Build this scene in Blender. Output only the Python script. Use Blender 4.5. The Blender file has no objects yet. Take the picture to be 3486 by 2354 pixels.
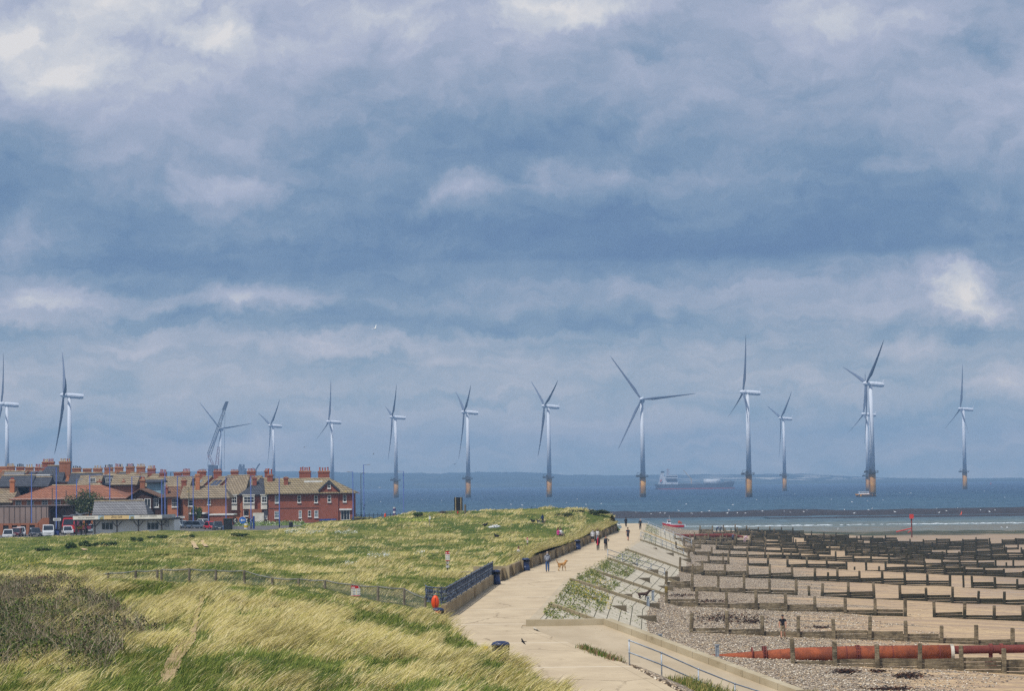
import bpy, math, random
import numpy as np
from mathutils import Vector, Matrix, Euler
random.seed(7)
RNG = np.random.default_rng(11)
SC = bpy.context.scene
COL = SC.collection
R = math.radians
# ------------------------------------------------------------------ camera
F = 8250.0                      # focal length in photograph pixels
CAMZ = 13.8
PITCH = math.atan((1645-1177)/F)
ROLL = 0.0122
PZ = 5.67                       # promenade level
GZ = 5.8                        # street level
fw = Vector((0, math.cos(PITCH), math.sin(PITCH)))
U0 = Vector((0, -math.sin(PITCH), math.cos(PITCH)))
H0 = Vector((1, 0, 0))
rt = H0*math.cos(ROLL) - U0*math.sin(ROLL)
up = H0*math.sin(ROLL) + U0*math.cos(ROLL)
CP = Vector((0, 0, CAMZ))
def ray(px, py):
    return fw + rt*((px-1743)/F) + up*((1177-py)/F)
def at(px, py, d):              # the point seen at a photo pixel, d metres down the view
    v = ray(px, py); return CP + v*(d/v.y)
def W(px, py, z):               # the point seen at a photo pixel on the level z
    v = ray(px, py); return CP + v*((z-CAMZ)/v.z)
cam = bpy.data.cameras.new('camera'); co = bpy.data.objects.new('camera', cam); COL.objects.link(co)
cam.sensor_width = 36; cam.lens = F/3486*36; cam.clip_end = 30000; cam.clip_start = 1
co.matrix_world = Matrix(((rt.x, up.x, -fw.x, 0), (rt.y, up.y, -fw.y, 0), (rt.z, up.z, -fw.z, CAMZ), (0, 0, 0, 1)))
SC.camera = co
# ------------------------------------------------------------------ mesh builder
class MB:
    def __init__(s): s.v = []; s.f = []; s.m = []; s.mi = 0
    def add(s, vs, fs, mi=None):
        o = len(s.v); s.v += [tuple(v) for v in vs]
        for f in fs: s.f.append(tuple(i+o for i in f)); s.m.append(s.mi if mi is None else mi)
        return s
    def hexa(s, b, t, mi=None):     # bottom 4 (ccw), top 4
        return s.add(list(b)+list(t), [(3,2,1,0),(4,5,6,7),(0,1,5,4),(1,2,6,5),(2,3,7,6),(3,0,4,7)], mi)
    def box(s, x0, y0, z0, x1, y1, z1, mi=None):
        return s.hexa([(x0,y0,z0),(x1,y0,z0),(x1,y1,z0),(x0,y1,z0)], [(x0,y0,z1),(x1,y0,z1),(x1,y1,z1),(x0,y1,z1)], mi)
    def cbox(s, c, sx, sy, sz, rz=0, mi=None, tap=1.0):   # box standing on c
        ca, sa = math.cos(rz), math.sin(rz)
        def q(k, z): return [(c[0]+ca*x*k-sa*y*k, c[1]+sa*x*k+ca*y*k, c[2]+z) for x, y in ((-sx/2,-sy/2),(sx/2,-sy/2),(sx/2,sy/2),(-sx/2,sy/2))]
        return s.hexa(q(1, 0), q(tap, sz), mi)
    def bar(s, p, q, w, h=None, mi=None):    # beam between two points
        p, q = Vector(p), Vector(q); h = h or w
        d = (q-p).normalized(); a = d.cross(Vector((0,0,1)))
        a = Vector((1,0,0)) if a.length < 1e-4 else a.normalized()
        b = a.cross(d)
        k = [a*(-w/2)-b*(h/2), a*(w/2)-b*(h/2), a*(w/2)+b*(h/2), a*(-w/2)+b*(h/2)]
        return s.hexa([p+i for i in k], [q+i for i in k], mi)
    def tube(s, pts, r, n=8, cap=True, mi=None):
        pts = [Vector(p) for p in pts]; rs = r if isinstance(r, (list, tuple)) else [r]*len(pts)
        vs = []; fs = []; pa = None
        for i, p in enumerate(pts):
            d = (pts[min(i+1, len(pts)-1)]-pts[max(i-1, 0)]).normalized()
            a = pa - d*pa.dot(d) if pa is not None else d.cross(Vector((0,0,1)))
            if a.length < 1e-4: a = d.cross(Vector((1,0,0)))
            a.normalize(); pa = a; b = d.cross(a)
            for k in range(n):
                t = 2*math.pi*k/n; vs.append(p+(a*math.cos(t)+b*math.sin(t))*rs[i])
        for i in range(len(pts)-1):
            for k in range(n):
                k2 = (k+1) % n; fs.append((i*n+k, i*n+k2, (i+1)*n+k2, (i+1)*n+k))
        if cap:
            fs.append(tuple(range(n))[::-1]); fs.append(tuple((len(pts)-1)*n+k for k in range(n)))
        return s.add(vs, fs, mi)
    def lathe(s, c, prof, n=12, mi=None):    # prof: (r, z)
        vs = [(c[0]+r*math.cos(2*math.pi*k/n), c[1]+r*math.sin(2*math.pi*k/n), c[2]+z) for r, z in prof for k in range(n)]
        fs = [(i*n+k, i*n+(k+1) % n, (i+1)*n+(k+1) % n, (i+1)*n+k) for i in range(len(prof)-1) for k in range(n)]
        fs.append(tuple(range(n))[::-1]); fs.append(tuple((len(prof)-1)*n+k for k in range(n)))
        return s.add(vs, fs, mi)
    def ball(s, c, rx, ry=None, rz=None, n=8, m=6, jit=0, mi=None):
        ry = ry or rx; rz = rz or rx; vs = []; fs = []
        for i in range(m+1):
            t = math.pi*i/m
            for k in range(n):
                p = 2*math.pi*k/n; j = 1+random.uniform(-jit, jit)
                vs.append((c[0]+rx*j*math.sin(t)*math.cos(p), c[1]+ry*j*math.sin(t)*math.sin(p), c[2]+rz*j*math.cos(t)))
        for i in range(m):
            for k in range(n): fs.append((i*n+k, (i+1)*n+k, (i+1)*n+(k+1) % n, i*n+(k+1) % n))
        return s.add(vs, fs, mi)
    def prism(s, poly, y0, y1, mi=None, axis='y'):    # polygon of (x,z) pushed along y (or of (y,z) along x)
        n = len(poly)
        g = (lambda a, b, c: (a, c, b)) if axis == 'y' else (lambda a, b, c: (c, a, b))
        vs = [g(a, b, y0) for a, b in poly]+[g(a, b, y1) for a, b in poly]
        fs = [tuple(range(n)), tuple(range(n, 2*n))[::-1]]+[(i, n+i, n+(i+1) % n, (i+1) % n) for i in range(n)]
        return s.add(vs, fs, mi)
    def quad(s, a, b, c, d, mi=None): return s.add([a, b, c, d], [(0,1,2,3)], mi)
def props(o, label=None, cat=None, group=None, kind=None):
    if label: o['label'] = label
    if cat: o['category'] = cat
    if group: o['group'] = group
    if kind: o['kind'] = kind
    return o
def obj(name, mb, mats, parent=None, smooth=False, org=None, fix=True):
    me = bpy.data.meshes.new(name)
    v = mb.v
    if org is None and parent is not None:
        r = parent
        while r.parent: r = r.parent
        org = r.get('_o')
    if org is not None: v = [(a-org[0], b-org[1], c-org[2]) for a, b, c in v]
    me.from_pydata(v, [], mb.f)
    for m in (mats if isinstance(mats, (list, tuple)) else [mats]): me.materials.append(m)
    if any(mb.m): me.polygons.foreach_set('material_index', mb.m)
    if fix:
        import bmesh
        bm = bmesh.new(); bm.from_mesh(me); bmesh.ops.recalc_face_normals(bm, faces=bm.faces); bm.to_mesh(me); bm.free()
    if smooth: me.polygons.foreach_set('use_smooth', [True]*len(me.polygons))
    o = bpy.data.objects.new(name, me); COL.objects.link(o)
    if parent: o.parent = parent
    return o
ROOTS = []
def thing(name, label, cat, loc=(0,0,0), rz=0, group=None, world=False):
    """an Empty at the thing's base; world=True: its parts are given in world coordinates"""
    o = bpy.data.objects.new(name, None); COL.objects.link(o); o.empty_display_size = .2
    o.location = loc; o.rotation_euler = (0, 0, rz)
    if world: o['_o'] = tuple(loc); ROOTS.append(o)
    return props(o, label, cat, group)
def copy_thing(r, loc, rz=0, label=None, group=None, scale=1):
    def cp(o, p):
        c = o.copy(); COL.objects.link(c)
        if p: c.parent = p
        for ch in [x for x in KIDS.get(o.name, [])]: cp(ch, c)
        return c
    KIDS = {}
    for o in COL.objects:
        if o.parent: KIDS.setdefault(o.parent.name, []).append(o)
    c = cp(r, None); c.location = loc; c.rotation_euler = (0, 0, rz); c.scale = (scale,)*3
    return props(c, label, None, group)
# ------------------------------------------------------------------ numpy noise
def vnoise(x, y, seed=0):
    x = np.asarray(x, float); y = np.asarray(y, float)
    xi = np.floor(x).astype(np.int64); yi = np.floor(y).astype(np.int64); xf = x-xi; yf = y-yi
    def h(a, b):
        n = (a*374761393 + b*668265263 + seed*1442695041) & 0x7fffffff
        n = ((n ^ (n >> 13))*1274126177) & 0x7fffffff
        return ((n ^ (n >> 16)) & 0xffff)/65535.0
    u = xf*xf*(3-2*xf); v = yf*yf*(3-2*yf)
    return (h(xi, yi)*(1-u)+h(xi+1, yi)*u)*(1-v) + (h(xi, yi+1)*(1-u)+h(xi+1, yi+1)*u)*v
def fbm(x, y, seed=0, o=4):
    s = 0; a = .5; t = 0
    for i in range(o): s = s+a*vnoise(x*2**i+i*17.3, y*2**i-i*9.1, seed+i); t += a; a *= .5
    return s/t
def sstep(x, a, b):
    t = np.clip((np.asarray(x, float)-a)/(b-a), 0, 1); return t*t*(3-2*t)
def lerp(xs, ys): return lambda d: np.interp(d, xs, ys)
def hx(c):      # sRGB 0-255 -> linear
    f = lambda u: (u/255/12.92 if u/255 <= .04045 else ((u/255+.055)/1.055)**2.4)
    return tuple(f(u) for u in c)
# ------------------------------------------------------------------ materials
class NT:
    def __init__(s, nt): s.nt = nt; s.L = nt.links
    def n(s, t, **kw):
        nd = s.nt.nodes.new(t)
        for k, v in kw.items():
            if k.startswith('_'): setattr(nd, k[1:], v)
        return nd
    def set(s, nd, i, v):
        if isinstance(v, bpy.types.NodeSocket): s.L.new(v, nd.inputs[i])
        elif v is not None: nd.inputs[i].default_value = v
    def math(s, op, a, b=None, c=None, clamp=False):
        nd = s.nt.nodes.new('ShaderNodeMath'); nd.operation = op; nd.use_clamp = clamp
        for i, v in enumerate((a, b, c)): s.set(nd, i, v)
        return nd.outputs[0]
    def vm(s, op, a, b=None, out=0):
        nd = s.nt.nodes.new('ShaderNodeVectorMath'); nd.operation = op
        for i, v in enumerate((a, b)): s.set(nd, i, v)
        return nd.outputs[out]
    def mix(s, f, a, b, bt='MIX'):
        nd = s.nt.nodes.new('ShaderNodeMix'); nd.data_type = 'RGBA'; nd.blend_type = bt
        s.set(nd, 0, f)
        for i, v in ((6, a), (7, b)):
            if isinstance(v, tuple) and len(v) == 3: v = v+(1,)
            s.set(nd, i, v)
        return nd.outputs[2]
    def noise(s, vec, scale, det=4, rough=.55, dist=0, out=0):
        nd = s.nt.nodes.new('ShaderNodeTexNoise'); s.set(nd, 'Vector', vec)
        nd.inputs['Scale'].default_value = scale; nd.inputs['Detail'].default_value = det
        nd.inputs['Roughness'].default_value = rough; nd.inputs['Distortion'].default_value = dist
        return nd.outputs[out]
    def mr(s, v, a, b, c=0., d=1., smooth=True):
        nd = s.nt.nodes.new('ShaderNodeMapRange'); nd.interpolation_type = 'SMOOTHSTEP' if smooth else 'LINEAR'
        for i, k in enumerate((v, a, b, c, d)): s.set(nd, i, k)
        return nd.outputs[0]
    def ramp(s, f, stops, interp='LINEAR'):
        nd = s.nt.nodes.new('ShaderNodeValToRGB'); e = nd.color_ramp.elements; nd.color_ramp.interpolation = interp
        while len(e) < len(stops): e.new(.5)
        for i, (p, c) in enumerate(stops): e[i].position = p; e[i].color = tuple(c)+(1,)
        s.set(nd, 0, f); return nd.outputs[0]
    def sep(s, v):
        nd = s.nt.nodes.new('ShaderNodeSeparateXYZ'); s.set(nd, 0, v); return nd.outputs
    def comb(s, x, y, z):
        nd = s.nt.nodes.new('ShaderNodeCombineXYZ')
        for i, v in enumerate((x, y, z)): s.set(nd, i, v)
        return nd.outputs[0]
MATS = {}
def newmat(name):
    m = bpy.data.materials.new(name); m.use_nodes = True
    t = NT(m.node_tree); b = m.node_tree.nodes['Principled BSDF']
    return m, t, b
def pos(t): return t.n('ShaderNodeNewGeometry').outputs['Position']
def bump(t, b, h, st=.4, dist=.05):
    nd = t.n('ShaderNodeBump'); t.set(nd, 'Height', h); nd.inputs['Strength'].default_value = st; nd.inputs['Distance'].default_value = dist
    t.L.new(nd.outputs[0], b.inputs['Normal'])
def mat(name, c, c2=None, scale=2., rough=.8, bp=0, metal=0, spec=.4, det=5, lo=.35, hi=.65, coat=0):
    """one plain paint, wood, stone ... : two tones broken up by noise"""
    if name in MATS: return MATS[name]
    m, t, b = newmat(name)
    c = hx(c); c2 = hx(c2) if c2 else tuple(u*.72 for u in c)
    p = pos(t); n = t.noise(p, scale, det, .6)
    t.L.new(t.mix(t.mr(n, lo, hi), c2, c), b.inputs['Base Color'])
    b.inputs['Roughness'].default_value = rough; b.inputs['Metallic'].default_value = metal
    b.inputs['Specular IOR Level'].default_value = spec
    if coat: b.inputs['Coat Weight'].default_value = coat
    if bp: bump(t, b, t.noise(p, scale*6, 4), bp, .03)
    MATS[name] = m; return m
def brick(name, c1, c2, mortar, sc=1.0, rowh=.09, bw=.26, msize=.012, spots=None, rough=.9, vscale=1.0):
    if name in MATS: return MATS[name]
    m, t, b = newmat(name); x, y, z = t.sep(pos(t))
    v = t.comb(t.math('ADD', x, y), t.math('MULTIPLY', z, vscale), 0.)
    nd = t.n('ShaderNodeTexBrick'); t.set(nd, 'Vector', v)
    nd.inputs['Color1'].default_value = hx(c1)+(1,); nd.inputs['Color2'].default_value = hx(c2)+(1,); nd.inputs['Mortar'].default_value = hx(mortar)+(1,)
    nd.inputs['Scale'].default_value = sc; nd.inputs['Mortar Size'].default_value = msize
    nd.inputs['Brick Width'].default_value = bw; nd.inputs['Row Height'].default_value = rowh
    n = t.noise(pos(t), .5, 6, .65); c = t.mix(t.mr(n, .3, .75), nd.outputs[0], (.5, .5, .5, 1), 'MULTIPLY')
    c = t.mix(.35, nd.outputs[0], c)
    if spots: c = t.mix(t.mr(t.noise(pos(t), spots[1], 6, .7), spots[2], spots[2]+.12), c, hx(spots[0])+(1,))
    t.L.new(c, b.inputs['Base Color']); b.inputs['Roughness'].default_value = rough; b.inputs['Specular IOR Level'].default_value = .2
    bump(t, b, nd.outputs[1], .5, -.02)
    MATS[name] = m; return m
# ------------------------------------------------------------------ sun and clouded sky
SUN = Vector((-.38, -.50, 1.0)).normalized()
w = bpy.data.worlds.new('World'); SC.world = w; w.use_nodes = True
def build_world():
    nt = w.node_tree; nt.nodes.clear(); t = NT(nt)
    tc = t.n('ShaderNodeTexCoord').outputs['Generated']
    x, y, z = t.sep(tc)
    u = t.math('ARCTAN2', x, y); v = t.math('ARCSINE', z)
    K = 1000.0
    p0 = t.comb(t.math('MULTIPLY', u, 10.), t.math('MULTIPLY', v, 10.), 0.)
    # slow swirl that breaks the outline of every cloud, finer towards the top of the sky where the clouds are nearer
    wn = t.vm('SUBTRACT', t.noise(p0, 2.2, 7, .62, .3, out=1), (.5, .5, .5))
    wf = t.vm('SUBTRACT', t.noise(p0, 11., 5, .65, .2, out=1), (.5, .5, .5))
    p = t.vm('ADD', t.vm('ADD', p0, t.vm('MULTIPLY', wn, (.52, .30, 0))), t.vm('MULTIPLY', wf, (.13, .085, 0)))
    def px(a, b): return ((a-1743)/F*10, ((1645-.0122*(a-1743))-b)/F*10)
    base = t.ramp(t.math('MULTIPLY', v, 2.5), [(0, (.445,)*3), (.06, (.48,)*3), (.13, (.44,)*3), (.19, (.35,)*3), (.235, (.24,)*3),
                                                (.30, (.29,)*3), (.38, (.44,)*3), (.47, (.60,)*3), (.62, (.58,)*3), (1, (.5,)*3)])
    B = t.math('MULTIPLY', base, 1.)
    # long flat bars of cloud low over the horizon
    st = t.noise(t.vm('MULTIPLY', p, (.55, 6.5, 1)), 1.0, 6, .6, .2)
    low = t.mr(v, .16, .05)
    B = t.math('ADD', B, t.math('MULTIPLY', t.math('SUBTRACT', st, .5), t.math('MULTIPLY', low, .95)))
    # broad heaps
    bg = t.noise(t.vm('MULTIPLY', p, (.9, 1.7, 1)), 1.7, 8, .58, .25)
    B = t.math('ADD', B, t.math('MULTIPLY', t.math('SUBTRACT', bg, .5), .52))
    fn = t.noise(t.vm('MULTIPLY', p, (1, 1.5, 1)), 6., 7, .6, .4)
    B = t.math('ADD', B, t.math('MULTIPLY', t.math('SUBTRACT', fn, .5), .17))
    # sunlit edges: the cloud field against itself a little way towards the light
    pr = t.vm('MULTIPLY', p, (1, 1.75, 1))
    r1 = t.noise(pr, 1.25, 7, .56, .15); r2 = t.noise(t.vm('ADD', pr, (-.045, .085, 0)), 1.25, 7, .56, .15)
    B = t.math('ADD', B, t.math('MULTIPLY', t.math('SUBTRACT', r1, r2), t.mr(v, .0, .13, .6, 1.05)))
    feats = [(350,120,800,260,.10),(60,170,120,90,.28),(240,250,170,95,.34),(400,40,300,80,.2),(760,130,130,80,.38),(500,380,800,240,.16),(1500,90,330,120,.15),
             (1900,30,260,90,.44),(2900,80,350,140,.15),(3350,190,160,60,-.2),(100,560,200,120,-.22),(420,590,480,120,.10),(760,660,180,62,.28),
             (1590,660,130,85,.34),(1320,600,120,70,.1),(2060,595,260,80,.2),(1870,620,60,70,.14),(1650,470,620,130,-.16),(2600,400,500,150,-.04),
             (3300,520,420,260,.14),(2350,800,1200,130,-.20),(2700,880,900,60,-.10),(60,830,240,100,.22),(130,1050,230,80,.46),(900,1020,210,62,.42),
             (1300,1100,420,70,-.16),(1950,1090,380,90,-.16),(3280,1010,120,95,.56),(3050,1060,420,90,.12),(2500,980,900,50,.06),(700,900,520,50,-.14),
             (2380,1195,120,60,.2),(1490,1240,110,50,.16),(1000,1190,500,45,.12),(3390,1330,110,60,.18),(2720,1310,260,40,.14),(850,1530,330,50,.2),(600,980,700,26,-.1),
             (2050,1430,420,40,.1),(3000,680,380,90,.05),(2250,120,260,90,-.12),(1260,150,120,120,-.1),(2230,250,110,50,.12),(3450,950,100,70,-.1),
             (2240,1075,60,40,.14),(1110,1165,70,40,.16),(3130,1180,60,60,.14),(2300,1460,200,22,.08),(1700,1340,300,26,.06)]
    for (a, b, sx, sy, amp) in feats:
        cx, cy = px(a, b)
        g = t.n('ShaderNodeTexGradient'); g.gradient_type = 'SPHERICAL'; t.set(g, 'Vector', p)
        kx, ky = F/13.5/sx, F/13.5/sy
        g.texture_mapping.scale = (kx, ky, 1); g.texture_mapping.translation = (-cx*kx, -cy*ky, 0)
        B = t.math('MULTIPLY_ADD', g.outputs[1], amp*1.15, B)
    # the ragged flat base of the long dark bank
    vb = t.math('SUBTRACT', t.math('MULTIPLY', v, 10.), t.math('MULTIPLY', u, .18))
    edge = t.mr(t.math('ADD', vb, t.math('MULTIPLY', t.math('SUBTRACT', st, .5), .10)), .885, .93)
    right = t.mr(u, -.09, .0)
    B = t.math('MULTIPLY_ADD', t.math('MULTIPLY', t.math('SUBTRACT', 1., edge), t.mr(v, .06, .088)), t.math('MULTIPLY', right, .17), B)
    colr = t.ramp(B, [(0, hx((99,127,165))), (.16, hx((108,136,170))), (.32, hx((127,151,179))), (.5, hx((157,170,193))),
                      (.66, hx((178,185,206))), (.85, hx((208,211,219))), (1, hx((233,230,229)))])
    hz = t.mr(v, .10, .0)
    colr = t.mix(hz, colr, t.mix(1., colr, (1.95, 1.62, 1.20, 1), 'MULTIPLY'))
    back = t.math('GREATER_THAN', z, -.02)
    colr = t.mix(back, hx((120,140,150)), colr)
    sky = t.n('ShaderNodeTexSky'); sky.sky_type = 'NISHITA'; sky.sun_disc = False
    sky.sun_elevation = math.asin(SUN.z); sky.sun_rotation = math.atan2(SUN.x, SUN.y)
    b1 = t.n('ShaderNodeBackground'); t.L.new(sky.outputs[0], b1.inputs[0]); b1.inputs[1].default_value = .06
    b2 = t.n('ShaderNodeBackground'); t.L.new(colr, b2.inputs[0]); b2.inputs[1].default_value = 1.0
    mx = t.n('ShaderNodeMixShader'); mx.inputs[0].default_value = .97
    t.L.new(b1.outputs[0], mx.inputs[1]); t.L.new(b2.outputs[0], mx.inputs[2])
    out = t.n('ShaderNodeOutputWorld'); t.L.new(mx.outputs[0], out.inputs[0])
build_world()
w.cycles.sampling_method = 'MANUAL'; w.cycles.sample_map_resolution = 256
sl = bpy.data.lights.new('sun', 'SUN'); sl.energy = 3.7; sl.angle = R(.55); sl.color = (1, .95, .87)
so = bpy.data.objects.new('sun', sl); COL.objects.link(so); so.rotation_euler = SUN.to_track_quat('Z', 'Y').to_euler()
SC.view_settings.view_transform = 'Standard'; SC.view_settings.look = 'None'; SC.view_settings.exposure = 0; SC.view_settings.gamma = 1
SC.cycles.volume_bounces = 0; SC.cycles.max_bounces = 5; SC.cycles.diffuse_bounces = 2; SC.cycles.glossy_bounces = 2
SC.cycles.transparent_max_bounces = 12; SC.cycles.transmission_bounces = 2; SC.cycles.use_adaptive_sampling = False
SC.cycles.adaptive_threshold = .02; SC.cycles.use_denoising = False
# ------------------------------------------------------------------ the lie of the land
XL = lerp([40, 70, 85, 94, 105, 125, 144, 150, 194, 226, 252, 290, 321, 357, 393, 430, 470], [7, 4.6, 3.4, 1.5, -.35, -3.0, -4.5, -4.0, -1.75, .85, 3.6, 7.1, 9.7, 13.1, 16.3, 19.2, 20.5])
XR = lerp([40, 93.7, 107.9, 136.6, 142, 159.7, 200, 218, 286, 333, 456, 470, 700], [13, 6.2, 4.9, .6, 1.0, 2.1, 4.4, 6.3, 12.9, 17.2, 24.6, 25.4, 40])
XS = lerp([40, 142, 200, 218, 286, 333, 456, 700], [-5.8, 1.0, 4.4, 6.3, 12.9, 17.2, 24.6, 40])      # line the shore slopes away from
CTL = [(0,2354,74),(500,2354,76),(1000,2354,79),(1500,2354,84),(1950,2354,93.5),(0,2150,98),(500,2150,101),(1000,2130,112),(1300,2150,116),(1600,2150,125),(1800,2270,105),
 (0,2000,134),(300,1988,136),(600,2000,136),(850,2010,134),(1100,2050,133),(1250,2080,132),(1400,2075,143),
 (20,1995,156),(182,1985,156),(367,1975,156),(535,1981,156),(734,1987,156),(928,1997,156),(1107,2013,155),(1287,2060,152),(1447,2090,148.5),
 (0,1900,235),(0,1860,300),(0,1833,368),(250,1830,372),(400,1806,365),(550,1800,365),(700,1803,370),(900,1803,378),(1000,1790,390),(1100,1788,398),(1250,1782,400),(1340,1768,400),(1400,1754,392),(1500,1750,385),(1560,1747,385),
 (1650,1751,382),(1720,1745,380),(1800,1741,382),(1880,1738,382),(1960,1737,380),(2030,1741,388),(2070,1762,395),
 (500,1880,255),(500,1930,200),(300,1920,210),(900,1920,215),(900,1860,285),(1200,1900,240),(1200,1950,200),(1500,1960,196),(1500,1900,248),(1400,2000,172),(1600,1930,222),
 (1500,1830,310),(1200,1830,320),(1700,1830,305),(1850,1790,340),(1800,1895,233),(1870,1868,253),(2000,1830,312),(2060,1795,370),(1700,1940,224),(1640,1970,205)]
def _tps():
    P = []; Z = []
    for a, b, d in CTL:
        v = at(a, b, d); P.append((v.x, d*.6)); Z.append(v.z)
    for x, d, z in ((-25, 40, 8.2), (0, 50, 7.5), (-40, 90, 8.4), (-48, 150, 8.), (-75, 250, 7.4), (-100, 330, 6.6), (-118, 375, 6.1), (-40, 120, 8.6)):
        P.append((x, d*.6)); Z.append(z)
    P = np.array(P); Z = np.array(Z); n = len(P)
    r = np.linalg.norm(P[:, None]-P[None], axis=2); K = np.where(r > 0, r*r*np.log(r+1e-9), 0)+np.eye(n)*6.0
    A = np.zeros((n+3, n+3)); A[:n, :n] = K; A[:n, n] = 1; A[:n, n+1:] = P; A[n, :n] = 1; A[n+1:, :n] = P.T
    return P, np.linalg.solve(A, np.concatenate([Z, [0, 0, 0]]))
_P, _C = _tps()
def dune_z(x, y):
    x = np.atleast_1d(np.asarray(x, float)); y = np.atleast_1d(np.asarray(y, float)); n = len(_P); out = np.empty(x.shape)
    for i in range(0, len(x), 20000):
        q = np.stack([x[i:i+20000], y[i:i+20000]*.6], 1)
        r = np.linalg.norm(q[:, None]-_P[None], axis=2)
        out[i:i+20000] = np.where(r > 0, r*r*np.log(r+1e-9), 0)@_C[:n]+_C[n]+q@_C[n+1:]
    out = np.clip(out, 5.0, 10.5)
    far = sstep(y, 130, 190)
    hum = (fbm(x*.10, y*.06, 5, 3)-.5)*1.0+(fbm(x*.3, y*.2, 9, 3)-.5)*.5
    inner = sstep(XL(y)-x, .3, 3.)                       # no hummocks along the promenade
    out += hum*inner*(.35+.55*far)*(1-sstep(y, 372, 384)*sstep(-x, 60, 75))
    out = out+.5*np.exp(-((x+1.3)/1.4)**2-((y-96.5)/4.)**2)
    return dune_cut(x, y, out)
def dune_cut(x, y, out):
    out = out-.5*sstep(y, 335, 364)*sstep(-x, 28, 44)-.3*sstep(y, 315, 335)*sstep(-x, 56, 68)
    t = sstep(y, 388, 410)*sstep(-x, 34, 40)             # behind the crest: the street on the left, the shore on the right
    out = out*(1-t)+5.3*t
    t = sstep(y, 400, 455)*(1-sstep(-x, 30, 38))
    out = out*(1-t)+(-1.2)*t
    e = sstep(XL(y)-x, -.4, .6)
    wall = ((y > 228) & (y < 396))
    return np.where(wall, out, PZ-.25+(out-PZ+.25)*e)
def grid(name, ds, us, zf, m, xf, uv=False):
    """a ground sheet: rows of constant depth ds; xf(d, t) gives x for t in us"""
    ds = np.asarray(ds, float); us = np.asarray(us, float)
    D = np.repeat(ds, len(us)); T = np.tile(us, len(ds)); X = xf(D, T); Z = zf(X, D)
    n, k = len(us), len(ds)
    me = bpy.data.meshes.new(name)
    idx = np.arange(n*k).reshape(k, n)
    f = np.stack([idx[:-1, :-1], idx[:-1, 1:], idx[1:, 1:], idx[1:, :-1]], -1).reshape(-1, 4)
    me.vertices.add(n*k); me.vertices.foreach_set('co', np.stack([X, D, Z], 1).ravel())
    me.loops.add(f.size); me.loops.foreach_set('vertex_index', f.ravel()); me.polygons.add(len(f))
    me.polygons.foreach_set('loop_start', np.arange(len(f))*4); me.polygons.foreach_set('loop_total', np.full(len(f), 4))
    me.update(calc_edges=True); me.validate(); me.polygons.foreach_set('use_smooth', [True]*len(f)); me.materials.append(m)
    o = bpy.data.objects.new(name, me); COL.objects.link(o); return o
# soil and low turf of the dunes
def turf_mat():
    m, t, b = newmat('dune turf'); p = pos(t)
    n1 = t.noise(t.vm('MULTIPLY', p, (.10, .05, .3)), 1., 6, .6); n2 = t.noise(t.vm('MULTIPLY', p, (1, .5, 1)), 1.4, 6, .7); n3 = t.noise(p, 9., 4, .7)
    c = t.mix(t.mr(n1, .40, .60), hx((74,94,40)), hx((150,146,82)))
    c = t.mix(t.mr(n2, .45, .68), c, hx((110,118,48)))
    c = t.mix(t.mr(n3, .45, .7), c, hx((52,68,32)))
    t.L.new(c, b.inputs['Base Color']); b.inputs['Roughness'].default_value = .95; b.inputs['Specular IOR Level'].default_value = .1
    bump(t, b, n3, .8, .2); return m
TURF = turf_mat()
dd = np.concatenate([np.arange(40, 160, 1.0), np.arange(160, 470, 1.6)])
o = grid('dunes', dd, np.linspace(0, 1, 130), dune_z, TURF, lambda D, T: (-.30*D-6)*(1-T)+(XL(D)+np.where((D > 226) & (D < 396), -.12, .5))*T)
props(o, kind='structure')
# promenade
def conc(name, c, c2, joints=None, stain=(90,80,66), st=.35):
    m, t, b = newmat(name); p = pos(t)
    n1 = t.noise(t.vm('MULTIPLY', p, (.5, .25, .5)), 1., 6, .6); n2 = t.noise(p, 30., 3, .7); n3 = t.noise(t.vm('MULTIPLY', p, (.7, .3, .7)), 1.7, 7, .7)
    k = t.mix(t.mr(n1, .3, .7), hx(c), hx(c2)); k = t.mix(t.mr(n3, .58, .75, 0, st), k, hx(stain)); k = t.mix(t.mr(n2, .5, .8, 0, .35), k, hx(stain))
    if joints:
        ve = t.n('ShaderNodeTexVoronoi'); ve.feature = 'DISTANCE_TO_EDGE'; t.set(ve, 'Vector', t.vm('ADD', t.vm('MULTIPLY', p, (.22, .10, .2)), t.vm('MULTIPLY', t.noise(p, .8, 5, .7, out=1), (.25, .12, 0)))); ve.inputs['Scale'].default_value = 1.
        k = t.mix(t.math('MULTIPLY', t.math('LESS_THAN', ve.outputs['Distance'], .010), t.mr(t.noise(p, .12, 2), .45, .6, 0, .6)), k, hx((112,96,74)))
        x, y, z = t.sep(p); fr = t.math('FRACT', t.math('DIVIDE', t.math('ADD', y, joints[1]), joints[0]))
        ln = t.math('LESS_THAN', fr, .34/joints[0]); k = t.mix(t.math('MULTIPLY', ln, .6), k, hx((216,204,184)))
    t.L.new(k, b.inputs['Base Color']); b.inputs['Roughness'].default_value = .92; b.inputs['Specular IOR Level'].default_value = .2
    bump(t, b, n2, .25, .02); return m
PROM = conc('promenade concrete', (200,182,152), (184,166,138), (16.5, 8.5), (120,104,80), .6)
CONC = conc('weathered sea wall concrete', (176,162,134), (146,132,106), None, (100,90,70), .6)
BLOCK = conc('dark aggregate concrete', (120,110,92), (92,84,68), None, (58,54,44), .8)
o = grid('promenade', np.concatenate([np.arange(40, 200, 2.), np.arange(200, 472, 3.)]), np.linspace(0, 1, 8), lambda X, D: np.full(X.shape, PZ), PROM,
         lambda D, T: (XL(D)-np.where(D < 226, 1.6, .1))*(1-T)+(XR(D)-.35)*T)
props(o, kind='structure')
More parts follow.
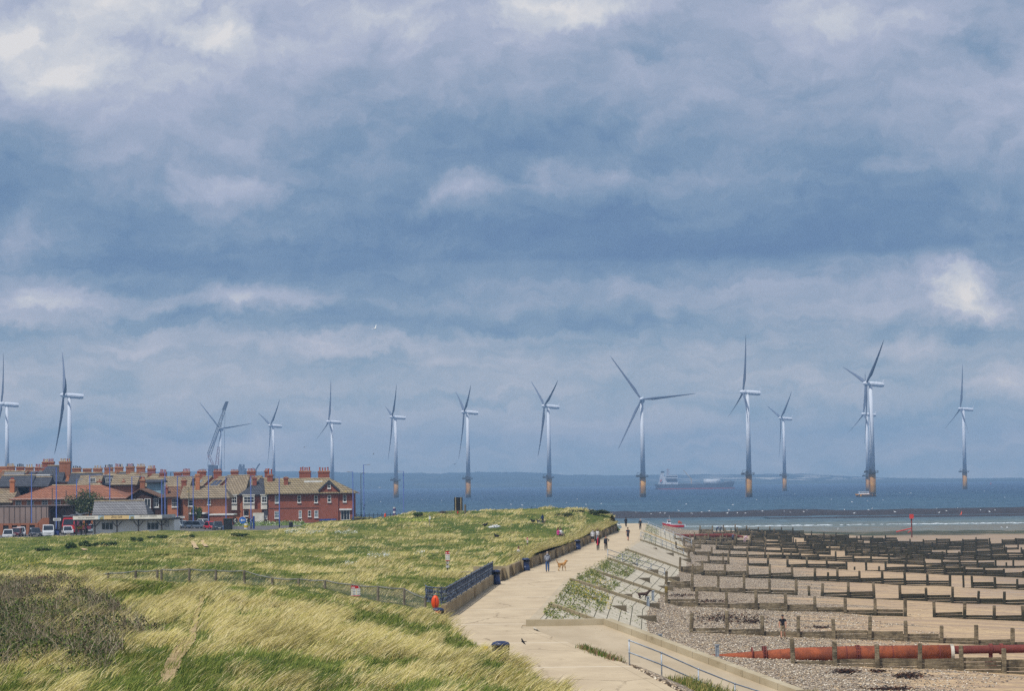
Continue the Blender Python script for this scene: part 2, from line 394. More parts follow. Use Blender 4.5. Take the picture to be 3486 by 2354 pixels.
# pale kerb strip along its seaward edge, then the block slope down to the shingle
mb = MB()
ds = np.arange(90, 137, 2.)
for a, c in zip(ds[:-1], ds[1:]):
    x0, x1 = float(XR(a)), float(XR(c)); mb.hexa([(x0-.34,a,PZ-1.6),(x0+.12,a,PZ-1.6),(x1+.12,c,PZ-1.6),(x1-.34,c,PZ-1.6)], [(x0-.34,a,PZ+.004),(x0+.12,a,PZ-.01),(x1+.12,c,PZ-.01),(x1-.34,c,PZ+.004)])
props(obj('promenade_edge', mb, PROM), kind='structure')
ds = np.arange(138.6, 472, 2.)
mb = MB()
for a, c in zip(ds[:-1], ds[1:]):
    x0, x1 = float(XR(a)), float(XR(c))
    mb.hexa([(x0-.35,a,PZ-.4),(x0+.3,a,PZ-.4),(x1+.3,c,PZ-.4),(x1-.35,c,PZ-.4)], [(x0-.35,a,PZ+.03),(x0+.3,a,PZ+.01),(x1+.3,c,PZ+.01),(x1-.35,c,PZ+.03)])
props(obj('kerb_strip', mb, conc('kerb concrete', (192,178,152), (176,160,134), None, (110,98,78), .5)), kind='structure')
def slope_mat():
    m, t, b = newmat('slope paving blocks'); p = pos(t); x, y, z = t.sep(p)
    nd = t.n('ShaderNodeTexBrick'); t.set(nd, 'Vector', t.comb(y, t.math('MULTIPLY', z, 2.6), 0.)); nd.offset = .5
    nd.inputs['Color1'].default_value = hx((214,204,182))+(1,); nd.inputs['Color2'].default_value = hx((196,186,164))+(1,); nd.inputs['Mortar'].default_value = hx((74,72,52))+(1,)
    nd.inputs['Scale'].default_value = 1; nd.inputs['Mortar Size'].default_value = .03; nd.inputs['Brick Width'].default_value = 1.5; nd.inputs['Row Height'].default_value = .85
    c = t.mix(t.mr(t.noise(p, 1.2, 6, .7), .35, .75, 0, .5), nd.outputs[0], hx((116,106,86)))
    t.L.new(c, b.inputs['Base Color']); b.inputs['Roughness'].default_value = .95; b.inputs['Specular IOR Level'].default_value = .2; bump(t, b, nd.outputs[1], .6, -.04); return m
TOE = 7.2; TOEZ = 2.7
o = grid('slope_paving', np.arange(136, 474, 2.), np.linspace(0, 1, 6), lambda X, D: PZ-.02-(X-XR(D)-.3)/(TOE)*(PZ-TOEZ), slope_mat(), lambda D, T: XR(D)+.3+T*TOE)
props(o, kind='structure')
# beach
def beach_z(x, y):
    x = np.asarray(x, float); y = np.asarray(y, float)
    s = x-XS(y); z = 2.62-.058*(s-8.5)
    z = np.where(s < 8.5, 2.62+.24*(8.5-s), z); ed = x-XR(y); bank = PZ-.12-.43*np.maximum(ed-.1, 0); z = np.where((y < 113), np.maximum(z, np.minimum(bank, 5.4)), np.where(y < 138, np.minimum(z, 2.6), z))
    z = np.maximum(z, .12-.0012*(s-50))
    near = 1-sstep(y, 112, 150)
    z = z+near*.25
    sh = -76*(1-np.clip(s/60, 0, 1)); t = sstep(y+8*(fbm(x*.02, y*.0, 3)-.5)-sh, 612, 700); z = z*(1-t)-.75*t
    z = z+(fbm(x*.22, y*.10, 21, 3)-.5)*.22*(1-.6*t)
    z = np.where((y < 140) & (x < XR(y)+.05), np.minimum(z, 4.6), z)
    return z
def beach_mat():
    m, t, b = newmat('shingle and sand'); p = pos(t); x, y, z = t.sep(p)
    n = t.noise(t.vm('MULTIPLY', p, (.05, .22, .0)), 1., 6, .65)
    # shingle banked up under the sea wall, sand lower down
    f = t.mr(t.math('ADD', t.math('SUBTRACT', z, t.mr(y, 150, 420, 0, .25)), t.math('MULTIPLY', t.math('SUBTRACT', n, .5), 3.6)), 1.55, 2.0)
    v = t.n('ShaderNodeTexVoronoi'); t.set(v, 'Vector', t.vm('MULTIPLY', p, (1, .75, 1))); v.inputs['Scale'].default_value = 7.5; v.inputs['Randomness'].default_value = 1
    hsv = t.sep(v.outputs['Color'])
    peb = t.ramp(hsv[0], [(0, hx((120,104,90))), (.14, hx((170,148,122))), (.36, hx((212,186,150))), (.58, hx((192,178,164))), (.8, hx((228,208,174))), (1, hx((240,230,212)))])
    gap = t.mr(v.outputs['Distance'], .62, .42); peb = t.mix(gap, hx((70,60,50)), peb)
    big = t.noise(p, .8, 4, .6); peb = t.mix(t.mr(big, .35, .7, 0, .35), peb, hx((150,128,100)))
    sand = t.mix(t.mr(t.noise(p, 1.5, 6, .7), .35, .7), hx((202,174,134)), hx((176,150,116)))
    wet = t.mr(z, .75, .15); sand = t.mix(t.math('MULTIPLY', wet, .55), sand, hx((132,118,100)))
    sp = t.n('ShaderNodeTexVoronoi'); t.set(sp, 'Vector', p); sp.inputs['Scale'].default_value = 4.
    spk = t.math('MULTIPLY', t.math('LESS_THAN', sp.outputs['Distance'], .22), t.math('GREATER_THAN', t.noise(p, .35, 3), .47)); sand = t.mix(spk, sand, hx((120,108,94)))
    bnd = t.noise(t.vm('MULTIPLY', p, (.07, .55, 0)), 1., 7, .72, .3); sand = t.mix(t.mr(bnd, .44, .58, 0, .85), sand, hx((160,136,114))); pool = t.math('MULTIPLY', t.mr(t.noise(t.vm('MULTIPLY', p, (.10, .8, 0)), 1., 4, .6), .56, .64), t.mr(z, 1.1, .7)); sand = t.mix(t.math('MULTIPLY', pool, .8), sand, hx((140,138,142))); sand = t.mix(t.mr(bnd, .40, .30, 0, .5), sand, hx((222,196,156)))
    fine = t.noise(t.vm('MULTIPLY', p, (1, .6, 1)), 5., 4, .75); sand = t.mix(t.mr(fine, .52, .66, 0, .5), sand, hx((128,106,86)))
    c = t.mix(f, sand, peb)
    # dark wrack left in lines by the tide
    wr = t.noise(t.vm('MULTIPLY', p, (.35, .9, 0)), 1., 7, .75, .8); wk = t.mr(wr, .585, .64)
    wk = t.math('MULTIPLY', wk, t.mr(t.noise(t.vm('MULTIPLY', p, (.05, .05, 0)), 1., 3), .36, .52)); c = t.mix(wk, c, hx((58,44,32)))
    # green and black weed on the low ground by the water
    d2 = t.mr(t.math('ADD', y, t.math('MULTIPLY', t.noise(t.vm('MULTIPLY', p, (.012, .08, 0)), 1., 5), 60)), 596, 616)
    wn = t.noise(t.vm('MULTIPLY', p, (.03, .16, 0)), 1., 6, .7); weed = t.ramp(wn, [(.3, hx((38,40,34))), (.45, hx((62,74,44))), (.55, hx((52,48,42))), (.62, hx((170,150,122))), (.75, hx((40,42,36)))])
    c = t.mix(d2, c, weed)
    t.L.new(c, b.inputs['Base Color']); b.inputs['Roughness'].default_value = .85; b.inputs['Specular IOR Level'].default_value = .25
    nd = t.n('ShaderNodeBump'); t.set(nd, 'Height', t.math('MULTIPLY', t.math('SUBTRACT', 1., v.outputs['Distance']), f)); nd.inputs['Strength'].default_value = .9; nd.inputs['Distance'].default_value = .12
    t.L.new(nd.outputs[0], b.inputs['Normal']); return m
BEACH = beach_mat()
db = np.concatenate([np.arange(60, 200, 1.2), np.arange(200, 700, 2.5)])
o = grid('beach', db, np.linspace(0, 1, 150)**1.3, beach_z, BEACH, lambda D, T: (XS(D)+3.)*(1-T)+(.30*D+8)*T)
props(o, kind='structure')
# sea
def sea_mat():
    m, t, b = newmat('sea water'); p = pos(t); x, y, z = t.sep(p)
    n = t.noise(t.vm('MULTIPLY', p, (.004, .016, 0)), 1., 5, .6)
    yy = t.math('ADD', y, t.math('MULTIPLY', t.math('SUBTRACT', n, .5), 260))
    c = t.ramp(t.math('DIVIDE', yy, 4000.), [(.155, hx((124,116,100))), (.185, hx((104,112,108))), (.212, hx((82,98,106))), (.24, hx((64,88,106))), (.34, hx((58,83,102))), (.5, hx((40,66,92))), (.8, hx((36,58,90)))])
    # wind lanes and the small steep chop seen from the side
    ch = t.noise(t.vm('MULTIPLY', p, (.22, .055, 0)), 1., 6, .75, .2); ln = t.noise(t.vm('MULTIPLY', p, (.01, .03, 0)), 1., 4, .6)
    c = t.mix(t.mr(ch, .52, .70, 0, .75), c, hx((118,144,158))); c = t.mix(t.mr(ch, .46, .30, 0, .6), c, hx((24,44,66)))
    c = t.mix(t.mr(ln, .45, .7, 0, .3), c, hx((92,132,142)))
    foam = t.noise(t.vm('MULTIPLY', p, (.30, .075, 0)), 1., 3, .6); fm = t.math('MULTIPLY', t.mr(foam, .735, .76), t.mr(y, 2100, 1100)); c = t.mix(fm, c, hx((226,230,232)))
    t.L.new(c, b.inputs['Base Color']); b.inputs['Roughness'].default_value = .5; b.inputs['Specular IOR Level'].default_value = .12; b.inputs['IOR'].default_value = 1.2
    bump(t, b, ch, 1., .6); return m
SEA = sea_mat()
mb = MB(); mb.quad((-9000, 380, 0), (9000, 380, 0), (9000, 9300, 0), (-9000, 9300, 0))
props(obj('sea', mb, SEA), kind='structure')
# one sheet of ground under everything near
mb = MB(); mb.quad((-9000, -400, -.6), (9000, -400, -.6), (9000, 9300, -.6), (-9000, 9300, -.6))
props(obj('ground', mb, mat('sea bed sand', (120,108,88), rough=1)), kind='structure')
# streets of the town
ASPH = mat('street asphalt', (104,102,100), (86,84,82), 1.2, .95)
mb = MB(); mb.add([(-260,378,GZ),(-38,378,GZ),(-30,398,GZ),(-25,470,GZ),(-22,545,GZ),(-40,552,GZ),(-60,900,GZ),(-400,900,GZ),(-400,378,GZ)], [tuple(range(9))])
props(obj('street', mb, ASPH), kind='structure')
mb = MB(); e = [(-38,398),(-30,398.5),(-25,470),(-22,545),(-40,552),(-60,900)]
for (a, b_), (c, d) in zip(e[:-1], e[1:]): mb.quad((a,b_,-1),(c,d,-1),(c,d,GZ-.01),(a,b_,GZ-.01))
props(obj('sea_wall', mb, CONC), kind='structure')
# far coast
def coast():
    sky = [(-2500,1640),(-800,1600),(0,1610),(400,1606),(800,1607),(1000,1606),(1240,1612),(1400,1612),(1500,1613),(1620,1609),(1750,1608),(1860,1612),(1920,1617),(2000,1619),(2150,1618),(2300,1617),(2600,1616),(2740,1615),(2800,1618),(2880,1622),(2960,1625),(3100,1628),(3300,1629),(3486,1629),(4400,1632),(6000,1640)]
    xs = np.arange(-2600, 6100, 6.); ys = np.interp(xs, *zip(*sky)); ys = ys+(fbm(xs*.03, xs*0, 4, 4)-.5)*5
    Y0, Y1 = 7000., 8600.
    V = []; Fc = []; steps = np.linspace(0, 1, 10); n = len(xs)
    for k, t in enumerate(steps):
        for xx, yy in zip(xs, ys):
            top = at(xx, yy, Y1); d = Y0+(Y1-Y0)*t
            x = at(xx, 1650, d).x; h = top.z*(.08+.92*(t**.75 if xx < 1900 else t**1.6))+(3 if 0 < t < 1 else 0)*math.sin(xx*.011+t*7)
            V.append((x, d, max(h, .5) if t > 0 else -.5))
    for k in range(len(steps)-1):
        for i in range(n-1): Fc.append((k*n+i, k*n+i+1, (k+1)*n+i+1, (k+1)*n+i))
    m, t, b = newmat('far fields and woods'); p = pos(t); x, y, z = t.sep(p)
    n1 = t.noise(t.vm('MULTIPLY', p, (.006, .004, .05)), 1., 6, .6); c = t.ramp(n1, [(.35, hx((34,46,50))), (.5, hx((44,58,56))), (.6, hx((70,76,68))), (.7, hx((40,54,54)))])
    sd = t.math('MULTIPLY', t.mr(x, 300, 900), t.math('MULTIPLY', t.mr(z, 8, 14), t.mr(z, 34, 22)))
    n2 = t.noise(t.vm('MULTIPLY', p, (.008, .0, .18)), 1., 5, .6); c = t.mix(t.math('MULTIPLY', sd, t.mr(n2, .5, .56)), c, hx((190,184,174)))
    t.L.new(c, b.inputs['Base Color']); b.inputs['Roughness'].default_value = 1; b.inputs['Specular IOR Level'].default_value = 0
    mb = MB(); mb.add(V, Fc); return obj('far_coast_hills', mb, m, smooth=True)
props(coast(), kind='structure')
# rocky scars laid bare by the tide
ROCK = mat('wet black rock', (30,29,33), (58,48,46), .35, .8, .3, det=8)
def scar(x0, x1, y0, y1, h, seed, n=260, cut=.42):
    def zf(X, D):
        u = (D-y0)/(y1-y0); e = np.sin(np.pi*np.clip(u, 0, 1))**.5
        return h*e*(.4+1.1*fbm(X*.05, D*.05, seed, 4))-h*cut+(fbm(X*.012, D*.03, seed+3, 3)-.5)*h*1.3
    return grid('rocky_scar', np.linspace(y0, y1, 40), np.linspace(x0, x1, n), zf, ROCK, lambda D, T: T)
props(scar(28, 420, 905, 1060, 1.6, 3, 420, .30), kind='structure')
props(scar(90, 210, 850, 880, .5, 8, 160, .3), kind='structure')
# haze
def haze():
    mb = MB(); mb.box(-8800, -300, -1.6, 8800, 9200, 190)
    m = bpy.data.materials.new('sea haze'); m.use_nodes = True; nt = m.node_tree; nt.nodes.clear(); t = NT(nt)
    v = t.n('ShaderNodeVolumePrincipled'); v.inputs['Color'].default_value = (.42, .67, 1., 1); v.inputs['Density'].default_value = HAZE; v.inputs['Anisotropy'].default_value = 0.
    o = t.n('ShaderNodeOutputMaterial'); t.L.new(v.outputs[0], o.inputs['Volume'])
    m.cycles.homogeneous_volume = True
    ob = obj('haze', mb, m); return props(ob, kind='stuff')
HAZE = 1.8e-4
haze()
# ------------------------------------------------------------------ sea wall, ramps, railings
def edge_run(x_of, d0, d1, step):
    n = max(1, int(round((d1-d0)/step))); ds = np.linspace(d0, d1, n+1); return [(float(x_of(d)), float(d)) for d in ds]
def ribbon(mb, pts, z0, z1, th, side=-1):      # wall along pts, th metres thick to one side
    for (x0, a), (x1, c) in zip(pts[:-1], pts[1:]):
        t0, t1 = (z1(a), z1(c)) if callable(z1) else (z1, z1)
        l, r = (min(0, side*th), max(0, side*th))
        mb.hexa([(x0+l,a,z0),(x0+r,a,z0),(x1+r,c,z0),(x1+l,c,z0)], [(x0+l,a,t0),(x0+r,a,t0),(x1+r,c,t1),(x1+l,c,t1)])
WALLC = conc('stained retaining wall concrete', (158,142,112), (112,98,76), None, (60,52,40), .9)
t_ = thing('retaining_wall', 'low brown concrete retaining wall with pilasters below the overhanging dune grass', 'wall', (XL(300),300,PZ), world=True)
mb = MB(); ribbon(mb, edge_run(XL, 201, 396, 3), PZ-.3, PZ+.95, .28); obj('wall', mb, WALLC, t_)
for (x, d) in edge_run(XL, 203, 395, 9.6):
    mb = MB(); mb.cbox((x+.08, d, PZ-.1), .34, .5, 1.14); obj('pilaster', mb, WALLC, t_)
t_ = thing('promenade_wall', 'smooth concrete wall under the blue ornamental railing', 'wall', (XL(170),170,PZ), world=True)
mb = MB(); ribbon(mb, edge_run(XL, 147.5, 196, 3), PZ-.3, PZ+.76, .3)
mb.cbox((XL(172)+.02,172,PZ), .12,.12,.78)
obj('wall', mb, conc('promenade wall concrete', (170,152,120), (140,124,96), None, (78,66,48), .8), t_)
def rail_mat():
    m, t, b = newmat('blue painted ornamental iron'); p = pos(t)
    t.L.new(t.mix(t.mr(t.noise(p, 5.5, 4, .7), .48, .62), hx((40,50,70)), hx((128,142,162))), b.inputs['Base Color']); b.inputs['Roughness'].default_value = .45; return m
t_ = thing('ornamental_railing', 'blue and silver ornamental iron railing on top of the promenade wall', 'railing', (XL(170),170,PZ+.76), world=True)
rp = [(-5.6,152.4),(-5.45,150.6),(-5.0,149.2),(-4.5,148.5)]+[(x-.15, d) for x, d in edge_run(XL, 149.5, 195.5, 2.4)]
RM = rail_mat()
for z, r in ((.08,.03),(.55,.03),(1.0,.045)):
    mb = MB(); mb.tube([(x, d, PZ+.76+z) for x, d in rp], r, 6); obj('rail', mb, RM, t_)
mb = MB()
L = [Vector((x, d, PZ+.76)) for x, d in rp]
for a, c in zip(L[:-1], L[1:]):
    k = max(2, int((c-a).length/.13))
    for i in range(k):
        p = a.lerp(c, i/k); mb.bar(p+Vector((0,0,.08)), p+Vector((0,0,1.0)), .028)
        if i % 2: mb.ball(p+Vector((0,0,.75)), .06, .03, .12, 6, 4); mb.ball(p+Vector((0,0,.3)), .055, .03, .13, 6, 4)
obj('balusters', mb, RM, t_)
for a in L[3::2]:
    mb = MB(); mb.cbox((a.x, a.y, a.z), .08, .08, 1.1); obj('post', mb, RM, t_)
t_ = thing('concrete_block_wall', 'low concrete end wall among the grass behind the ornamental railing', 'wall', tuple(at(1600,1965,207)), world=True)
a = at(1566, 1966, 205); c = at(1640, 1950, 210); mb = MB()
mb.hexa([(a.x,a.y,5),(a.x+1.1,a.y,5),(a.x+1.1,a.y+1.2,5),(a.x,a.y+1.2,5)], [(a.x,a.y,a.z+.45),(a.x+1.1,a.y,a.z+.45),(a.x+1.1,a.y+1.2,a.z+.45),(a.x,a.y+1.2,a.z+.45)]); obj('end_block', mb, CONC, t_)
mb = MB(); mb.box(a.x+1.1, a.y+.5, 5, c.x+2.4, a.y+.8, a.z+.85); obj('wall', mb, CONC, t_)
# near slipway with its low wall
rd = Vector((7.9, -18, 0)).normalized(); rn = Vector((-rd.y, rd.x, 0))*-1; rn = Vector((-.914, -.401, 0))
A = Vector((5.0, 138, PZ)); Bp = Vector((13.6, 118.4, 3.2)); sl_ = (Bp-A)
def LE(t): return Vector((-.2+6.4*t, 137.6-27.5*t, PZ-.03+t*(3.2-PZ)))
mb = MB()
for i in range(10):
    p, q = A+sl_*(i/10), A+sl_*((i+1)/10); mb.quad(LE(i/10), LE((i+1)/10), q+Vector((.1,.05,0)), p+Vector((.1,.05,0)))
mb.quad(LE(0), A+Vector((.1,.05,-.03)), Vector((5.0,140,PZ-.02)), Vector((-.2,140,PZ-.02)))
props(obj('slipway', mb, conc('slipway concrete', (188,172,146), (172,156,130), None, (124,108,84), .5), fix=False), kind='structure')
t_ = thing('slipway_wall', 'low pale concrete wall running down beside the near slipway', 'wall', tuple(A), world=True)
mb = MB(); mb.hexa([(.6,138.2,5),(5.1,138.2,5),(5.1,138.7,5),(.6,138.7,5)], [(.6,138.2,PZ+.34),(5.1,138.2,PZ+.34),(5.1,138.7,PZ+.34),(.6,138.7,PZ+.34)])
n2 = -rn
for i in range(12):
    p, q = A+sl_*(i/12), A+sl_*((i+1)/12-.002); u1, u2 = Vector((0,0,.36)), Vector((0,0,-1.2)); o1 = n2*.5
    mb.hexa([p+u2, q+u2, q+o1+u2, p+o1+u2], [p+u1, q+u1, q+o1+u1, p+o1+u1])
obj('wall', mb, conc('slipway wall concrete', (186,174,148), (166,152,124), None, (118,106,80), .7), t_)
GALV = mat('galvanised steel tube', (176,184,192), (140,150,160), 3, .45, metal=.35)
def handrail(label, P, every=1, h=1.08, mid=.55, r=.032, curl=False):
    P = [Vector(p) for p in P]; t = thing('handrail', label, 'handrail', tuple(P[0]), world=True, group='steel tube handrails down to the beach')
    for z in (h, mid):
        mb = MB(); mb.tube([p+Vector((0,0,z)) for p in P], r, 8); obj('rail', mb, GALV, t, smooth=True)
    for p in P[::every]:
        mb = MB(); mb.tube([p-Vector((0,0,.3)), p+Vector((0,0,h))], r, 8); mb.ball(p+Vector((0,0,h)), r*1.6, n=8); mb.ball(p+Vector((0,0,mid)), r*1.6, n=8); obj('post', mb, GALV, t, smooth=True)
def lerpn(a, c, n): return [Vector(a).lerp(Vector(c), i/n) for i in range(n+1)]
handrail('nearest two-bar steel handrail beside the slipway', [(5.03,108,5.67),(6.5,108.8,5.05),(8.2,109.6,4.24),(9.9,110.4,3.5),(11.6,111.2,2.9),(13.3,112,2.6)])
handrail('steel handrail down the block slope below the walking couple', lerpn((9.7,253,PZ),(16.4,266,3.15),4), r=.035)
handrail('steel handrail beside the smooth concrete ramp halfway along the promenade', lerpn((17.6,338,PZ),(24.0,345,3.0),4), r=.035)
handrail('farthest steel handrail running down from the end of the promenade', lerpn((23.8,456,PZ),(29.3,402,3.0),6), r=.04)
# ribs of concrete that divide the block slope
def zs(x, y): return PZ-.02-(x-float(XR(y))-.3)/TOE*(PZ-TOEZ)
BEAM = conc('beam concrete', (190,174,140), (168,152,120), None, (116,104,80), .7)
for i, (d, sh, lab) in enumerate([(159.5,5,'nearest concrete beam across the block slope, beside the slipway plants'),(200,9,'second concrete beam down the block slope, beside yellow flowers'),(222,9,'third concrete beam down the block slope, under green cover'),
                  (252,8,'concrete beam down the slope beside the handrail below the couple'),(286,9,'concrete beam at the near side of the smooth ramp'),(331,10,'concrete beam at the far side of the smooth ramp'),(392,-8,'farthest concrete beam near the end of the promenade')]):
    x0 = float(XR(d)); n = 9; mb = MB()
    P = []
    for k in range(n+1):
        s = .1+k/n*(TOE+.4); P.append(Vector((x0+s, d+sh*k/n*.8, 0)))
    for p in P: p.z = PZ-.02-(p.x-x0-.3)/TOE*(PZ-TOEZ)-(.0)
    for p, q in zip(P[:-1], P[1:]):
        g = (q-p)*.012; a, c = p+g, q-g; u = Vector((0,0,.26)); wv = Vector((0,1.0,0)); dn = Vector((0,0,-1.5))
        # keep the beam on the real slope under it
        for e in (a, c): e.z = zs(e.x, e.y) if e.x > float(XR(e.y))+.3 else PZ-.02
        mb.hexa([a+dn, c+dn, c+dn+wv, a+dn+wv], [a+u, c+u, c+u+wv, a+u+wv])
    props(obj('concrete_beam', mb, BEAM), lab, 'concrete beam', 'concrete beams on the block slope')
# smooth ramp halfway along
mb = MB()
for k in range(8):
    s0, s1 = k/8*(TOE-.2), (k+1)/8*(TOE-.2); pts = []
    for d, s in ((291,s0),(291+.9*s1,s1),(327+.9*s1,s1),(327,s0)):
        d2 = (291 if d < 320 else 327)+.95*s; x = float(XR(d2))+.3+s; pts.append((x, d2, zs(x, d2)+.05))
    mb.quad(*pts)
props(obj('beach_ramp', mb, conc('smooth ramp concrete', (196,184,162), (180,168,146), None, (140,126,100), .4), fix=False), kind='structure')
# stepped stone heads where the groynes join the slope
HEADS = [(187,'beside the yellow flowers'),(206,'above the beach dog'),(240,'in the green cover below the couple'),(262,'just past the handrail below the couple'),(322,'at the dark side of the smooth ramp')]
for d, wh in HEADS:
    x0 = float(XR(d)); mb = MB()
    for (s0, s1, zt) in ((1.2,2.7,4.95),(2.75,4.9,4.25),(4.95,7.2,3.45)):
        mb.box(x0+s0, d, 1.5, x0+s1, d+.8, zt)
    props(obj('groyne_head', mb, BLOCK), 'stepped dark concrete block wall on the slope '+wh, 'concrete block', 'stepped concrete groyne heads')
# ------------------------------------------------------------------ timber groynes
def wood_mat():
    m, t, b = newmat('weathered groyne timber'); p = pos(t); x, y, z = t.sep(p)
    g = t.noise(t.vm('MULTIPLY', p, (1.2, 1.2, 7.)), 1.6, 6, .7); gv = t.noise(t.vm('MULTIPLY', p, (14., 14., .8)), 1., 4, .7); n = t.noise(p, .9, 5, .65)
    c = t.mix(t.mr(g, .35, .7), hx((152,138,112)), hx((86,76,60))); c = t.mix(t.mr(gv, .5, .75, 0, .6), c, hx((66,58,46)))
    c = t.mix(t.mr(n, .42, .66, 0, .75), c, hx((62,56,44)))
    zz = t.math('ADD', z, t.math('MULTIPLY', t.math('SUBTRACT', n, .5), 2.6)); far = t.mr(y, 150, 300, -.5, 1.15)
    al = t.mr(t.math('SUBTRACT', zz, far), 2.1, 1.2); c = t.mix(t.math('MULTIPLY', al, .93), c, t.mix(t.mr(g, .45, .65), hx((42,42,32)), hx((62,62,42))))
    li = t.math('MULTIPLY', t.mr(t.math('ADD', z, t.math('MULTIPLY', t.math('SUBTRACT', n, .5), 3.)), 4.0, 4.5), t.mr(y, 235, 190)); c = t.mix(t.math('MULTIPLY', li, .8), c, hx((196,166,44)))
    t.L.new(c, b.inputs['Base Color']); b.inputs['Roughness'].default_value = .85; b.inputs['Specular IOR Level'].default_value = .25; bump(t, b, g, .7, .05); return m
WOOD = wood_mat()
ROWS = [(153.5,2844,2250,2690,.60,'nearest timber groyne, in front of the rust red pipe'),(181,2717,2140,2345,.25,'timber groyne just behind the rust red pipe, second from the front'),
 (217,2776,2065,2270,.23,'third timber groyne from the front, behind the man on the beach'),(248,2710,2010,2276,.27,'fourth timber groyne from the front'),(287,2698,1965,2310,.32,'fifth timber groyne, dark with weed towards the sea'),
 (328,2748,1930,2300,.34,'sixth timber groyne from the front'),(364,2725,1905,2250,.36,'seventh timber groyne, level with the smooth ramp foot'),(399,2770,1885,2290,.38,'eighth timber groyne from the front'),
 (428,2760,1870,2300,.42,'ninth timber groyne, one of the dark distant rows'),(458,2700,1855,2330,.5,'tenth timber groyne, three rows before the last'),(489,2650,1845,2345,.62,'eleventh timber groyne, next but one to the last row'),
 (522,2720,1835,2380,.55,'last but one timber groyne towards the sea, below the red beacon'),(556,2700,1828,2440,.45,'farthest timber groyne, nearest the water')]
def post_mesh(mb, x, y, z0, z1, w=.27):
    lx, ly = random.gauss(0, .022), random.gauss(0, .02); h = z1-z0; w *= random.uniform(.9, 1.08)
    def ring(z, k, ox, oy): return [(x+lx*(z-z0)+ox+a*w/2*k, y+ly*(z-z0)+oy+b*w/2*k, z) for a, b in ((-1,-.7),(-.7,-1),(.7,-1),(1,-.7),(1,.7),(.7,1),(-.7,1),(-1,.7))]
    rs = [ring(z0, 1, 0, 0), ring(z0+h*.5, 1.0, random.gauss(0,.012), 0), ring(z1-.06, .97, 0, 0), ring(z1, .80, random.gauss(0,.01), 0)]
    vs = [v for r in rs for v in r]; fs = [(i*8+k, i*8+(k+1)%8, (i+1)*8+(k+1)%8, (i+1)*8+k) for i in range(3) for k in range(8)]+[tuple(24+k for k in range(8))]
    mb.add(vs, fs)
for ri, (d0, pxa, pya, pxl, fr, lab) in enumerate(ROWS):
    xa = at(pxa, pya, d0).x; xl = at(pxl, pya, d0).x-.3; xr = .2135*d0+5
    if d0 > 500: xr = .2135*d0*(.72 if d0 < 540 else .55)
    k0 = int(math.floor((xa-xl)/2.65)); xs = [xa+2.65*(k-k0) for k in range(0, 120) if xa+2.65*(k-k0) < xr and k < 60]
    if d0 > 420:     # a far row crowded with spare piles
        xs = sorted(xs)
    t_ = thing('timber_groyne', lab, 'groyne', (xs[0], d0, float(beach_z(xs[0], d0))), world=True, group='timber groynes along the beach')
    f = fr; sx = float(XS(d0)); wave = random.random()*6
    for i, x in enumerate(xs):
        s = x-sx; zt = max(4.3-.065*(s-8), 1.5)+random.gauss(0, .13); zb = float(beach_z(x, d0))
        if ri == 0 and i == 0: zt -= .05
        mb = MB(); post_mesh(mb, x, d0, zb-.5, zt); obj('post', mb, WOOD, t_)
        if ri > 2 and random.random() < .16:      # spare pile driven beside the post
            mb = MB(); post_mesh(mb, x+random.uniform(.5, 2.0), d0+random.choice((-.5, .6)), zb-.5, zt-random.uniform(.1, .9), .24); obj('post', mb, WOOD, t_)
        # boards fixed to the far side of the posts
        x2 = xs[i+1] if i+1 < len(xs) else x+2.65
        f = min(max(f+random.gauss(0, .04), fr-.09), fr+.09); zt2 = zb+(zt-zb)*f*min(max(.75+.016*(s-10), .75), 1.2)
        if ri == 0: zt2 = 2.3+random.gauss(0, .05)
        tilt = random.gauss(0, .035)
        if random.random() < .16 and ri: zt2 -= random.uniform(.2, .5)
        if random.random() < .05 and ri: zt2 = zb-.3
        mb = MB(); z = zb-.4
        while z < zt2-.06:
            h = random.uniform(.2, .27); o1, o2 = random.gauss(0, .012), tilt+random.gauss(0, .012)
            mb.hexa([(x-.13+.004,d0+.16+o1,z),(x2-.131,d0+.16+o1,z+o2),(x2-.131,d0+.245+o1,z+o2),(x-.13+.004,d0+.245+o1,z)], [(x-.126,d0+.16+o1,z+h),(x2-.131,d0+.16+o1,z+h+o2),(x2-.131,d0+.245+o1,z+h+o2),(x-.126,d0+.245+o1,z+h)])
            z += h+random.choice([.012,.012,.02,.05])
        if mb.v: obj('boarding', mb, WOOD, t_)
# galvanised stakes by the wall end of the near rows
for (px_, py_, d, h, lab) in [(2442,2245,157,.75,'short steel stake at the buried end of the rust red pipe'),(2206,2050,206,.8,'short steel stake at the wall end of the third groyne'),(2222,1995,215,.95,'steel stake standing in shingle beyond the beach dog'),(2247,2130,167,.4,'stub of a steel stake low in the shingle, nearest the slipway wall'),(2147,2110,165,.4,'stub of a steel stake beside the slipway plants')]:
    p = at(px_, py_, d); z = float(beach_z(p.x, p.y)); t_ = thing('steel_stake', lab, 'stake', (p.x, p.y, z), group='steel stakes in the shingle')
    mb = MB(); mb.cbox((0,0,-.3), .2, .05, h+.3); mb.cbox((-.1,0,-.3), .04, .16, h+.3); mb.cbox((.1,0,-.3), .04, .16, h+.3); mb.cbox((0,0,h-.02), .32, .2, .06); obj('stake', mb, GALV, t_)
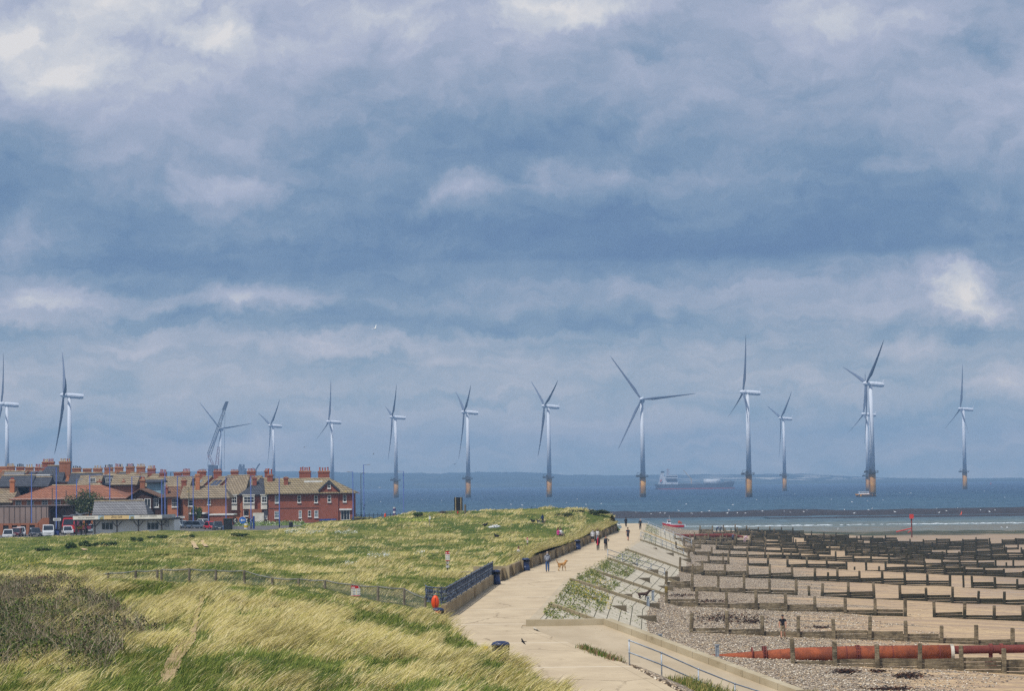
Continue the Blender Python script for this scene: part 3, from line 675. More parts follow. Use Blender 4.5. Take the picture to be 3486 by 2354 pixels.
# ------------------------------------------------------------------ pipes
def rust(name, c1, c2):
    m, t, b = newmat(name); p = pos(t); n = t.noise(p, 1.1, 7, .7); n2 = t.noise(p, 12, 4, .7)
    c = t.mix(t.mr(n, .35, .65), hx(c1), hx(c2)); c = t.mix(t.mr(n2, .5, .72, 0, .7), c, hx((84,48,38))); c = t.mix(t.mr(n2, .42, .3, 0, .45), c, hx((206,120,84)))
    t.L.new(c, b.inputs['Base Color']); b.inputs['Roughness'].default_value = .8; b.inputs['Specular IOR Level'].default_value = .25; bump(t, b, n2, .3, .02); return m
RUST = rust('orange rust', (158,84,52), (118,64,46)); RUST2 = rust('dark red rust', (124,62,54), (100,50,46))
dp = 158.; X0 = at(2405,2215,dp).x; X1 = at(3240,2222,dp).x; X2 = at(3486,2210,dp).x+6; zc = 2.42
t_ = thing('outfall_pipe', 'long rust red outfall pipe lying behind the nearest groyne', 'pipe', (X0,dp,zc), world=True)
mb = MB(); mb.tube([(X0,dp,zc-.25),(X0+6,dp,zc-.05),(X0+9.5,dp,zc),(X1,dp,zc)], [.3,.52,.53,.53], 24); obj('main_pipe', mb, RUST, t_, smooth=True)
for px_ in (2560, 2880, 3037, 3196):
    x = at(px_,2222,dp).x; mb = MB(); mb.tube([(x-.035,dp,zc),(x+.035,dp,zc)], .545, 24); obj('weld_seam', mb, RUST2, t_)
for px_ in (2602, 2919):
    x = at(px_,2222,dp).x; mb = MB()
    for o in (-.11, .05): mb.tube([(x+o,dp,zc),(x+o+.06,dp,zc)], .60, 24)
    for k in range(16):
        a = 2*math.pi*k/16; mb.tube([(x-.15,dp+.56*math.cos(a),zc+.56*math.sin(a)),(x+.15,dp+.56*math.cos(a),zc+.56*math.sin(a))], .028, 6)
    obj('bolted_flange', mb, RUST2, t_)
mb = MB(); mb.tube([(X1-.12,dp,zc),(X1+.1,dp,zc)], .57, 24); mb.cbox((X1,dp-.5,zc-.62), .3, .3, .3); obj('end_collar', mb, mat('pale cement collar', (206,200,186), (160,152,136), 2), t_)
mb = MB(); mb.tube([(X1+.05,dp,zc+.2),(X2,dp,zc+.24)], .27, 18); obj('thin_pipe', mb, RUST2, t_, smooth=True)
for px_ in (3372, 3408):
    x = at(px_,2210,dp).x; mb = MB(); mb.tube([(x-.1,dp,zc+.22),(x+.1,dp,zc+.22)], .36, 18)
    if px_ == 3372: mb.tube([(x,dp,zc+.1),(x,dp,.8)], .13, 10); mb.cbox((x,dp,zc-.9), .7, .4, .3)
    obj('pipe_bracket', mb, RUST2, t_)
xa, xb = at(2285,1820,478).x, at(2495,1820,478).x
mb = MB(); mb.tube([(xa,478,3.0),(xb,478,3.0)], .32, 10); mb.tube([(xb,478,3.0),(xb+2,478,2.6)], .2, 8)
for k in range(5): x = xa+(xb-xa)*(k+.5)/5; mb.tube([(x-.1,478,3.0),(x+.1,478,3.0)], .4, 10); mb.cbox((x,478,1.), .4, .4, 1.9)
props(obj('outfall_pipe', mb, RUST2, smooth=False), 'distant red brown outfall pipe on supports near the promenade end', 'pipe')
# red beacon
p = at(3104,1822,560); t_ = thing('beacon', 'red topped marker beacon with sloping brace at the seaward end of the groynes', 'beacon', (p.x,p.y,0.2), world=True)
RED = mat('faded red paint', (206,66,56), (180,52,44), 1.2)
sc_ = 560/F; zt = at(3103,1753,560).z
mb = MB(); mb.tube([(p.x,p.y,0),(p.x,p.y,zt)], .16, 8); obj('pole', mb, mat('rusty pole', (150,70,58), (96,60,50), 1), t_)
mb = MB(); mb.tube([(p.x-6.8/1.9,p.y,at(3070,1812,560).z),(p.x,p.y,at(3104,1800,560).z)], .13, 8); mb.tube([(p.x,p.y,at(3104,1806,560).z),(p.x-.9,p.y,at(3098,1815,560).z)], .1, 6); obj('brace', mb, RED, t_)
mb = MB(); c = at(3103,1760,560); mb.box(c.x-.42,p.y-.42,c.z-.48,c.x+.42,p.y+.42,c.z+.52); obj('cage', mb, RED, t_)
# ------------------------------------------------------------------ wind turbines
TW = mat('pale grey turbine paint', (212,218,228), (202,209,222), .02, .7, spec=.15)
BLD = mat('shaded blade paint', (104,116,138), (94,106,128), .02, .7, spec=.15)  # shaded side of the blades put into the colour, darker than the tower
YEL = mat('yellow transition piece', (206,150,60), (168,118,52), .12, .6); DKM = mat('dark steel platform', (70,72,78), (46,48,54), .5, .6); WEEDY = mat('weed stained pile foot', (74,62,44), (48,42,36), .3, .8)
def turbine(label, hub, base, tips=None, plat=None, d=None, k=.25, ph=0, pitch=35, Rpx=None, sgn=1):
    d = d or W(base[0], base[1], 0).y
    B = at(base[0], base[1] if plat else 1690, d); B.z = 0; hz = at(hub[0], hub[1], d).z; s = d/F; Rm = Rpx*s
    th = math.asin(min(1, k)); ax = Vector((-math.cos(th), -math.sin(th), 0)); tilt = R(5); ax = (ax*math.cos(tilt)+Vector((0,0,math.sin(tilt)))).normalized()
    h_ = Vector((math.sin(th), -math.cos(th), 0)); u_ = h_.cross(ax)
    if u_.z < 0: u_ = -u_
    t_ = thing('wind_turbine', label, 'wind turbine', tuple(B), world=True, group='offshore wind turbines')
    over = abs(at(hub[0], hub[1], d).x-B.x) if k < .8 else 4.0
    hc = Vector((B.x, d, hz))+ax*max(over, 3.6); hzv = hc.z
    zp = at(base[0], plat, d).z if plat else 17.0; r0 = 2.15*Rm/47
    mb = MB(); mb.lathe((B.x, d, 0), [(r0*1.12,-2),(r0*1.12,zp)], 20); obj('transition_piece', mb, YEL, t_, smooth=True)
    mb = MB(); mb.lathe((B.x, d, 0), [(r0*1.16,-2),(r0*1.16,2.6),(r0*1.13,3.2)], 20); obj('pile_foot', mb, WEEDY, t_, smooth=True)
    mb = MB()
    for dx in (-.8, .8): mb.bar((B.x-r0*1.25+dx*.4, d-r0*.6+dx, 0), (B.x-r0*1.25+dx*.4, d-r0*.6+dx, zp), .25)
    for z in np.arange(1, zp, 1.2): mb.bar((B.x-r0*1.25-.32, d-r0*.6-.8, z), (B.x-r0*1.25+.32, d-r0*.6+.8, z), .12)
    obj('boat_landing', mb, mat('landing ladder steel', (176,120,50), (120,90,60), .4), t_)
    mb = MB(); mb.lathe((B.x, d, zp-.5), [(r0*2.1,0),(r0*2.1,.55),(r0*1.0,.6)], 16)
    for a in range(16):
        q = (B.x+r0*2.05*math.cos(a*.3927), d+r0*2.05*math.sin(a*.3927), zp); mb.bar(q, (q[0], q[1], zp+1.3), .14)
    for z in (.7, 1.3): mb.tube([(B.x+r0*2.05*math.cos(a*.3927), d+r0*2.05*math.sin(a*.3927), zp+z) for a in range(17)], .08, 4, cap=False)
    mb.bar((B.x-r0*2.4, d-1, zp), (B.x-r0*2.4, d-1, zp+3), .3); mb.bar((B.x-r0*2.4, d-1, zp+3), (B.x-r0*1.2, d-1, zp+3.6), .25); mb.box(B.x-r0*2.9, d-1, zp-.4, B.x-r0*1.6, d+1, zp+1.1); mb.box(B.x-r0*1.4, d-2.6, zp, B.x-r0*.5, d-1.6, zp+2.4)
    obj('platform', mb, DKM, t_)
    top = Vector((B.x, d, hz-1.2)); mb = MB(); mb.tube([(B.x, d, zp), (B.x, d, hz-1.4)], [r0, r0*.62], 20); obj('tower', mb, TW, t_, smooth=True)
    back = Vector((B.x, d, hz))-ax*(10.5*Rm/47); fr = hc-ax*2.2; mb = MB()
    mb.tube([fr, fr.lerp(back,.15), fr.lerp(back,.8), back], [1.5,1.9,1.9,1.5], 12); tail = back+ax*1.2
    mb.bar(tail+u_*1.0, tail+u_*1.0-ax*1.9+u_*3.2, .5, .9); mb.bar(back.lerp(fr,.5)+u_*1.7, back.lerp(fr,.5)+u_*2.6, .5); obj('nacelle', mb, TW, t_, smooth=False)
    mb = MB(); mb.tube([hc-ax*2.3, hc-ax*1.2, hc+ax*.6, hc+ax*2.2, hc+ax*2.9], [1.6,1.8,1.75,1.0,.2], 14); obj('hub', mb, TW, t_, smooth=True)
    for j in range(3):
        a = R(ph+120*j); dr = u_*math.cos(a)+h_*math.sin(a)*sgn; tn = ax.cross(dr).normalized(); p_ = R(pitch)
        vs = []; fs = []; m = 10
        for i in range(m+1):
            q = i/m; ch = np.interp(q, [0,.06,.2,.5,.8,.96,1], [1.3,1.4,2.6,1.7,1.0,.6,.2])*Rm/47; tk = np.interp(q, [0,.06,.2,.5,1], [1.7,1.6,.95,.5,.16])*Rm/47; tw = p_+R(14)*(1-q)
            cd = tn*math.cos(tw)+ax*math.sin(tw); nd = ax*math.cos(tw)-tn*math.sin(tw); c = hc+dr*(1+q*(Rm-1))+ax*(2.2*q*q)
            for e in range(8):
                g = 2*math.pi*e/8; vs.append(c+cd*(math.cos(g)*ch/2-ch*.12*(q > .1))+nd*math.sin(g)*tk/2)
        for i in range(m):
            for e in range(8): fs.append((i*8+e, i*8+(e+1)%8, (i+1)*8+(e+1)%8, (i+1)*8+e))
        fs.append(tuple(m*8+e for e in range(8)))
        mb = MB(); mb.add(vs, fs); obj('blade', mb, BLD, t_, smooth=True)
turbine('wind turbine cut by the left edge of the photo', (5,1378), (24,0), d=1980, k=.2, ph=3, Rpx=176)
turbine('tall wind turbine behind the big twin chimney stacks, second from the left', (217,1348), (237,0), d=1760, k=.24, ph=-43, pitch=55, Rpx=212)
turbine('wind turbine facing the camera behind the lattice crane', (745.6,1462), (752,0), d=3100, k=.99, ph=-38, Rpx=118, sgn=1)
turbine('wind turbine behind the brick terraces, right of the lattice crane', (920.8,1451), (932,0), d=2720, k=.4, ph=-70, Rpx=134)
turbine('wind turbine rising behind the right end of the corner brick house', (1120.7,1438), (1132,0), d=2560, k=.325, ph=5, Rpx=144)
turbine('wind turbine standing just right of the tall blue lamp posts, yellow base in view', (1336.4,1422), (1349,1696), plat=1637, k=.177, ph=45, Rpx=153)
turbine('wind turbine standing above the black board on the dune', (1581.6,1405), (1595,1696), plat=1631.5, k=.2, ph=57, Rpx=162)
turbine('wind turbine with broad feathered blades, left of the wind turbine that faces us', (1852,1385), (1870.7,1694), plat=1627.5, k=.3, ph=62, pitch=80, Rpx=172)
turbine('wind turbine turned to face us, beside the cargo ship', (2185,1362.7), (2190,1694), plat=1623.5, k=.99, ph=-35, pitch=12, Rpx=186)
turbine('wind turbine standing right of the bow of the cargo ship', (2532.9,1337), (2551,1694), plat=1615.6, k=.115, ph=6, Rpx=198)
turbine('small distant wind turbine between the ship and the yellow work boat', (2660.4,1425.8), (2671.8,1673), plat=1619.7, k=.25, ph=50, Rpx=137)
turbine('large wind turbine with the yellow work boat at its foot', (2951.8,1307.9), (2971.8,1692), plat=1609, k=.24, ph=48, Rpx=211)
turbine('wind turbine half hidden directly behind another tower', (2945.5,1411.8), (2956,1680), plat=1622, d=2600, k=.22, ph=3, Rpx=146)
turbine('wind turbine standing alone farthest to the right', (3272,1393.6), (3285.7,1667.6), plat=1607.8, k=.13, ph=5, Rpx=153)
# ------------------------------------------------------------------ cargo ship
def ship():
    d = W(2350, 1667, 0).y; s = d/F; c = W(2365, 1667, 0); t_ = thing('cargo_ship', 'grey tanker ship with red waterline crossing behind the turbines', 'ship', (c.x, d, 0), world=True)
    X = lambda p: at(p, 1660, d).x; Z = lambda y, p=2365: at(p, y, d).z
    zd, zb, zs = Z(1649), Z(1640.5, 2480), Z(1650)
    st = [(2228,.45),(2236,.8),(2262,1),(2440,1),(2470,.85),(2492,.45),(2502,.05)]
    def deck(p): return zd if p < 2450 else np.interp(p, [2450,2470,2502], [zd, zb-.8, zb])
    B = 10.
    for nm, z0, zf, m in (('hull_bottom', -1, lambda p: 2.0, mat('red antifouling paint', (150,58,70), (130,50,62), .05)), ('hull', 2.0, deck, mat('grey ship paint', (66,74,92), (54,62,80), .05))):
        mb = MB(); vs = []; n = len(st)
        for p, wd in st:
            o = (6 if (p < 2240 and nm == 'hull') else 0)
            for y, z, e in ((-B*wd, z0, 0), (-B*wd, zf(p), 0), (B*wd, zf(p), 0), (B*wd, z0, 0)): vs.append((X(p)+(3.5 if (p < 2240 and z == z0) else 0)+(-4 if (p > 2495 and z == z0 and nm == 'hull') else 0), d+y, z))
        fs = [(i*4+k, i*4+(k+1)%4, (i+1)*4+(k+1)%4, (i+1)*4+k) for i in range(n-1) for k in range(4)]+[(0,1,2,3), tuple((n-1)*4+k for k in range(4))]
        mb.add(vs, fs); obj(nm, mb, m, t_)
    WH = mat('ship white paint', (206,210,216), (170,178,190), .15); DK = mat('ship window dark', (50,60,76)); 
    mb = MB(); mb.box(X(2242), d-8, zd, X(2308), d+8, Z(1640)); mb.box(X(2262), d-7.5, Z(1640), X(2306), d+7.5, Z(1632)); mb.box(X(2264), d-9, Z(1629), X(2306), d+9, Z(1618)); mb.box(X(2246), d-4, Z(1640), X(2264), d+4, Z(1622))
    mb.box(X(2248), d-3, Z(1622), X(2260), d+3, Z(1610)); sup = obj('superstructure', mb, WH, t_)
    mb = MB()
    for y0, y1 in ((1621.5,1625),(1630,1632),(1635,1638)): mb.box(X(2268), d-9.15, Z(y1), X(2304), d-9.0 if y0 < 1629 else d-7.6, Z(y0))
    obj('window_band', mb, DK, sup)
    mb = MB(); mb.box(X(2251), d-2.5, Z(1611), X(2262), d+2.5, Z(1604)); obj('funnel', mb, DK, t_)
    mb = MB(); x = X(2274.5); mb.bar((x, d, Z(1618)), (x, d, Z(1596)), 1.0)
    for y, w_ in ((1600,4),(1606,5),(1612,4)): mb.box(x-w_/2-1, d-.5, Z(y)-.3, x+w_/2+1, d+.5, Z(y)+.3)
    obj('mast', mb, mat('mast red grey', (170,120,124), (140,120,130), .1), t_)
    mb = MB(); mb.bar((X(2247), d-8.1, Z(1640)), (X(2252), d-8.1, Z(1633)), 3, 2); obj('lifeboat', mb, mat('lifeboat orange', (200,80,70)), t_)
    CR = mat('deck crane buff', (190,170,150), (170,150,130), .1); mb = MB(); mb.bar((X(2354), d, zd), (X(2354), d, Z(1631)), 2); mb.bar((X(2354), d, Z(1632)), (X(2327), d, Z(1601)), 1.1); obj('deck_crane', mb, CR, t_)
    mb = MB(); mb.tube([(X(2396),d-1,Z(1642)),(X(2452),d-1,Z(1642))], 4.3, 14); obj('cargo_tank', mb, WH, t_, smooth=True)
    mb = MB(); mb.box(X(2310), d-7, zd, X(2350), d+7, zd+1.5); mb.box(X(2360), d-5, zd, X(2386), d+5, zd+2.6); mb.box(X(2418), d-7, zd, X(2446), d-4, zd+2)
    for p in np.arange(2312, 2470, 8): mb.bar((X(p), d-8, zd), (X(p), d-8, zd+2.2), .3)
    mb.bar((X(2312), d-8, zd+2), (X(2468), d-8, zd+2), .25); mb.bar((X(2451), d, zd), (X(2451), d, Z(1633)), .8); mb.bar((X(2481), d, zb-1), (X(2481), d, Z(1632)), .5); mb.box(X(2466), d-4, zb-1, X(2490), d+4, zb+1.2)
    obj('deck_gear', mb, mat('deck gear grey', (150,160,172), (120,130,146), .1), t_)
ship()
# ------------------------------------------------------------------ yellow work boat, red fishing boat
def hull_mesh(mb, L, B, H, bow=1, sheer=.5, flare=.75, n=14, z0=0.):
    """bow towards -x"""
    vs = []
    for i in range(n+1):
        q = i/n; x = -L/2+L*q; wd = B/2*min(1, (q/.42)**.62 if q > 0 else .0)*(1-.12*max(0, q-.7)/.3); h = H+sheer*(1-q)**2.2; x0 = x+(1-q)**3*L*.10
        for y, z, f in ((-1,1,1),(-1,.35,.93),(-1,0,flare),(1,0,flare),(1,.35,.93),(1,1,1)): vs.append(((x if z == 1 else x0 if z == 0 else (x+x0)/2), y*max(wd, .03)*f, z0+z*h))
    fs = [(i*6+k, i*6+(k+1)%6, (i+1)*6+(k+1)%6, (i+1)*6+k) for i in range(n) for k in range(6)]+[tuple(range(6)), tuple(n*6+k for k in range(6))]
    mb.add(vs, fs)
def workboat():
    c = W(2939, 1692.5, 0); s = c.y/F; L = 68*s; t_ = thing('work_boat', 'yellow hulled work boat with white cabin at the foot of the large turbine', 'boat', (c.x, c.y-9, 0))
    Z = lambda y: (1692.5-y)*s
    mb = MB(); hull_mesh(mb, L, 5.5, Z(1683.5), sheer=.5, z0=-.2); obj('hull', mb, mat('work boat yellow', (236,160,36), (206,132,30), .2), t_)
    mb = MB(); mb.box(-L*.5+L*.04, -2.85, Z(1692), -L*.27, -2.74, Z(1686.5)); mb.box(-L*.2, -2.9, Z(1690), L*.33, -2.74, Z(1685)); mb.box(L*.36, -2.9, Z(1692), L*.48, -2.0, Z(1684)); obj('fender', mb, mat('black rubber', (34,34,38)), t_)
    WH = mat('boat white', (232,234,238), (210,214,220), .3); mb = MB(); mb.box(-L*.34, -2.0, Z(1683.5)-.1, L*.2, 2.0, Z(1681)); mb.box(-L*.28, -1.8, Z(1681), L*.16, 1.8, Z(1676)); mb.box(-L*.32, -2.0, Z(1676), L*.18, 2.0, Z(1674.8)); cb = obj('cabin', mb, WH, t_)
    mb = MB()
    for k in range(6): x = -L*.26+k*L*.07; mb.box(x, -1.84, Z(1680), x+L*.05, -1.79, Z(1677))
    obj('windows', mb, mat('boat glass', (30,38,50), rough=.15), cb)
    mb = MB(); mb.bar((-L*.05,0,Z(1675)),(-L*.05,0,Z(1664)), .18); mb.bar((-L*.09,0,Z(1671)),(0,0,Z(1671)), .15); mb.bar((L*.1,0,Z(1675)),(L*.1,0,Z(1668)), .12); obj('mast', mb, DKM, t_)
workboat()
def fishing():
    c = W(2291, 1797.5, 0); s = c.y/F; L = 76*s; t_ = thing('fishing_boat', 'small red and white fishing boat close inshore', 'boat', tuple(c), rz=R(-4)); Z = lambda y: (1797.5-y)*s
    mb = MB(); hull_mesh(mb, L*.97, 2.6, Z(1786.6), sheer=.6, z0=-.15); obj('hull', mb, mat('boat hull red', (214,32,44), (190,26,38), .6, .45), t_)
    WH = mat('boat white', (232,234,238)); mb = MB(); hull_mesh(mb, L, 2.72, Z(1785.0)-Z(1786.6), sheer=.6, flare=.98, z0=Z(1786.6)-.16)
    for v_ in range(len(mb.v)): x, y, z = mb.v[v_]; mb.v[v_] = (x, y, z+.45*max(0, (-x/L+.5)-.4)**2.2*1.6)
    obj('gunwale', mb, WH, t_)
    mb = MB(); mb.hexa([(-L*.30,-.9,Z(1786)),(-L*.08,-.9,Z(1786)),(-L*.08,.9,Z(1786)),(-L*.30,.9,Z(1786))], [(-L*.24,-.8,Z(1773.5)),(-L*.10,-.8,Z(1773.5)),(-L*.10,.8,Z(1773.5)),(-L*.24,.8,Z(1773.5))]); mb.box(-L*.27,-.95,Z(1773.5),-L*.07,.95,Z(1772.3)); cb = obj('wheelhouse', mb, WH, t_)
    mb = MB(); mb.box(-L*.22,-.93,Z(1779),-L*.165,-.80,Z(1775)); mb.box(-L*.15,-.93,Z(1779),-L*.105,-.80,Z(1775)); obj('window', mb, mat('boat glass', (30,38,50)), cb)
    mb = MB(); mb.box(-L*.26,-.9,Z(1772.2),-L*.10,.9,Z(1771.2)); mb.bar((L*.24,0,Z(1786)),(L*.24,0,Z(1775)), .14); mb.bar((L*.36,0,Z(1786)),(L*.3,0,Z(1776)), .12); mb.ball((L*.29,0,Z(1780)), .35, .3, .45, 7, 5, .2); mb.ball((L*.36,.2,Z(1783)), .3, .3, .35, 7, 5, .2); obj('net_hauler', mb, mat('orange red deck gear', (196,74,52), (120,84,50), 3), t_)
    mb = MB(); mb.bar((-L*.16,0,Z(1772)),(-L*.16,0,Z(1755)), .09); mb.bar((-L*.20,0,Z(1763)),(-L*.12,0,Z(1763)), .06); obj('mast', mb, mat('mast grey', (190,194,200)), t_)
    mb = MB(); mb.box(L*.48,-.3,Z(1796),L*.56,.3,Z(1788)); obj('outboard', mb, WH, t_)
    p = W(2330,1794,0); m = mat('white sea foam', (232,236,238), (190,204,210), 1.5, .9); mb = MB()
    for i in range(46):
        q = i/46; x = p.x+1+q*16+random.uniform(-.5,.5); y = p.y+random.uniform(-1,1)*(.7+q*2.); w_ = random.uniform(.3,1.0)*(1.2-q); mb.ball((x,y,0.0), w_, w_*1.5, .10, 6, 3)
    props(obj('foam_wake', mb, m), 'white foam trailing behind the red fishing boat', 'wake', kind='stuff')
fishing()
# breaking ripples at the edge of the water
mb = MB(); m = mat('white sea foam', (232,236,238))
for (x0, y0, x1, y1) in ((2430,1793,3486,1781),(2440,1795,2900,1789),(3090,1786,3486,1782)):
    for k in range(70):
        q = random.random(); a = W(x0+(x1-x0)*q, y0+(y1-y0)*q+random.gauss(0,.5), .02); mb.ball((a.x, a.y, .0), random.uniform(.3,1.6), random.uniform(.4,1.1), .13, 6, 3)
props(obj('surf_foam', mb, m), kind='stuff')
# buoys
for (x, y, h, c, lab, cat) in ((3271,1757,1.7,(226,92,52),'leaning orange marker buoy beyond the rocks','buoy'),(3373,1652,5,(150,60,70),'small red channel buoy near the horizon on the right','buoy'),(3166,1652,4,(60,110,110),'small green channel buoy near the horizon','buoy'),(621,1683,4,(150,60,70),'red channel buoy between the lamp posts, beside the corner house','buoy')):
    if x == 621: x = 1222
    p = W(x, y, 0); t_ = thing('buoy', lab, cat, tuple(p)); m = mat('buoy %d' % c[0], c, rough=.5)
    mb = MB(); k = h/2.; mb.lathe((0,0,-.3), [(.2*k,0),(.62*k,.2*k),(.62*k,.75*k),(.25*k,1.0*k),(.2*k,1.9*k),(.05,2.05*k)], 10); b_ = obj('float', mb, m, t_, smooth=True); t_.rotation_euler = (0, R(14 if h < 2 else 3), 0)
    mb = MB(); mb.ball((0,0,1.75*k), .2*k); obj('topmark', mb, m, t_)
# lattice crane, silos and chimneys over at the works
DOCK = mat('works steel, blue grey', (84,94,116), (66,76,98), .02)
def crane():
    d = 2600.; X = lambda p, y=1500: at(p, y, d); t_ = thing('lattice_crane', 'tall lattice boom crane beside the turbine that faces us on the left', 'crane', tuple(at(720,1640,d)), world=True)
    def lattice(name, a, b, w0, w1, m=DOCK):
        a, b = Vector(a), Vector(b); mb = MB(); dr = (b-a).normalized(); sx = Vector((dr.z, 0, -dr.x)); sy = Vector((0,1,0)); n = max(4, int((b-a).length/5)); pv = None
        for i in range(n+1):
            q = i/n; w_ = w0*(1-q)+w1*q; P = [a.lerp(b,q)+sx*w_*u+sy*w_*v for u, v in ((-.5,-.5),(.5,-.5),(.5,.5),(-.5,.5))]
            if pv:
                for k in range(4): mb.bar(pv[k], P[k], .32); mb.bar(pv[k], P[(k+1)%4], .18)
            pv = P
        return obj(name, mb, m, t_)
    lattice('main_boom', X(712,1548), X(766,1390), 4.0, 2.4); lattice('jib', X(766,1390), X(769,1378), 2.4, 1.); lattice('back_mast', X(738,1585), X(745,1522), 3, 2, mat('works steel, red', (150,96,104), (110,90,106), .05)); lattice('gantry', X(709,1548), X(733,1600), 2, 2, mat('works steel, red', (150,96,104)))
    mb = MB(); 
    for a, b in (((712,1548),(768,1382)),((706,1590),(712,1548)),((766,1400),(763,1600)),((743,1525),(760,1400)),((709,1550),(750,1440))): mb.bar(X(*a), X(*b), .3)
    obj('cables', mb, DOCK, t_)
    mb = MB(); c = X(765,1384); mb.hexa([(c.x-3,d-2,c.z-4),(c.x+1,d-2,c.z-4),(c.x+1,d+2,c.z-4),(c.x-3,d+2,c.z-4)], [(c.x+1,d-2,c.z+5),(c.x+4,d-2,c.z+5),(c.x+4,d+2,c.z+5),(c.x+1,d+2,c.z+5)]); obj('boom_head', mb, DOCK, t_)
    mb = MB(); c = X(720,1600); mb.box(c.x-3, d-4, 0, c.x+2, d+4, at(715,1584,d).z); c = X(722,1620); mb.box(c.x+1, d-4, 0, c.x+6, d+4, at(725,1586,d).z); obj('engine_house', mb, DOCK, t_)
crane()
def silo(label, px_, y, w_, d=3600, blocks=()):
    p = at(px_, y, d); t_ = thing('works_tower', label, 'tower', (p.x,d,0), world=True); r = w_/2*d/F; mb = MB(); mb.lathe((p.x,d,0), [(r,0),(r,p.z-3),(r*1.1,p.z-3),(r*1.1,p.z-1),(r*.8,p.z)], 10); obj('tower', mb, DOCK, t_)
    mb = MB()
    for (x0,x1,yy) in blocks: a, b = at(x0,yy,d), at(x1,yy,d); mb.box(a.x, d-4, 0, b.x, d+4, a.z)
    if mb.v: obj('plant_building', mb, DOCK, t_)
silo('left of the pair of dark works towers beyond the terrace roofs', 818, 1581, 8, blocks=((812,824,1590),(823,838,1596)))
silo('right of the pair of dark works towers beyond the terrace roofs', 829, 1582, 7, blocks=((833,840,1605),))
d = 3000.; t_ = thing('dockside_crane', 'small raised crane jib far beyond the roofs', 'crane', tuple(at(870,1640,d)), world=True); mb = MB(); mb.bar(at(870,1602,d), at(884,1580,d), 1.6); mb.bar(at(858,1592,d), at(871,1600,d), .5); obj('jib', mb, DOCK, t_); mb = MB(); mb.bar(at(870,1602,d), at(870,1650,d), 2.5); obj('mast', mb, DOCK, t_)
# ------------------------------------------------------------------ the town
def A_(x, y): return (x/3.32, 1500+y/3.32)
def B_(x, y): return (600+x/3.32, 1500+y/3.32)
BR_O = brick('orange brick', (206,122,76), (184,102,64), (180,142,112)); BR_R = brick('red brick', (166,86,66), (140,70,54), (152,110,92)); BR_D = brick('dark brown brick', (84,56,48), (66,46,42), (80,66,60))
BR_B = brick('brown brick', (176,106,76), (150,88,64), (156,122,98)); REND = mat('grey render', (150,140,124), (122,114,100), .6); WHR = mat('white render', (226,222,212), (200,196,184), .7)
T_TAN = brick('tan roof tile', (162,147,124), (140,126,106), (98,86,68), rowh=.55, bw=.6, msize=.075, spots=((170,146,70),.5,.60), vscale=1.3)
T_BRN = brick('brown roof tile', (140,108,86), (122,92,74), (80,62,52), rowh=.55, bw=.6, msize=.075, spots=((160,138,108),.5,.60), vscale=1.5)
T_RED = brick('red brown roof tile', (170,116,90), (150,100,78), (104,70,56), rowh=.55, bw=.6, msize=.07, spots=((168,140,110),.4,.64), vscale=1.8)
T_SLT = brick('blue grey slate', (86,90,98), (70,74,84), (52,54,60), rowh=.5, bw=.5, msize=.06, vscale=1.3)
T_GRY = brick('grey slate', (140,140,142), (122,122,126), (90,90,92), rowh=.42, bw=.45, msize=.05)
T_LIC = brick('lichened tile', (162,148,120), (142,128,102), (96,86,66), rowh=.55, bw=.6, msize=.075, spots=((176,152,84),.5,.56), vscale=1.3)
WHITE = mat('white window paint', (232,232,228), (214,214,210), 1.5, .5); GLASS = mat('dark window glass', (44,52,62), (28,34,42), .6, .12, spec=.6); NET = mat('net curtain behind glass', (150,164,172), (96,110,120), 1.4, .2)
POT_R = mat('terracotta chimney pot', (178,84,58), (150,66,48), 2.); POT_B = mat('buff chimney pot', (206,176,124), (176,140,92), 2.); POT_D = mat('sooty chimney pot', (66,54,50), (48,42,40), 2.)
CAP = mat('chimney cap cement', (186,172,146), (150,136,112), 1.5)
LEAD = mat('grey ridge tile', (176,160,130), (140,124,100), .8)
def chimney(t, xc, w, ytop, ybase, npot, d, wall=None, pot=POT_R, ypot=None, dep=.9):
    p = at(xc, ytop, d); zb = at(xc, ybase, d).z; ww = w*d/F; mb = MB(); cz = p.z
    mb.box(p.x-ww/2, d-dep/2, zb-1.2, p.x+ww/2, d+dep/2, cz-.25); mb.box(p.x-ww/2-.1, d-dep/2-.1, cz-.45, p.x+ww/2+.1, d+dep/2+.1, cz-.12)
    c = obj('chimney', mb, wall or BR_R, t)
    mb = MB(); mb.box(p.x-ww/2-.05, d-dep/2-.05, cz-.12, p.x+ww/2+.05, d+dep/2+.05, cz); obj('chimney_cap', mb, CAP, c)
    hp = (ytop-(ypot or ytop-9))*d/F
    for k in range(npot):
        x = p.x+(k-(npot-1)/2)*(ww/max(npot, 1))*.96; h = hp*random.uniform(.85, 1.1); y = d+random.choice((-.15,.15)); r = min(.17, ww/npot*.36)
        mb = MB(); mb.lathe((x,y,cz-.02), [(r,0),(r*.85,h*.2),(r*.8,h*.8),(r*1.15,h*.86),(r*1.1,h),(r*.6,h)], 8)
        obj('chimney_pot', mb, pot if not isinstance(pot, (list, tuple)) else random.choice(pot), c)
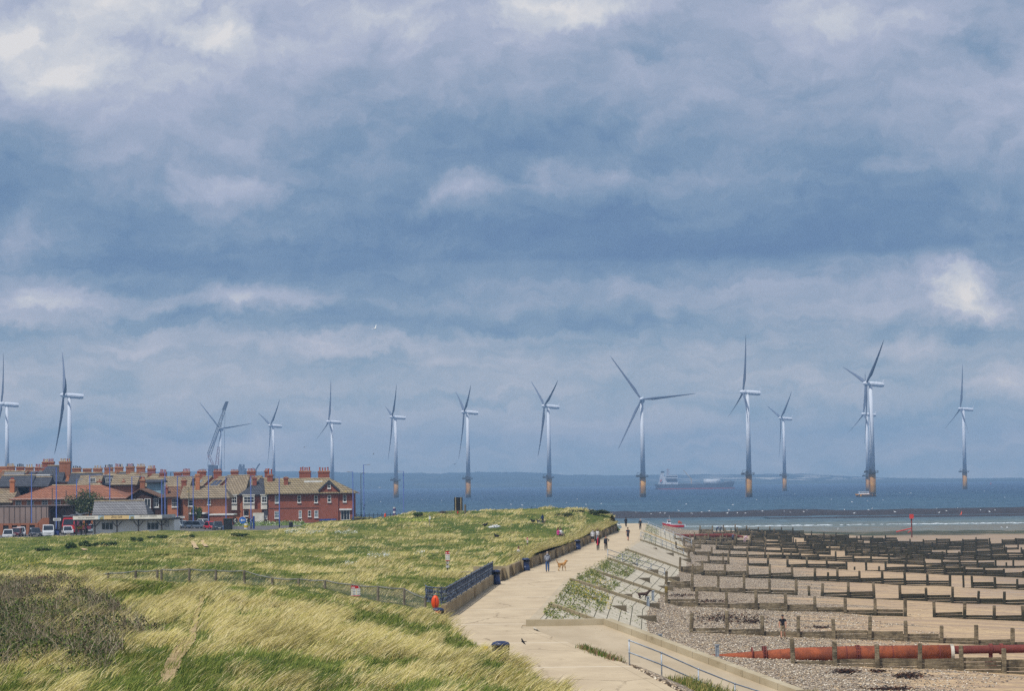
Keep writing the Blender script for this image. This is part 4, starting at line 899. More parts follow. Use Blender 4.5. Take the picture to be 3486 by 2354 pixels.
def window(t, x0, y0, x1, y1, d, glass=GLASS, bars=(1,1), proud=.04, sill=True, fw_=.09, frame=None):
    xc = (x0+x1)/2; a = at(x0, (y0+y1)/2, d).x; b = at(x1, (y0+y1)/2, d).x; zt = at(xc, y0, d).z; zb = at(xc, y1, d).z; y = d-proud; mb = MB()
    for (u0,v0,u1,v1) in ((a,zb,a+fw_,zt),(b-fw_,zb,b,zt),(a+fw_,zt-fw_,b-fw_,zt),(a+fw_,zb,b-fw_,zb+fw_)): mb.box(u0, y-.04, v0, u1, y+.06, v1)
    for i in range(1, bars[0]): x = a+(b-a)*i/bars[0]; mb.box(x-.03, y-.03, zb+fw_, x+.03, y+.05, zt-fw_)
    for j in range(1, bars[1]): z = zb+(zt-zb)*j/bars[1]; mb.box(a+fw_, y-.028, z-.035, b-fw_, y+.05, z+.035)
    if sill: mb.box(a-.08, y-.16, zb-.14, b+.08, y+.02, zb-.005)
    w_ = obj('window', mb, frame or WHITE, t)
    mb = MB(); mb.box(a+.02, y+.01, zb+.02, b-.02, y+.035, zt-.02); obj('pane', mb, glass, w_); return w_
def roof_mesh(x0, x1, y0, y1, ze, xr0, xr1, yr, zr, ov=.35, th=.18):
    """hip or gable roof with its ridge along x"""
    e = [(x0-ov,y0-ov,ze),(x1+ov,y0-ov,ze),(x1+ov,y1+ov,ze),(x0-ov,y1+ov,ze)]; r = [(xr0,yr,zr),(xr1,yr,zr)]
    lo = [(a,b,c-th) for a,b,c in e]
    mb = MB(); mb.add(e+r+lo, [(0,1,5,4),(2,3,4,5),(1,2,5),(3,0,4),(6,7,1,0),(7,8,2,1),(8,9,3,2),(9,6,0,3),(6,9,8,7)]); return mb
def house(name, label, d, dep, x0, x1, ye, yr, xr0, xr1, wall, roof, cat='house', gable=(False, False), conv=lambda x, y: (x, y), ov=.62, zb=GZ, group=None, bg=0):
    """x0,x1,ye: wall corners and eaves in the photo; yr,xr0,xr1: ridge"""
    X0, ye_ = conv(x0, ye); X1 = conv(x1, ye)[0]; R0, yr_ = conv(xr0, yr); R1 = conv(xr1, yr)[0]
    xc = (X0+X1)/2; a = at(X0, ye_, d).x; b = at(X1, ye_, d).x; ze = at(xc, ye_, d).z; yr3 = d+dep/2; zr = at((R0+R1)/2, yr_, yr3).z; r0 = at(R0, yr_, yr3).x; r1 = at(R1, yr_, yr3).x
    t = thing(name, label, cat, ((a+b)/2, d+dep/2, zb), world=True, group=group)
    mb = MB(); mb.box(a, d, zb-.3, b, d+dep, ze-.17)
    for g, xx, rr in ((gable[0], a, r0), (gable[1], b, r1)):
        if g: s = .02 if xx == a else -.02; mb.prism([(d+.05,ze-.3),(d+dep-.05,ze-.3),(yr3,zr-.25)], xx+s, xx+s+(.3 if xx == a else -.3), axis='x')
    obj('wall', mb, wall, t)
    if gable[0]: r0 = a-ov
    if gable[1]: r1 = b+ov
    ro = obj('roof', roof_mesh(a, b, d, d+dep, ze, r0, r1, yr3, zr, ov), roof, t)
    mb = MB(); mb.tube([(r0,yr3,zr+.03),(r1,yr3,zr+.03)], .16, 6); obj('ridge_tiles', mb, LEAD, ro)
    mb = MB(); mb.tube([(a-.1,d-ov-.08,ze-.2),(b+.1,d-ov-.08,ze-.2)], .08, 6); obj('gutter', mb, mat('black gutter', (38,38,40)), ro)
    return t
# --- the corner brick house that ends the terrace
d = 520.
t_ = house('brick_house', 'large red brick corner house with attic gable at the right end of the terrace', d, 9., 1040, 1995, 597, 437, 990, 1740, BR_R, T_LIC, conv=B_)
def wins(t, L, d, conv, **kw):
    for q in L:
        x0, y0 = conv(q[0], q[1]); x1, y1 = conv(q[2], q[3]); window(t, x0, y0, x1, y1, d, **{**kw, **(q[4] if len(q) > 4 else {})})
N = dict(glass=NET)
wins(t_, [(1115,628,1162,710,N),(1370,626,1410,706),(1560,626,1600,706),(1885,618,1924,698),(1111,803,1166,882,N),(1385,795,1418,877,N),(1489,793,1524,864),(1561,793,1605,874,N),(1712,792,1752,867,N)], d, B_, bars=(1,2))
# slate corner patch lighter tiles are texture; attic gable projecting
gx0, gx1 = B_(1625, 0)[0], B_(1830, 0)[0]; zt = at(*B_(1728, 460), d-.3).z; ze = at(*B_(1728, 556), d-.3).z; a = at(gx0, 1666, d-.3).x; b = at(gx1, 1666, d-.3).x; m_ = (a+b)/2
mb = MB(); mb.prism([(a,GZ),(b,GZ),(b,ze),(m_,zt-.15),(a,ze)], d-.3, d-.02); mb.prism([(a+.02,ze-1.5),(b-.02,ze-1.5),(b-.02,ze),(m_,zt-.15),(a+.02,ze)], d-.015, d+3.2); g_ = obj('attic_gable', mb, BR_R, t_)
mb = MB(); mb.add([(a-.35,d-.6,ze-.25),(m_,d-.6,zt+.1),(b+.35,d-.6,ze-.25),(a-.35,d+3.4,ze-.25),(m_,d+3.4,zt+.1),(b+.35,d+3.4,ze-.25)]+[(a-.35,d-.6,ze-.4),(m_,d-.6,zt-.08),(b+.35,d-.6,ze-.4),(a-.35,d+3.4,ze-.4),(m_,d+3.4,zt-.08),(b+.35,d+3.4,ze-.4)],
    [(0,1,4,3),(1,2,5,4),(6,9,10,7),(7,10,11,8),(0,6,7,1),(1,7,8,2),(3,4,10,9),(4,5,11,10),(0,3,9,6),(2,8,11,5)]); obj('gable_roof', mb, T_LIC, g_)
mb = MB(); mb.bar((a-.36,d-.63,ze-.33),(m_,d-.63,zt+.0),.06,.32); mb.bar((m_,d-.63,zt),(b+.36,d-.63,ze-.33),.06,.32); obj('barge_board', mb, mat('dark barge board', (58,66,78)), g_)
wins(t_, [(1710,482,1746,545),(1710,624,1750,700)], d-.3, B_, bars=(1,2))
x0, y0 = B_(1845, 785); x1, y1 = B_(1985, 893); window(t_, B_(1860,0)[0], B_(0,790)[1], B_(1962,0)[0], y1+3, d, bars=(3,1), sill=False)
p0, p1 = at(x0, y0, d), at(x1, y0, d); mb = MB(); mb.box(p0.x, d-.5, p0.z-.12, p1.x, d-.01, p0.z+.18); obj('shop_canopy', mb, WHITE, t_)
q0, q1 = at(B_(1045,0)[0], 1500+770/3.32, d), at(B_(1990,0)[0], 1500+765/3.32, d); mb = MB(); mb.box(q0.x, d-.05, q0.z-.1, q0.x+(q1.x-q0.x)*.60, d-.003, q0.z+.02); obj('string_course', mb, BR_D, t_)
chimney(t_, B_(1455,0)[0], 38, *[B_(0,v)[1] for v in (345,440)], 5, d+6, pot=POT_R, ypot=B_(0,303)[1]); chimney(t_, B_(1668,0)[0], 38, *[B_(0,v)[1] for v in (345,440)], 4, d+6, pot=POT_R, ypot=B_(0,305)[1])
chimney(t_, B_(1240,0)[0], 14, B_(0,415)[1], B_(0,528)[1], 1, d+2.6, ypot=B_(0,408)[1], dep=.6)
# balcony rail on its roof
p = at(*B_(1570,470), d+3.5); mb = MB(); mb.box(p.x-2.4, d+3.2, p.z-.5, p.x+1.6, d+4.6, p.z+.25); obj('roof_dormer', mb, WHITE, t_)
# --- bay fronted end of the terrace
t_ = house('terraced_house', 'slate roofed house with tall white bay windows beside the corner house', d+.5, 9., 740, 1036, 612, 430, 960, 1036, BR_R, T_SLT, conv=B_, gable=(False, True))
chimney(t_, B_(1060,0)[0], 18, B_(0,385)[1], B_(0,490)[1], 2, d+4, pot=POT_R, ypot=B_(0,325)[1])
chimney(t_, B_(1022,0)[0], 13, B_(0,340)[1], B_(0,440)[1], 3, d+9, pot=POT_R, ypot=B_(0,320)[1])
def bay(t, x0, x1, yt, ym, yb, d, bars):
    a = at(B_(x0,0)[0], 1700, d).x; b = at(B_(x1,0)[0], 1700, d).x; xc = B_((x0+x1)/2,0)[0]; zt, zm, zb = (at(xc, B_(0,y)[1], d).z for y in (yt, ym, yb))
    mb = MB(); mb.box(a, d-.75, zb, b, d-.01, zt+.1); mb.box(a-.12, d-.9, zt+.1, b+.12, d-.01, zt+.28); o = obj('bay', mb, WHR, t)
    dd_ = d-.75; s = d/dd_; window(t, B_(x0+6,0)[0], B_(0,yt+8)[1], B_(x1-6,0)[0], B_(0,ym)[1], dd_, bars=bars, sill=True)
bay(t_, 757, 888, 630, 708, 778, d+.5, (3,2)); bay(t_, 960, 1030, 628, 705, 780, d+.5, (2,2))
wins(t_, [(993,798,1030,890,N),(760,795,815,860)], d+.5, B_, bars=(2,1))
p0, p1 = at(*B_(865,822), d-3), at(*B_(990,890), d-3); mb = MB(); mb.box(p0.x, d-3, GZ-.1, p1.x, d-2.8, p0.z); obj('yard_wall', mb, WHR, t_)
p0, p1 = at(*B_(820,782), d-1.5), at(*B_(965,822), d-1.5); mb = MB(); mb.box(p0.x, d-1.5, GZ, p1.x, d+.4, p0.z); obj('porch', mb, BR_B, t_)
t_ = house('terraced_house', 'tan tiled house with white bay left of the slate roofed house', d+1, 9.5, 585, 745, 612, 400, 640, 830, BR_O, T_TAN, conv=B_, gable=(True, False))
bay(t_, 602, 690, 626, 712, 790, d+1, (3,2))
chimney(t_, B_(885,0)[0], 14, B_(0,415)[1], B_(0,512)[1], 1, d+3, pot=POT_R, ypot=B_(0,392)[1], dep=.7)
# solar panels on the slope
for (xa, xb_) in ((430,560),(575,690)):
    mb = MB(); pts = [at(*B_(x, y), dd_) for x, y, dd_ in ((xa,512,d+2.2),(xa+75,512,d+2.2),(xb_+10,415,d+4.9),(xb_-65,420,d+4.9))]
# --- brick block with brown roof, left of that
d2 = 508.
t_ = house('brick_house', 'brown tiled brick house with small windows behind the green street tree', d2, 8., 80, 575, 652, 525, 25, 545, BR_B, T_TAN, conv=B_, gable=(True, False))
wins(t_, [(134,676,192,745),(351,665,389,728)], d2, B_, bars=(1,2))
chimney(t_, B_(242,0)[0], 14, B_(0,380)[1], B_(0,550)[1], 1, d2+3, pot=POT_R, ypot=B_(0,345)[1], dep=.7, wall=BR_O); chimney(t_, B_(88,0)[0], 16, B_(0,445)[1], B_(0,520)[1], 2, d2+5, pot=POT_R, ypot=B_(0,435)[1])
p0, p1 = at(*B_(150,838), d2-6), at(*B_(310,900), d2-6); mb = MB(); mb.box(p0.x, d2-6, GZ, p1.x, d2-.01, p0.z); mb.box(p0.x-.2, d2-6.2, p0.z, p1.x+.2, d2-.02, p0.z+.3, mi=1); obj('flat_annexe', mb, [BR_D, WHITE], t_)
p0, p1 = at(*B_(380,850), d2-6), at(*B_(640,900), d2-6); mb = MB(); mb.box(p0.x, d2-6, GZ, p1.x, d2-.01, p0.z); mb.box(p0.x-.2, d2-6.2, p0.z, p1.x+.2, d2-.02, p0.z+.25, mi=1); obj('flat_annexe', mb, [BR_R, WHITE], t_)
t_ = house('brick_house', 'orange brick house with a white bay between the dark gable and the brown tiled house', d2+2, 8., 1850, 2012, 640, 520, 1880, 2010, BR_O, T_BRN, conv=A_, gable=(True, True))
wins(t_, [(1942,662,2012,755)], d2+2, A_, bars=(3,2)); chimney(t_, A_(1885,0)[0], 8, A_(0,520)[1], A_(0,600)[1], 1, d2+3, ypot=A_(0,505)[1])
# --- long low building with the red brown roof and its dark front gable
d3 = 470.
t_ = house('care_home', 'long low orange brick building under a broad red brown hipped roof', d3, 14., 150, 1430, 662, 508, 590, 1150, BR_O, T_RED, 'building', conv=A_, ov=.75)
wins(t_, [(174,680,242,748),(303,676,384,748),(473,676,541,745),(609,672,687,742),(764,672,830,738),(1240,668,1300,720),(1365,666,1418,720)], d3, A_, bars=(2,2), sill=False)
p0, p1 = at(*A_(150,662), d3), at(*A_(1430,662), d3); mb = MB(); mb.box(p0.x-.3, d3-.56, p0.z-.30, p1.x+.3, d3-.45, p0.z-.02); obj('fascia_board', mb, WHITE, t_)
d4 = 455.
a = at(A_(1442,0)[0], 1700, d4).x; b = at(A_(1815,0)[0], 1700, d4).x; xm = at(A_(1582,0)[0], 1700, d4).x; zt = at(*A_(1582,545), d4).z; ze = at(*A_(1442,648), d4).z
t_ = thing('gabled_house', 'dark brown brick house with wide front gable and white windows', 'house', ((a+b)/2,d4+5,GZ), world=True)
mb = MB(); ar = at(A_(1722,0)[0],1700,d4).x; mb.prism([(a,GZ-.2),(ar,GZ-.2),(ar,ze-.1),(xm,zt-.2),(a,ze)], d4, d4+9); mb.box(ar, d4+.6, GZ-.2, b, d4+9, ze-.2); obj('wall', mb, BR_D, t_)
mb = MB(); b2 = at(A_(1815,0)[0],1700,d4).x
mb.add([(a-.3,d4-.5,ze-.12),(xm,d4-.5,zt),(b2+.3,d4-.2,ze-.05),(a-.3,d4+9.3,ze-.12),(xm,d4+9.3,zt),(b2+.3,d4+9.3,ze-.05),(a-.3,d4-.5,ze-.3),(xm,d4-.5,zt-.2),(b2+.3,d4-.2,ze-.25),(a-.3,d4+9.3,ze-.3),(xm,d4+9.3,zt-.2),(b2+.3,d4+9.3,ze-.25)],
    [(0,1,4,3),(1,2,5,4),(6,9,10,7),(7,10,11,8),(0,6,7,1),(1,7,8,2),(3,4,10,9),(4,5,11,10),(0,3,9,6),(2,8,11,5)]); obj('roof', mb, T_BRN, t_)
wins(t_, [(1458,666,1530,740,dict(bars=(2,2))),(1545,664,1615,740,dict(bars=(2,2))),(1632,660,1703,762,dict(bars=(2,1)))], d4, A_); wins(t_, [(1738,656,1794,757)], d4+.6, A_, bars=(2,2))
chimney(t_, A_(1612,0)[0], 16, A_(0,440)[1], A_(0,545)[1], 2, d4+10, pot=POT_R, ypot=A_(0,412)[1], wall=BR_B)
# blue grey gabled dormer house behind
t_ = house('dormer_house', 'small pale blue boarded dormer cottage under a slate roof behind the dark gable', 486., 5., 1660, 1815, 470, 445, 1690, 1830, mat('pale blue boards', (150,180,190), (120,150,164), .8), T_SLT, 'house', conv=A_, gable=(True, True)); 
# left edge: tan roof end house and gable
t_ = house('end_house', 'tan roofed house with grey rendered gable at the left edge', 478., 10., -60, 110, 700, 560, -60, 105, REND, T_TAN, conv=A_, gable=(False, True)); chimney(t_, A_(140,0)[0], 15, A_(0,445)[1], A_(0,580)[1], 2, 482., pot=POT_R, ypot=A_(0,420)[1], wall=BR_O)
# --- streets of terraces behind: every house its own, stepping along the slope
def terrace_house(label, xc, ytop, ypot, ybase, w, d, npot, roof, wall, pot, L=5.2, dep=8.5, dorm=None, zdrop=0):
    """party-wall chimney stack placed from the photo; the ridge runs to the right and towards us"""
    e = Vector((.55,-.835,0)); n = Vector((-.835,-.55,0)); P = at(xc, ybase, d); rz = P.z+.1-zdrop; O = Vector((P.x, d, 0))
    t = thing('terraced_house', label, 'house', (P.x, d, GZ), world=True, group='terraced houses on the far streets'); h = rz-3.6; hw = dep/2
    def pt(a, b, z): v = O+e*a+n*b; return (v.x, v.y, z)
    a0, a1 = -.3, L; mb = MB(); mb.hexa([pt(a0,-hw,GZ-.3),pt(a1,-hw,GZ-.3),pt(a1,hw,GZ-.3),pt(a0,hw,GZ-.3)], [pt(a0,-hw,h-.1),pt(a1,-hw,h-.1),pt(a1,hw,h-.1),pt(a0,hw,h-.1)])
    for aa in (a0+.02, a1-.32): mb.add([pt(aa,-hw+.1,h-.3),pt(aa,hw-.1,h-.3),pt(aa,0,rz-.25),pt(aa+.3,-hw+.1,h-.3),pt(aa+.3,hw-.1,h-.3),pt(aa+.3,0,rz-.25)], [(0,1,2),(5,4,3),(0,2,5,3),(1,4,5,2),(0,3,4,1)])
    obj('wall', mb, wall, t)
    mb = MB(); V = [pt(a0,-hw-.3,h-.25),pt(a1,-hw-.3,h-.25),pt(a1,0,rz),pt(a0,0,rz),pt(a1,hw+.3,h-.25),pt(a0,hw+.3,h-.25)]; mb.add(V+[(x,y,z-.16) for x,y,z in V], [(0,1,2,3),(3,2,4,5),(6,9,8,7),(9,11,10,8),(0,6,7,1),(5,4,10,11),(0,3,9,6),(3,5,11,9),(1,7,8,2),(2,8,10,4)]); ro = obj('roof', mb, roof, t)
    mb = MB(); mb.bar(pt(a0+.15,hw+.3,h-.12), pt(a0+.15,0,rz+.12), .4, .22); mb.tube([pt(a0,0,rz+.04),pt(a1,0,rz+.04)], .15, 6); obj('verge', mb, LEAD, ro)
    chimney(t, xc, w, ytop, ybase+2, npot, d, wall=wall if wall != REND else BR_B, pot=pot, ypot=ypot)
    if dorm:
        mb = MB(); c = 1.2
        if dorm == 'box': mb.hexa([pt(c,.9,rz-2.6),pt(c+2.6,.9,rz-2.6),pt(c+2.6,3.4,rz-2.6),pt(c,3.4,rz-2.6)], [pt(c,.9,rz-.75),pt(c+2.6,.9,rz-.75),pt(c+2.6,3.3,rz-.95),pt(c,3.3,rz-.95)]); dm = obj('dormer', mb, WHITE, ro); mb = MB(); mb.hexa([pt(c+.25,3.38,rz-2.3),pt(c+2.3,3.38,rz-2.3),pt(c+2.3,3.45,rz-2.3),pt(c+.25,3.45,rz-2.3)], [pt(c+.25,3.36,rz-1.25),pt(c+2.3,3.36,rz-1.25),pt(c+2.3,3.43,rz-1.25),pt(c+.25,3.43,rz-1.25)]); obj('dormer_window', mb, GLASS, dm)
        else:
            def q(a, b): return pt(a, b, rz-(rz-h)*b/hw+.05)
            for a in ((.5,2.3),(2.7,4.4)) if dorm == 'solar' else ((1.4,2.3),): mb.quad(q(a[0],.9), q(a[1],.9), q(a[1],3.1 if dorm == 'solar' else 1.9), q(a[0],3.1 if dorm == 'solar' else 1.9))
            obj('solar_panel' if dorm == 'solar' else 'skylight', mb, mat('solar glass', (52,62,84), (40,50,72), 1., .2) if dorm == 'solar' else NET, ro)
    return t
BUF = (POT_B, POT_B, POT_R); MIX = (POT_R, POT_B, POT_D)
tl = [ # xc ytop ypot ybase width npot roof wall pots dormer label (zoom A pixels)
 (25,295,270,352,58,0,T_BRN,BR_O,POT_R,None,'leftmost terrace house, orange stack cut by the photo edge'),
 (122,292,265,356,27,5,T_SLT,BR_B,BUF,None,'terrace house with five buff pots, second stack from the left edge'),
 (230,298,268,355,26,4,T_TAN,BR_R,POT_D,None,'terrace house with dark pots above the white gabled roof'),
 (333,302,270,360,27,3,T_SLT,BR_B,POT_B,None,'terrace house with three pale pots left of the tall twin stacks'),
 (440,302,270,352,26,4,T_SLT,BR_R,BUF,None,'terrace house with mixed pots just left of the tall red stack'),
 (868,312,290,374,29,4,T_SLT,BR_B,POT_D,None,'slate roofed terrace house with sooty pots, first right of the tall stacks'),
 (985,317,316,390,28,0,T_SLT,BR_B,POT_B,None,'terrace house with a bare stack without pots'),
 (1105,314,285,382,30,3,T_TAN,BR_B,BUF,'box','terrace house with orange pots and white box dormer, left of the sooty stack'),
 (1230,306,275,370,29,5,T_TAN,BR_B,MIX,'sky','terrace house with a crowded mixed stack behind the tall double lamp'),
 (1345,300,266,366,28,5,T_SLT,BR_B,MIX,'box','terrace house with white box dormer and mixed pots in mid row'),
 (1472,295,264,372,28,5,T_TAN,BR_B,MIX,None,'terrace house with buff capped pots, left of the tallest plain stack'),
 (1592,295,268,384,29,6,T_TAN,BR_B,POT_B,None,'terrace house with a neat row of six buff pots'),
 (1713,316,288,392,27,5,T_TAN,BR_R,BUF,None,'terrace house with red stack above the pale blue cottage'),
 (1845,362,330,424,23,4,T_TAN,BR_R,POT_R,None,'terrace house with four red pots beside the blue double lamp'),
 (2010,358,357,424,26,0,T_TAN,BR_R,POT_R,'sky','terrace house with bare flat topped stack before the red pots'),
 (2105,352,320,418,25,5,T_TAN,BR_R,POT_R,'box','terrace house with five red pots and hooded dormer'),
 (2285,346,330,418,27,5,T_TAN,BR_R,POT_R,'sky','terrace house with broad red stack left of the lattice crane'),
 (1992+468,346,325,422,27,5,T_TAN,BR_R,POT_R,'solar','terrace house with solar panels below the lattice crane'),
 (1992+660,346,330,412,25,5,T_TAN,BR_R,POT_R,'solar','terrace house with solar panels below the dark works towers'),
 (1992+850,346,320,414,28,5,T_TAN,BR_R,POT_R,'sky','terrace house with tall red pots below the small distant jib')]
for i, (xc, yt, yp, yb, w_, npot, rf, wl, po, dm, lab) in enumerate(tl):
    x, ytn = A_(xc, yt); dd_ = 640-(xc/2900)*95
    terrace_house(lab, x, ytn, A_(0,yp)[1], A_(0,yb)[1], w_*.98, dd_, npot, rf, wl, po, dorm=dm)
# the tall slate house with its two great stacks
t_ = house('tall_house', 'tall slate roofed house between two great red chimney stacks', 560., 9., 400, 680, 470, 288, 540, 720, BR_B, T_SLT, conv=A_, gable=(False, True))
chimney(t_, A_(547,0)[0], 39, A_(0,240)[1], A_(0,300)[1], 6, 566., pot=BUF, ypot=A_(0,208)[1], dep=1.2, wall=BR_R); chimney(t_, A_(736,0)[0], 37, A_(0,236)[1], A_(0,375)[1], 5, 563., pot=BUF, ypot=A_(0,206)[1], dep=1.2, wall=BR_B)
for (x0, x1) in ((366,446),(475,555)):
    p0, p1 = at(*A_(x0,400), 558.6), at(*A_(x1,462), 558.6); mb = MB(); mb.box(p0.x, 558.6, p1.z, p1.x, 563, p0.z); mb.box(p0.x-.3, 558.2, p0.z, p1.x+.3, 563.2, p0.z+.25); dm = obj('dormer', mb, WHITE, t_)
    mb = MB(); mb.box(p0.x+.3*(p1.x-p0.x), 558.5, p1.z+.15, p0.x+.7*(p1.x-p0.x), 558.58, p0.z-.2); obj('dormer_window', mb, GLASS, dm)
t_ = house('white_house', 'white gabled house with small attic windows near the left edge', 545., 7., 48, 215, 500, 355, 110, 280, WHR, T_GRY, conv=A_, gable=(True, True)); wins(t_, [(58,430,74,490),(88,430,104,490)], 545., A_, bars=(1,2), sill=False)
t_ = house('brick_dormer', 'small orange gable house with carved niche below the slate roofs', 530., 5., 735, 800, 470, 440, 745, 860, BR_O, T_SLT, 'house', conv=A_, gable=(False, True))
mb = MB(); a, b, c = at(*A_(735,472), 529.8), at(*A_(802,472), 529.8), at(*A_(768,388), 529.8); mb.prism([(a.x,a.z-1),(b.x,a.z-1),(b.x,a.z),(c.x,c.z),(a.x,a.z)], 529.7, 532); obj('front_gable', mb, BR_O, t_)
t_ = house('slate_house', 'low slate roofed house with white dormers behind the long red roof', 528., 8., 800, 1090, 492, 372, 860, 1060, BR_B, T_SLT, conv=A_, gable=(True, True)); wins(t_, [(955,430,1035,485)], 527.6, A_, bars=(4,1), sill=False)
for (xa, xb_, ye, yr, rf, lab) in ((905,1100,500,405,T_TAN,'tan roofed house with rooflights behind the long red roof'),(1095,1290,498,400,T_SLT,'slate roofed house with a white framed dormer behind the red roof'),(1285,1520,500,392,T_TAN,'broad tan roof behind the centre of the long red roof'),(1640,1850,520,425,T_TAN,'tan roofed house behind the pale blue cottage'),(1880,2120,520,415,T_TAN,'tan roofed house above the orange brick house'),(10,330,520,400,T_SLT,'slate roofed back house near the left edge'),(200,520,520,420,T_SLT,'slate roofed back house under the tall house')):
    dd_ = 522. if rf == T_TAN else 525.5; t_ = house('back_house', lab, dd_, 8., xa, xb_, ye, yr, xa+40, xb_-10, BR_B, rf, conv=A_, gable=(True, True), group='roofs behind the front buildings')
    if xa in (1095, 905): wins(t_, [(xa+100,425,xa+175,478)], dd_-.05, A_, bars=(4,1), sill=False)
    if xa in (905, 1285): chimney(t_, A_(1125 if xa == 905 else 1400,0)[0], 14 if xa == 905 else 9, A_(0,455)[1], A_(0,500)[1], 1, dd_+1, ypot=A_(0,440)[1])
# --- metal clad shed, its brick front wall
MET = mat('beige metal cladding', (150,132,124), (132,114,106), .2, .5); MET2 = mat('dark rib', (84,72,68), rough=.6)
dm_ = 432.; p0, p1 = at(*A_(-80,752), dm_), at(*A_(545,935), dm_); p2 = at(*A_(890,745), dm_+8)
t_ = thing('metal_shed', 'beige ribbed metal clad shed behind the car park', 'shed', ((p0.x+p1.x)/2,dm_+6,GZ), world=True)
mb = MB(); mb.box(p0.x, dm_, GZ-.2, p1.x, dm_+12, p0.z); mb.box(p1.x, dm_+4, GZ-.2, p2.x, dm_+12, p0.z+.15); obj('wall', mb, MET, t_)
mb = MB()
for x in np.arange(p0.x, p1.x, .95): mb.box(x, dm_-.05, GZ, x+.09, dm_-.002, p0.z)
for x in np.arange(p1.x+.4, p2.x, 1.7): mb.box(x, dm_+3.95, GZ, x+.10, dm_+3.998, p0.z)
obj('cladding_ribs', mb, MET2, t_); mb = MB(); mb.box(p0.x, dm_-.1, p0.z, p2.x, dm_+12.1, p0.z+.12); obj('roof_edge', mb, mat('grey shed roof', (110,100,98)), t_)
for xa in (585, 835):
    a, b = at(*A_(xa,800), dm_+3), at(*A_(xa+100,865), dm_+3); mb = MB(); mb.hexa([(a.x,dm_+2.6,a.z-.1),(b.x,dm_+1,b.z),(b.x,dm_+3.6,b.z),(a.x,dm_+3.8,a.z-.1)], [(a.x,dm_+2.6,a.z+.15),(b.x,dm_+1,b.z+.25),(b.x,dm_+3.6,b.z+.25),(a.x,dm_+3.8,a.z+.15)]); obj('canopy', mb, mat('grey canopy sheet', (130,134,138)), t_)
p0, p1 = at(*A_(-80,943), 424), at(*A_(415,1000), 424); t_ = thing('brick_boundary_wall', 'low orange brick wall pierced with dark openings behind the parked cars', 'wall', (p0.x,424,GZ), world=True)
mb = MB(); n = 5; zt = p0.z
for k in range(n+1): x = p0.x+(p1.x-p0.x)*k/n; mb.box(x-.28, 423.8, GZ-.2, x+.28, 424.2, zt)
mb.box(p0.x, 423.85, zt-.35, p1.x, 424.15, zt-.02); mb.box(p0.x, 423.85, GZ-.2, p1.x, 424.15, GZ+.5); obj('wall', mb, BR_B, t_)
mb = MB(); mb.box(p0.x, 423.97, GZ+.5, p1.x, 424.03, zt-.35); obj('dark_infill', mb, mat('dark infill', (40,42,46)), t_)  # plain dark sheet that fills the openings of the wall
p0, p1 = at(*A_(400,880), 425), at(*A_(552,960), 425); mb = MB(); mb.prism([(p0.x,GZ-.2),(p1.x,GZ-.2),(p1.x,p0.z),(p0.x+1.2,p0.z),(p0.x,p0.z-1.2)], 425, 425.5); props(obj('brick_gate_pier', mb, BR_B), 'solid orange brick wall end with sloped shoulder behind the white van', 'wall')
# --- cafe
dc = 402.; t_ = thing('cafe', 'low white cafe with wide sign board, dark canopy and grey slate roof', 'cafe', tuple(at(451,1830,dc+5)), world=True)
X = lambda x: at(A_(x,0)[0], 1770, dc).x
Zc = lambda y, x=1400: at(*A_(x,y), dc).z
mb = MB(); mb.box(X(1040), dc+.7, GZ-.3, X(1800), dc+9, Zc(900)); mb.box(X(1800), dc+2.2, GZ-.3, X(1948), dc+9, Zc(900)); obj('wall', mb, mat('off white cafe boards', (242,240,232), (228,226,216), 1.2), t_)
for (x0, x1, bars) in ((1148,1282,(3,1)),(1660,1798,(3,1))): window(t_, A_(x0,0)[0], A_(0,928)[1], A_(x1,0)[0], A_(0,1014)[1], dc+.7, bars=bars, sill=False)
window(t_, A_(1868,0)[0], A_(0,905)[1], A_(1885,0)[0], A_(0,985)[1], dc+2.2, bars=(1,1), sill=False); window(t_, A_(1893,0)[0], A_(0,905)[1], A_(1912,0)[0], A_(0,985)[1], dc+2.2, bars=(1,1), sill=False)
mb = MB(); mb.box(X(835), dc-.6, Zc(906), X(1955), dc+9.3, Zc(893)); obj('canopy', mb, mat('dark canopy edge', (74,70,64), (56,54,50), 1), t_)
def sign_mat():
    m, t, b = newmat('cafe sign board'); x, y, z = t.sep(pos(t)); u = t.mr(x, X(835), X(1840), 0, 1, False)
    cr = lambda a, b_: t.math('MULTIPLY', t.math('GREATER_THAN', u, a), t.math('LESS_THAN', u, b_))
    c = t.mix(t.mr(t.noise(pos(t), .8, 5), .3, .7), hx((232,228,214)), hx((218,212,196))); c = t.mix(cr(.35,.63), c, hx((226,196,138))); c = t.mix(t.math('MULTIPLY', t.math('ADD', cr(.285,.35), cr(.63,.69)), .8), c, hx((150,186,206)))
    gr = t.math('MULTIPLY', t.math('ADD', cr(.30,.345), cr(.645,.685)), t.math('LESS_THAN', t.math('ADD', z, t.math('MULTIPLY', t.noise(t.vm('MULTIPLY', pos(t), (6,1,0)), 1., 3), -1.0)), Zc(893)-.05)); c = t.mix(gr, c, hx((150,140,90)))
    t.L.new(c, b.inputs['Base Color']); b.inputs['Roughness'].default_value = .6; return m
mb = MB(); mb.box(X(835), dc-.9, Zc(893)+.01, X(1840), dc-.75, Zc(850)); sg = obj('sign_board', mb, sign_mat(), t_)
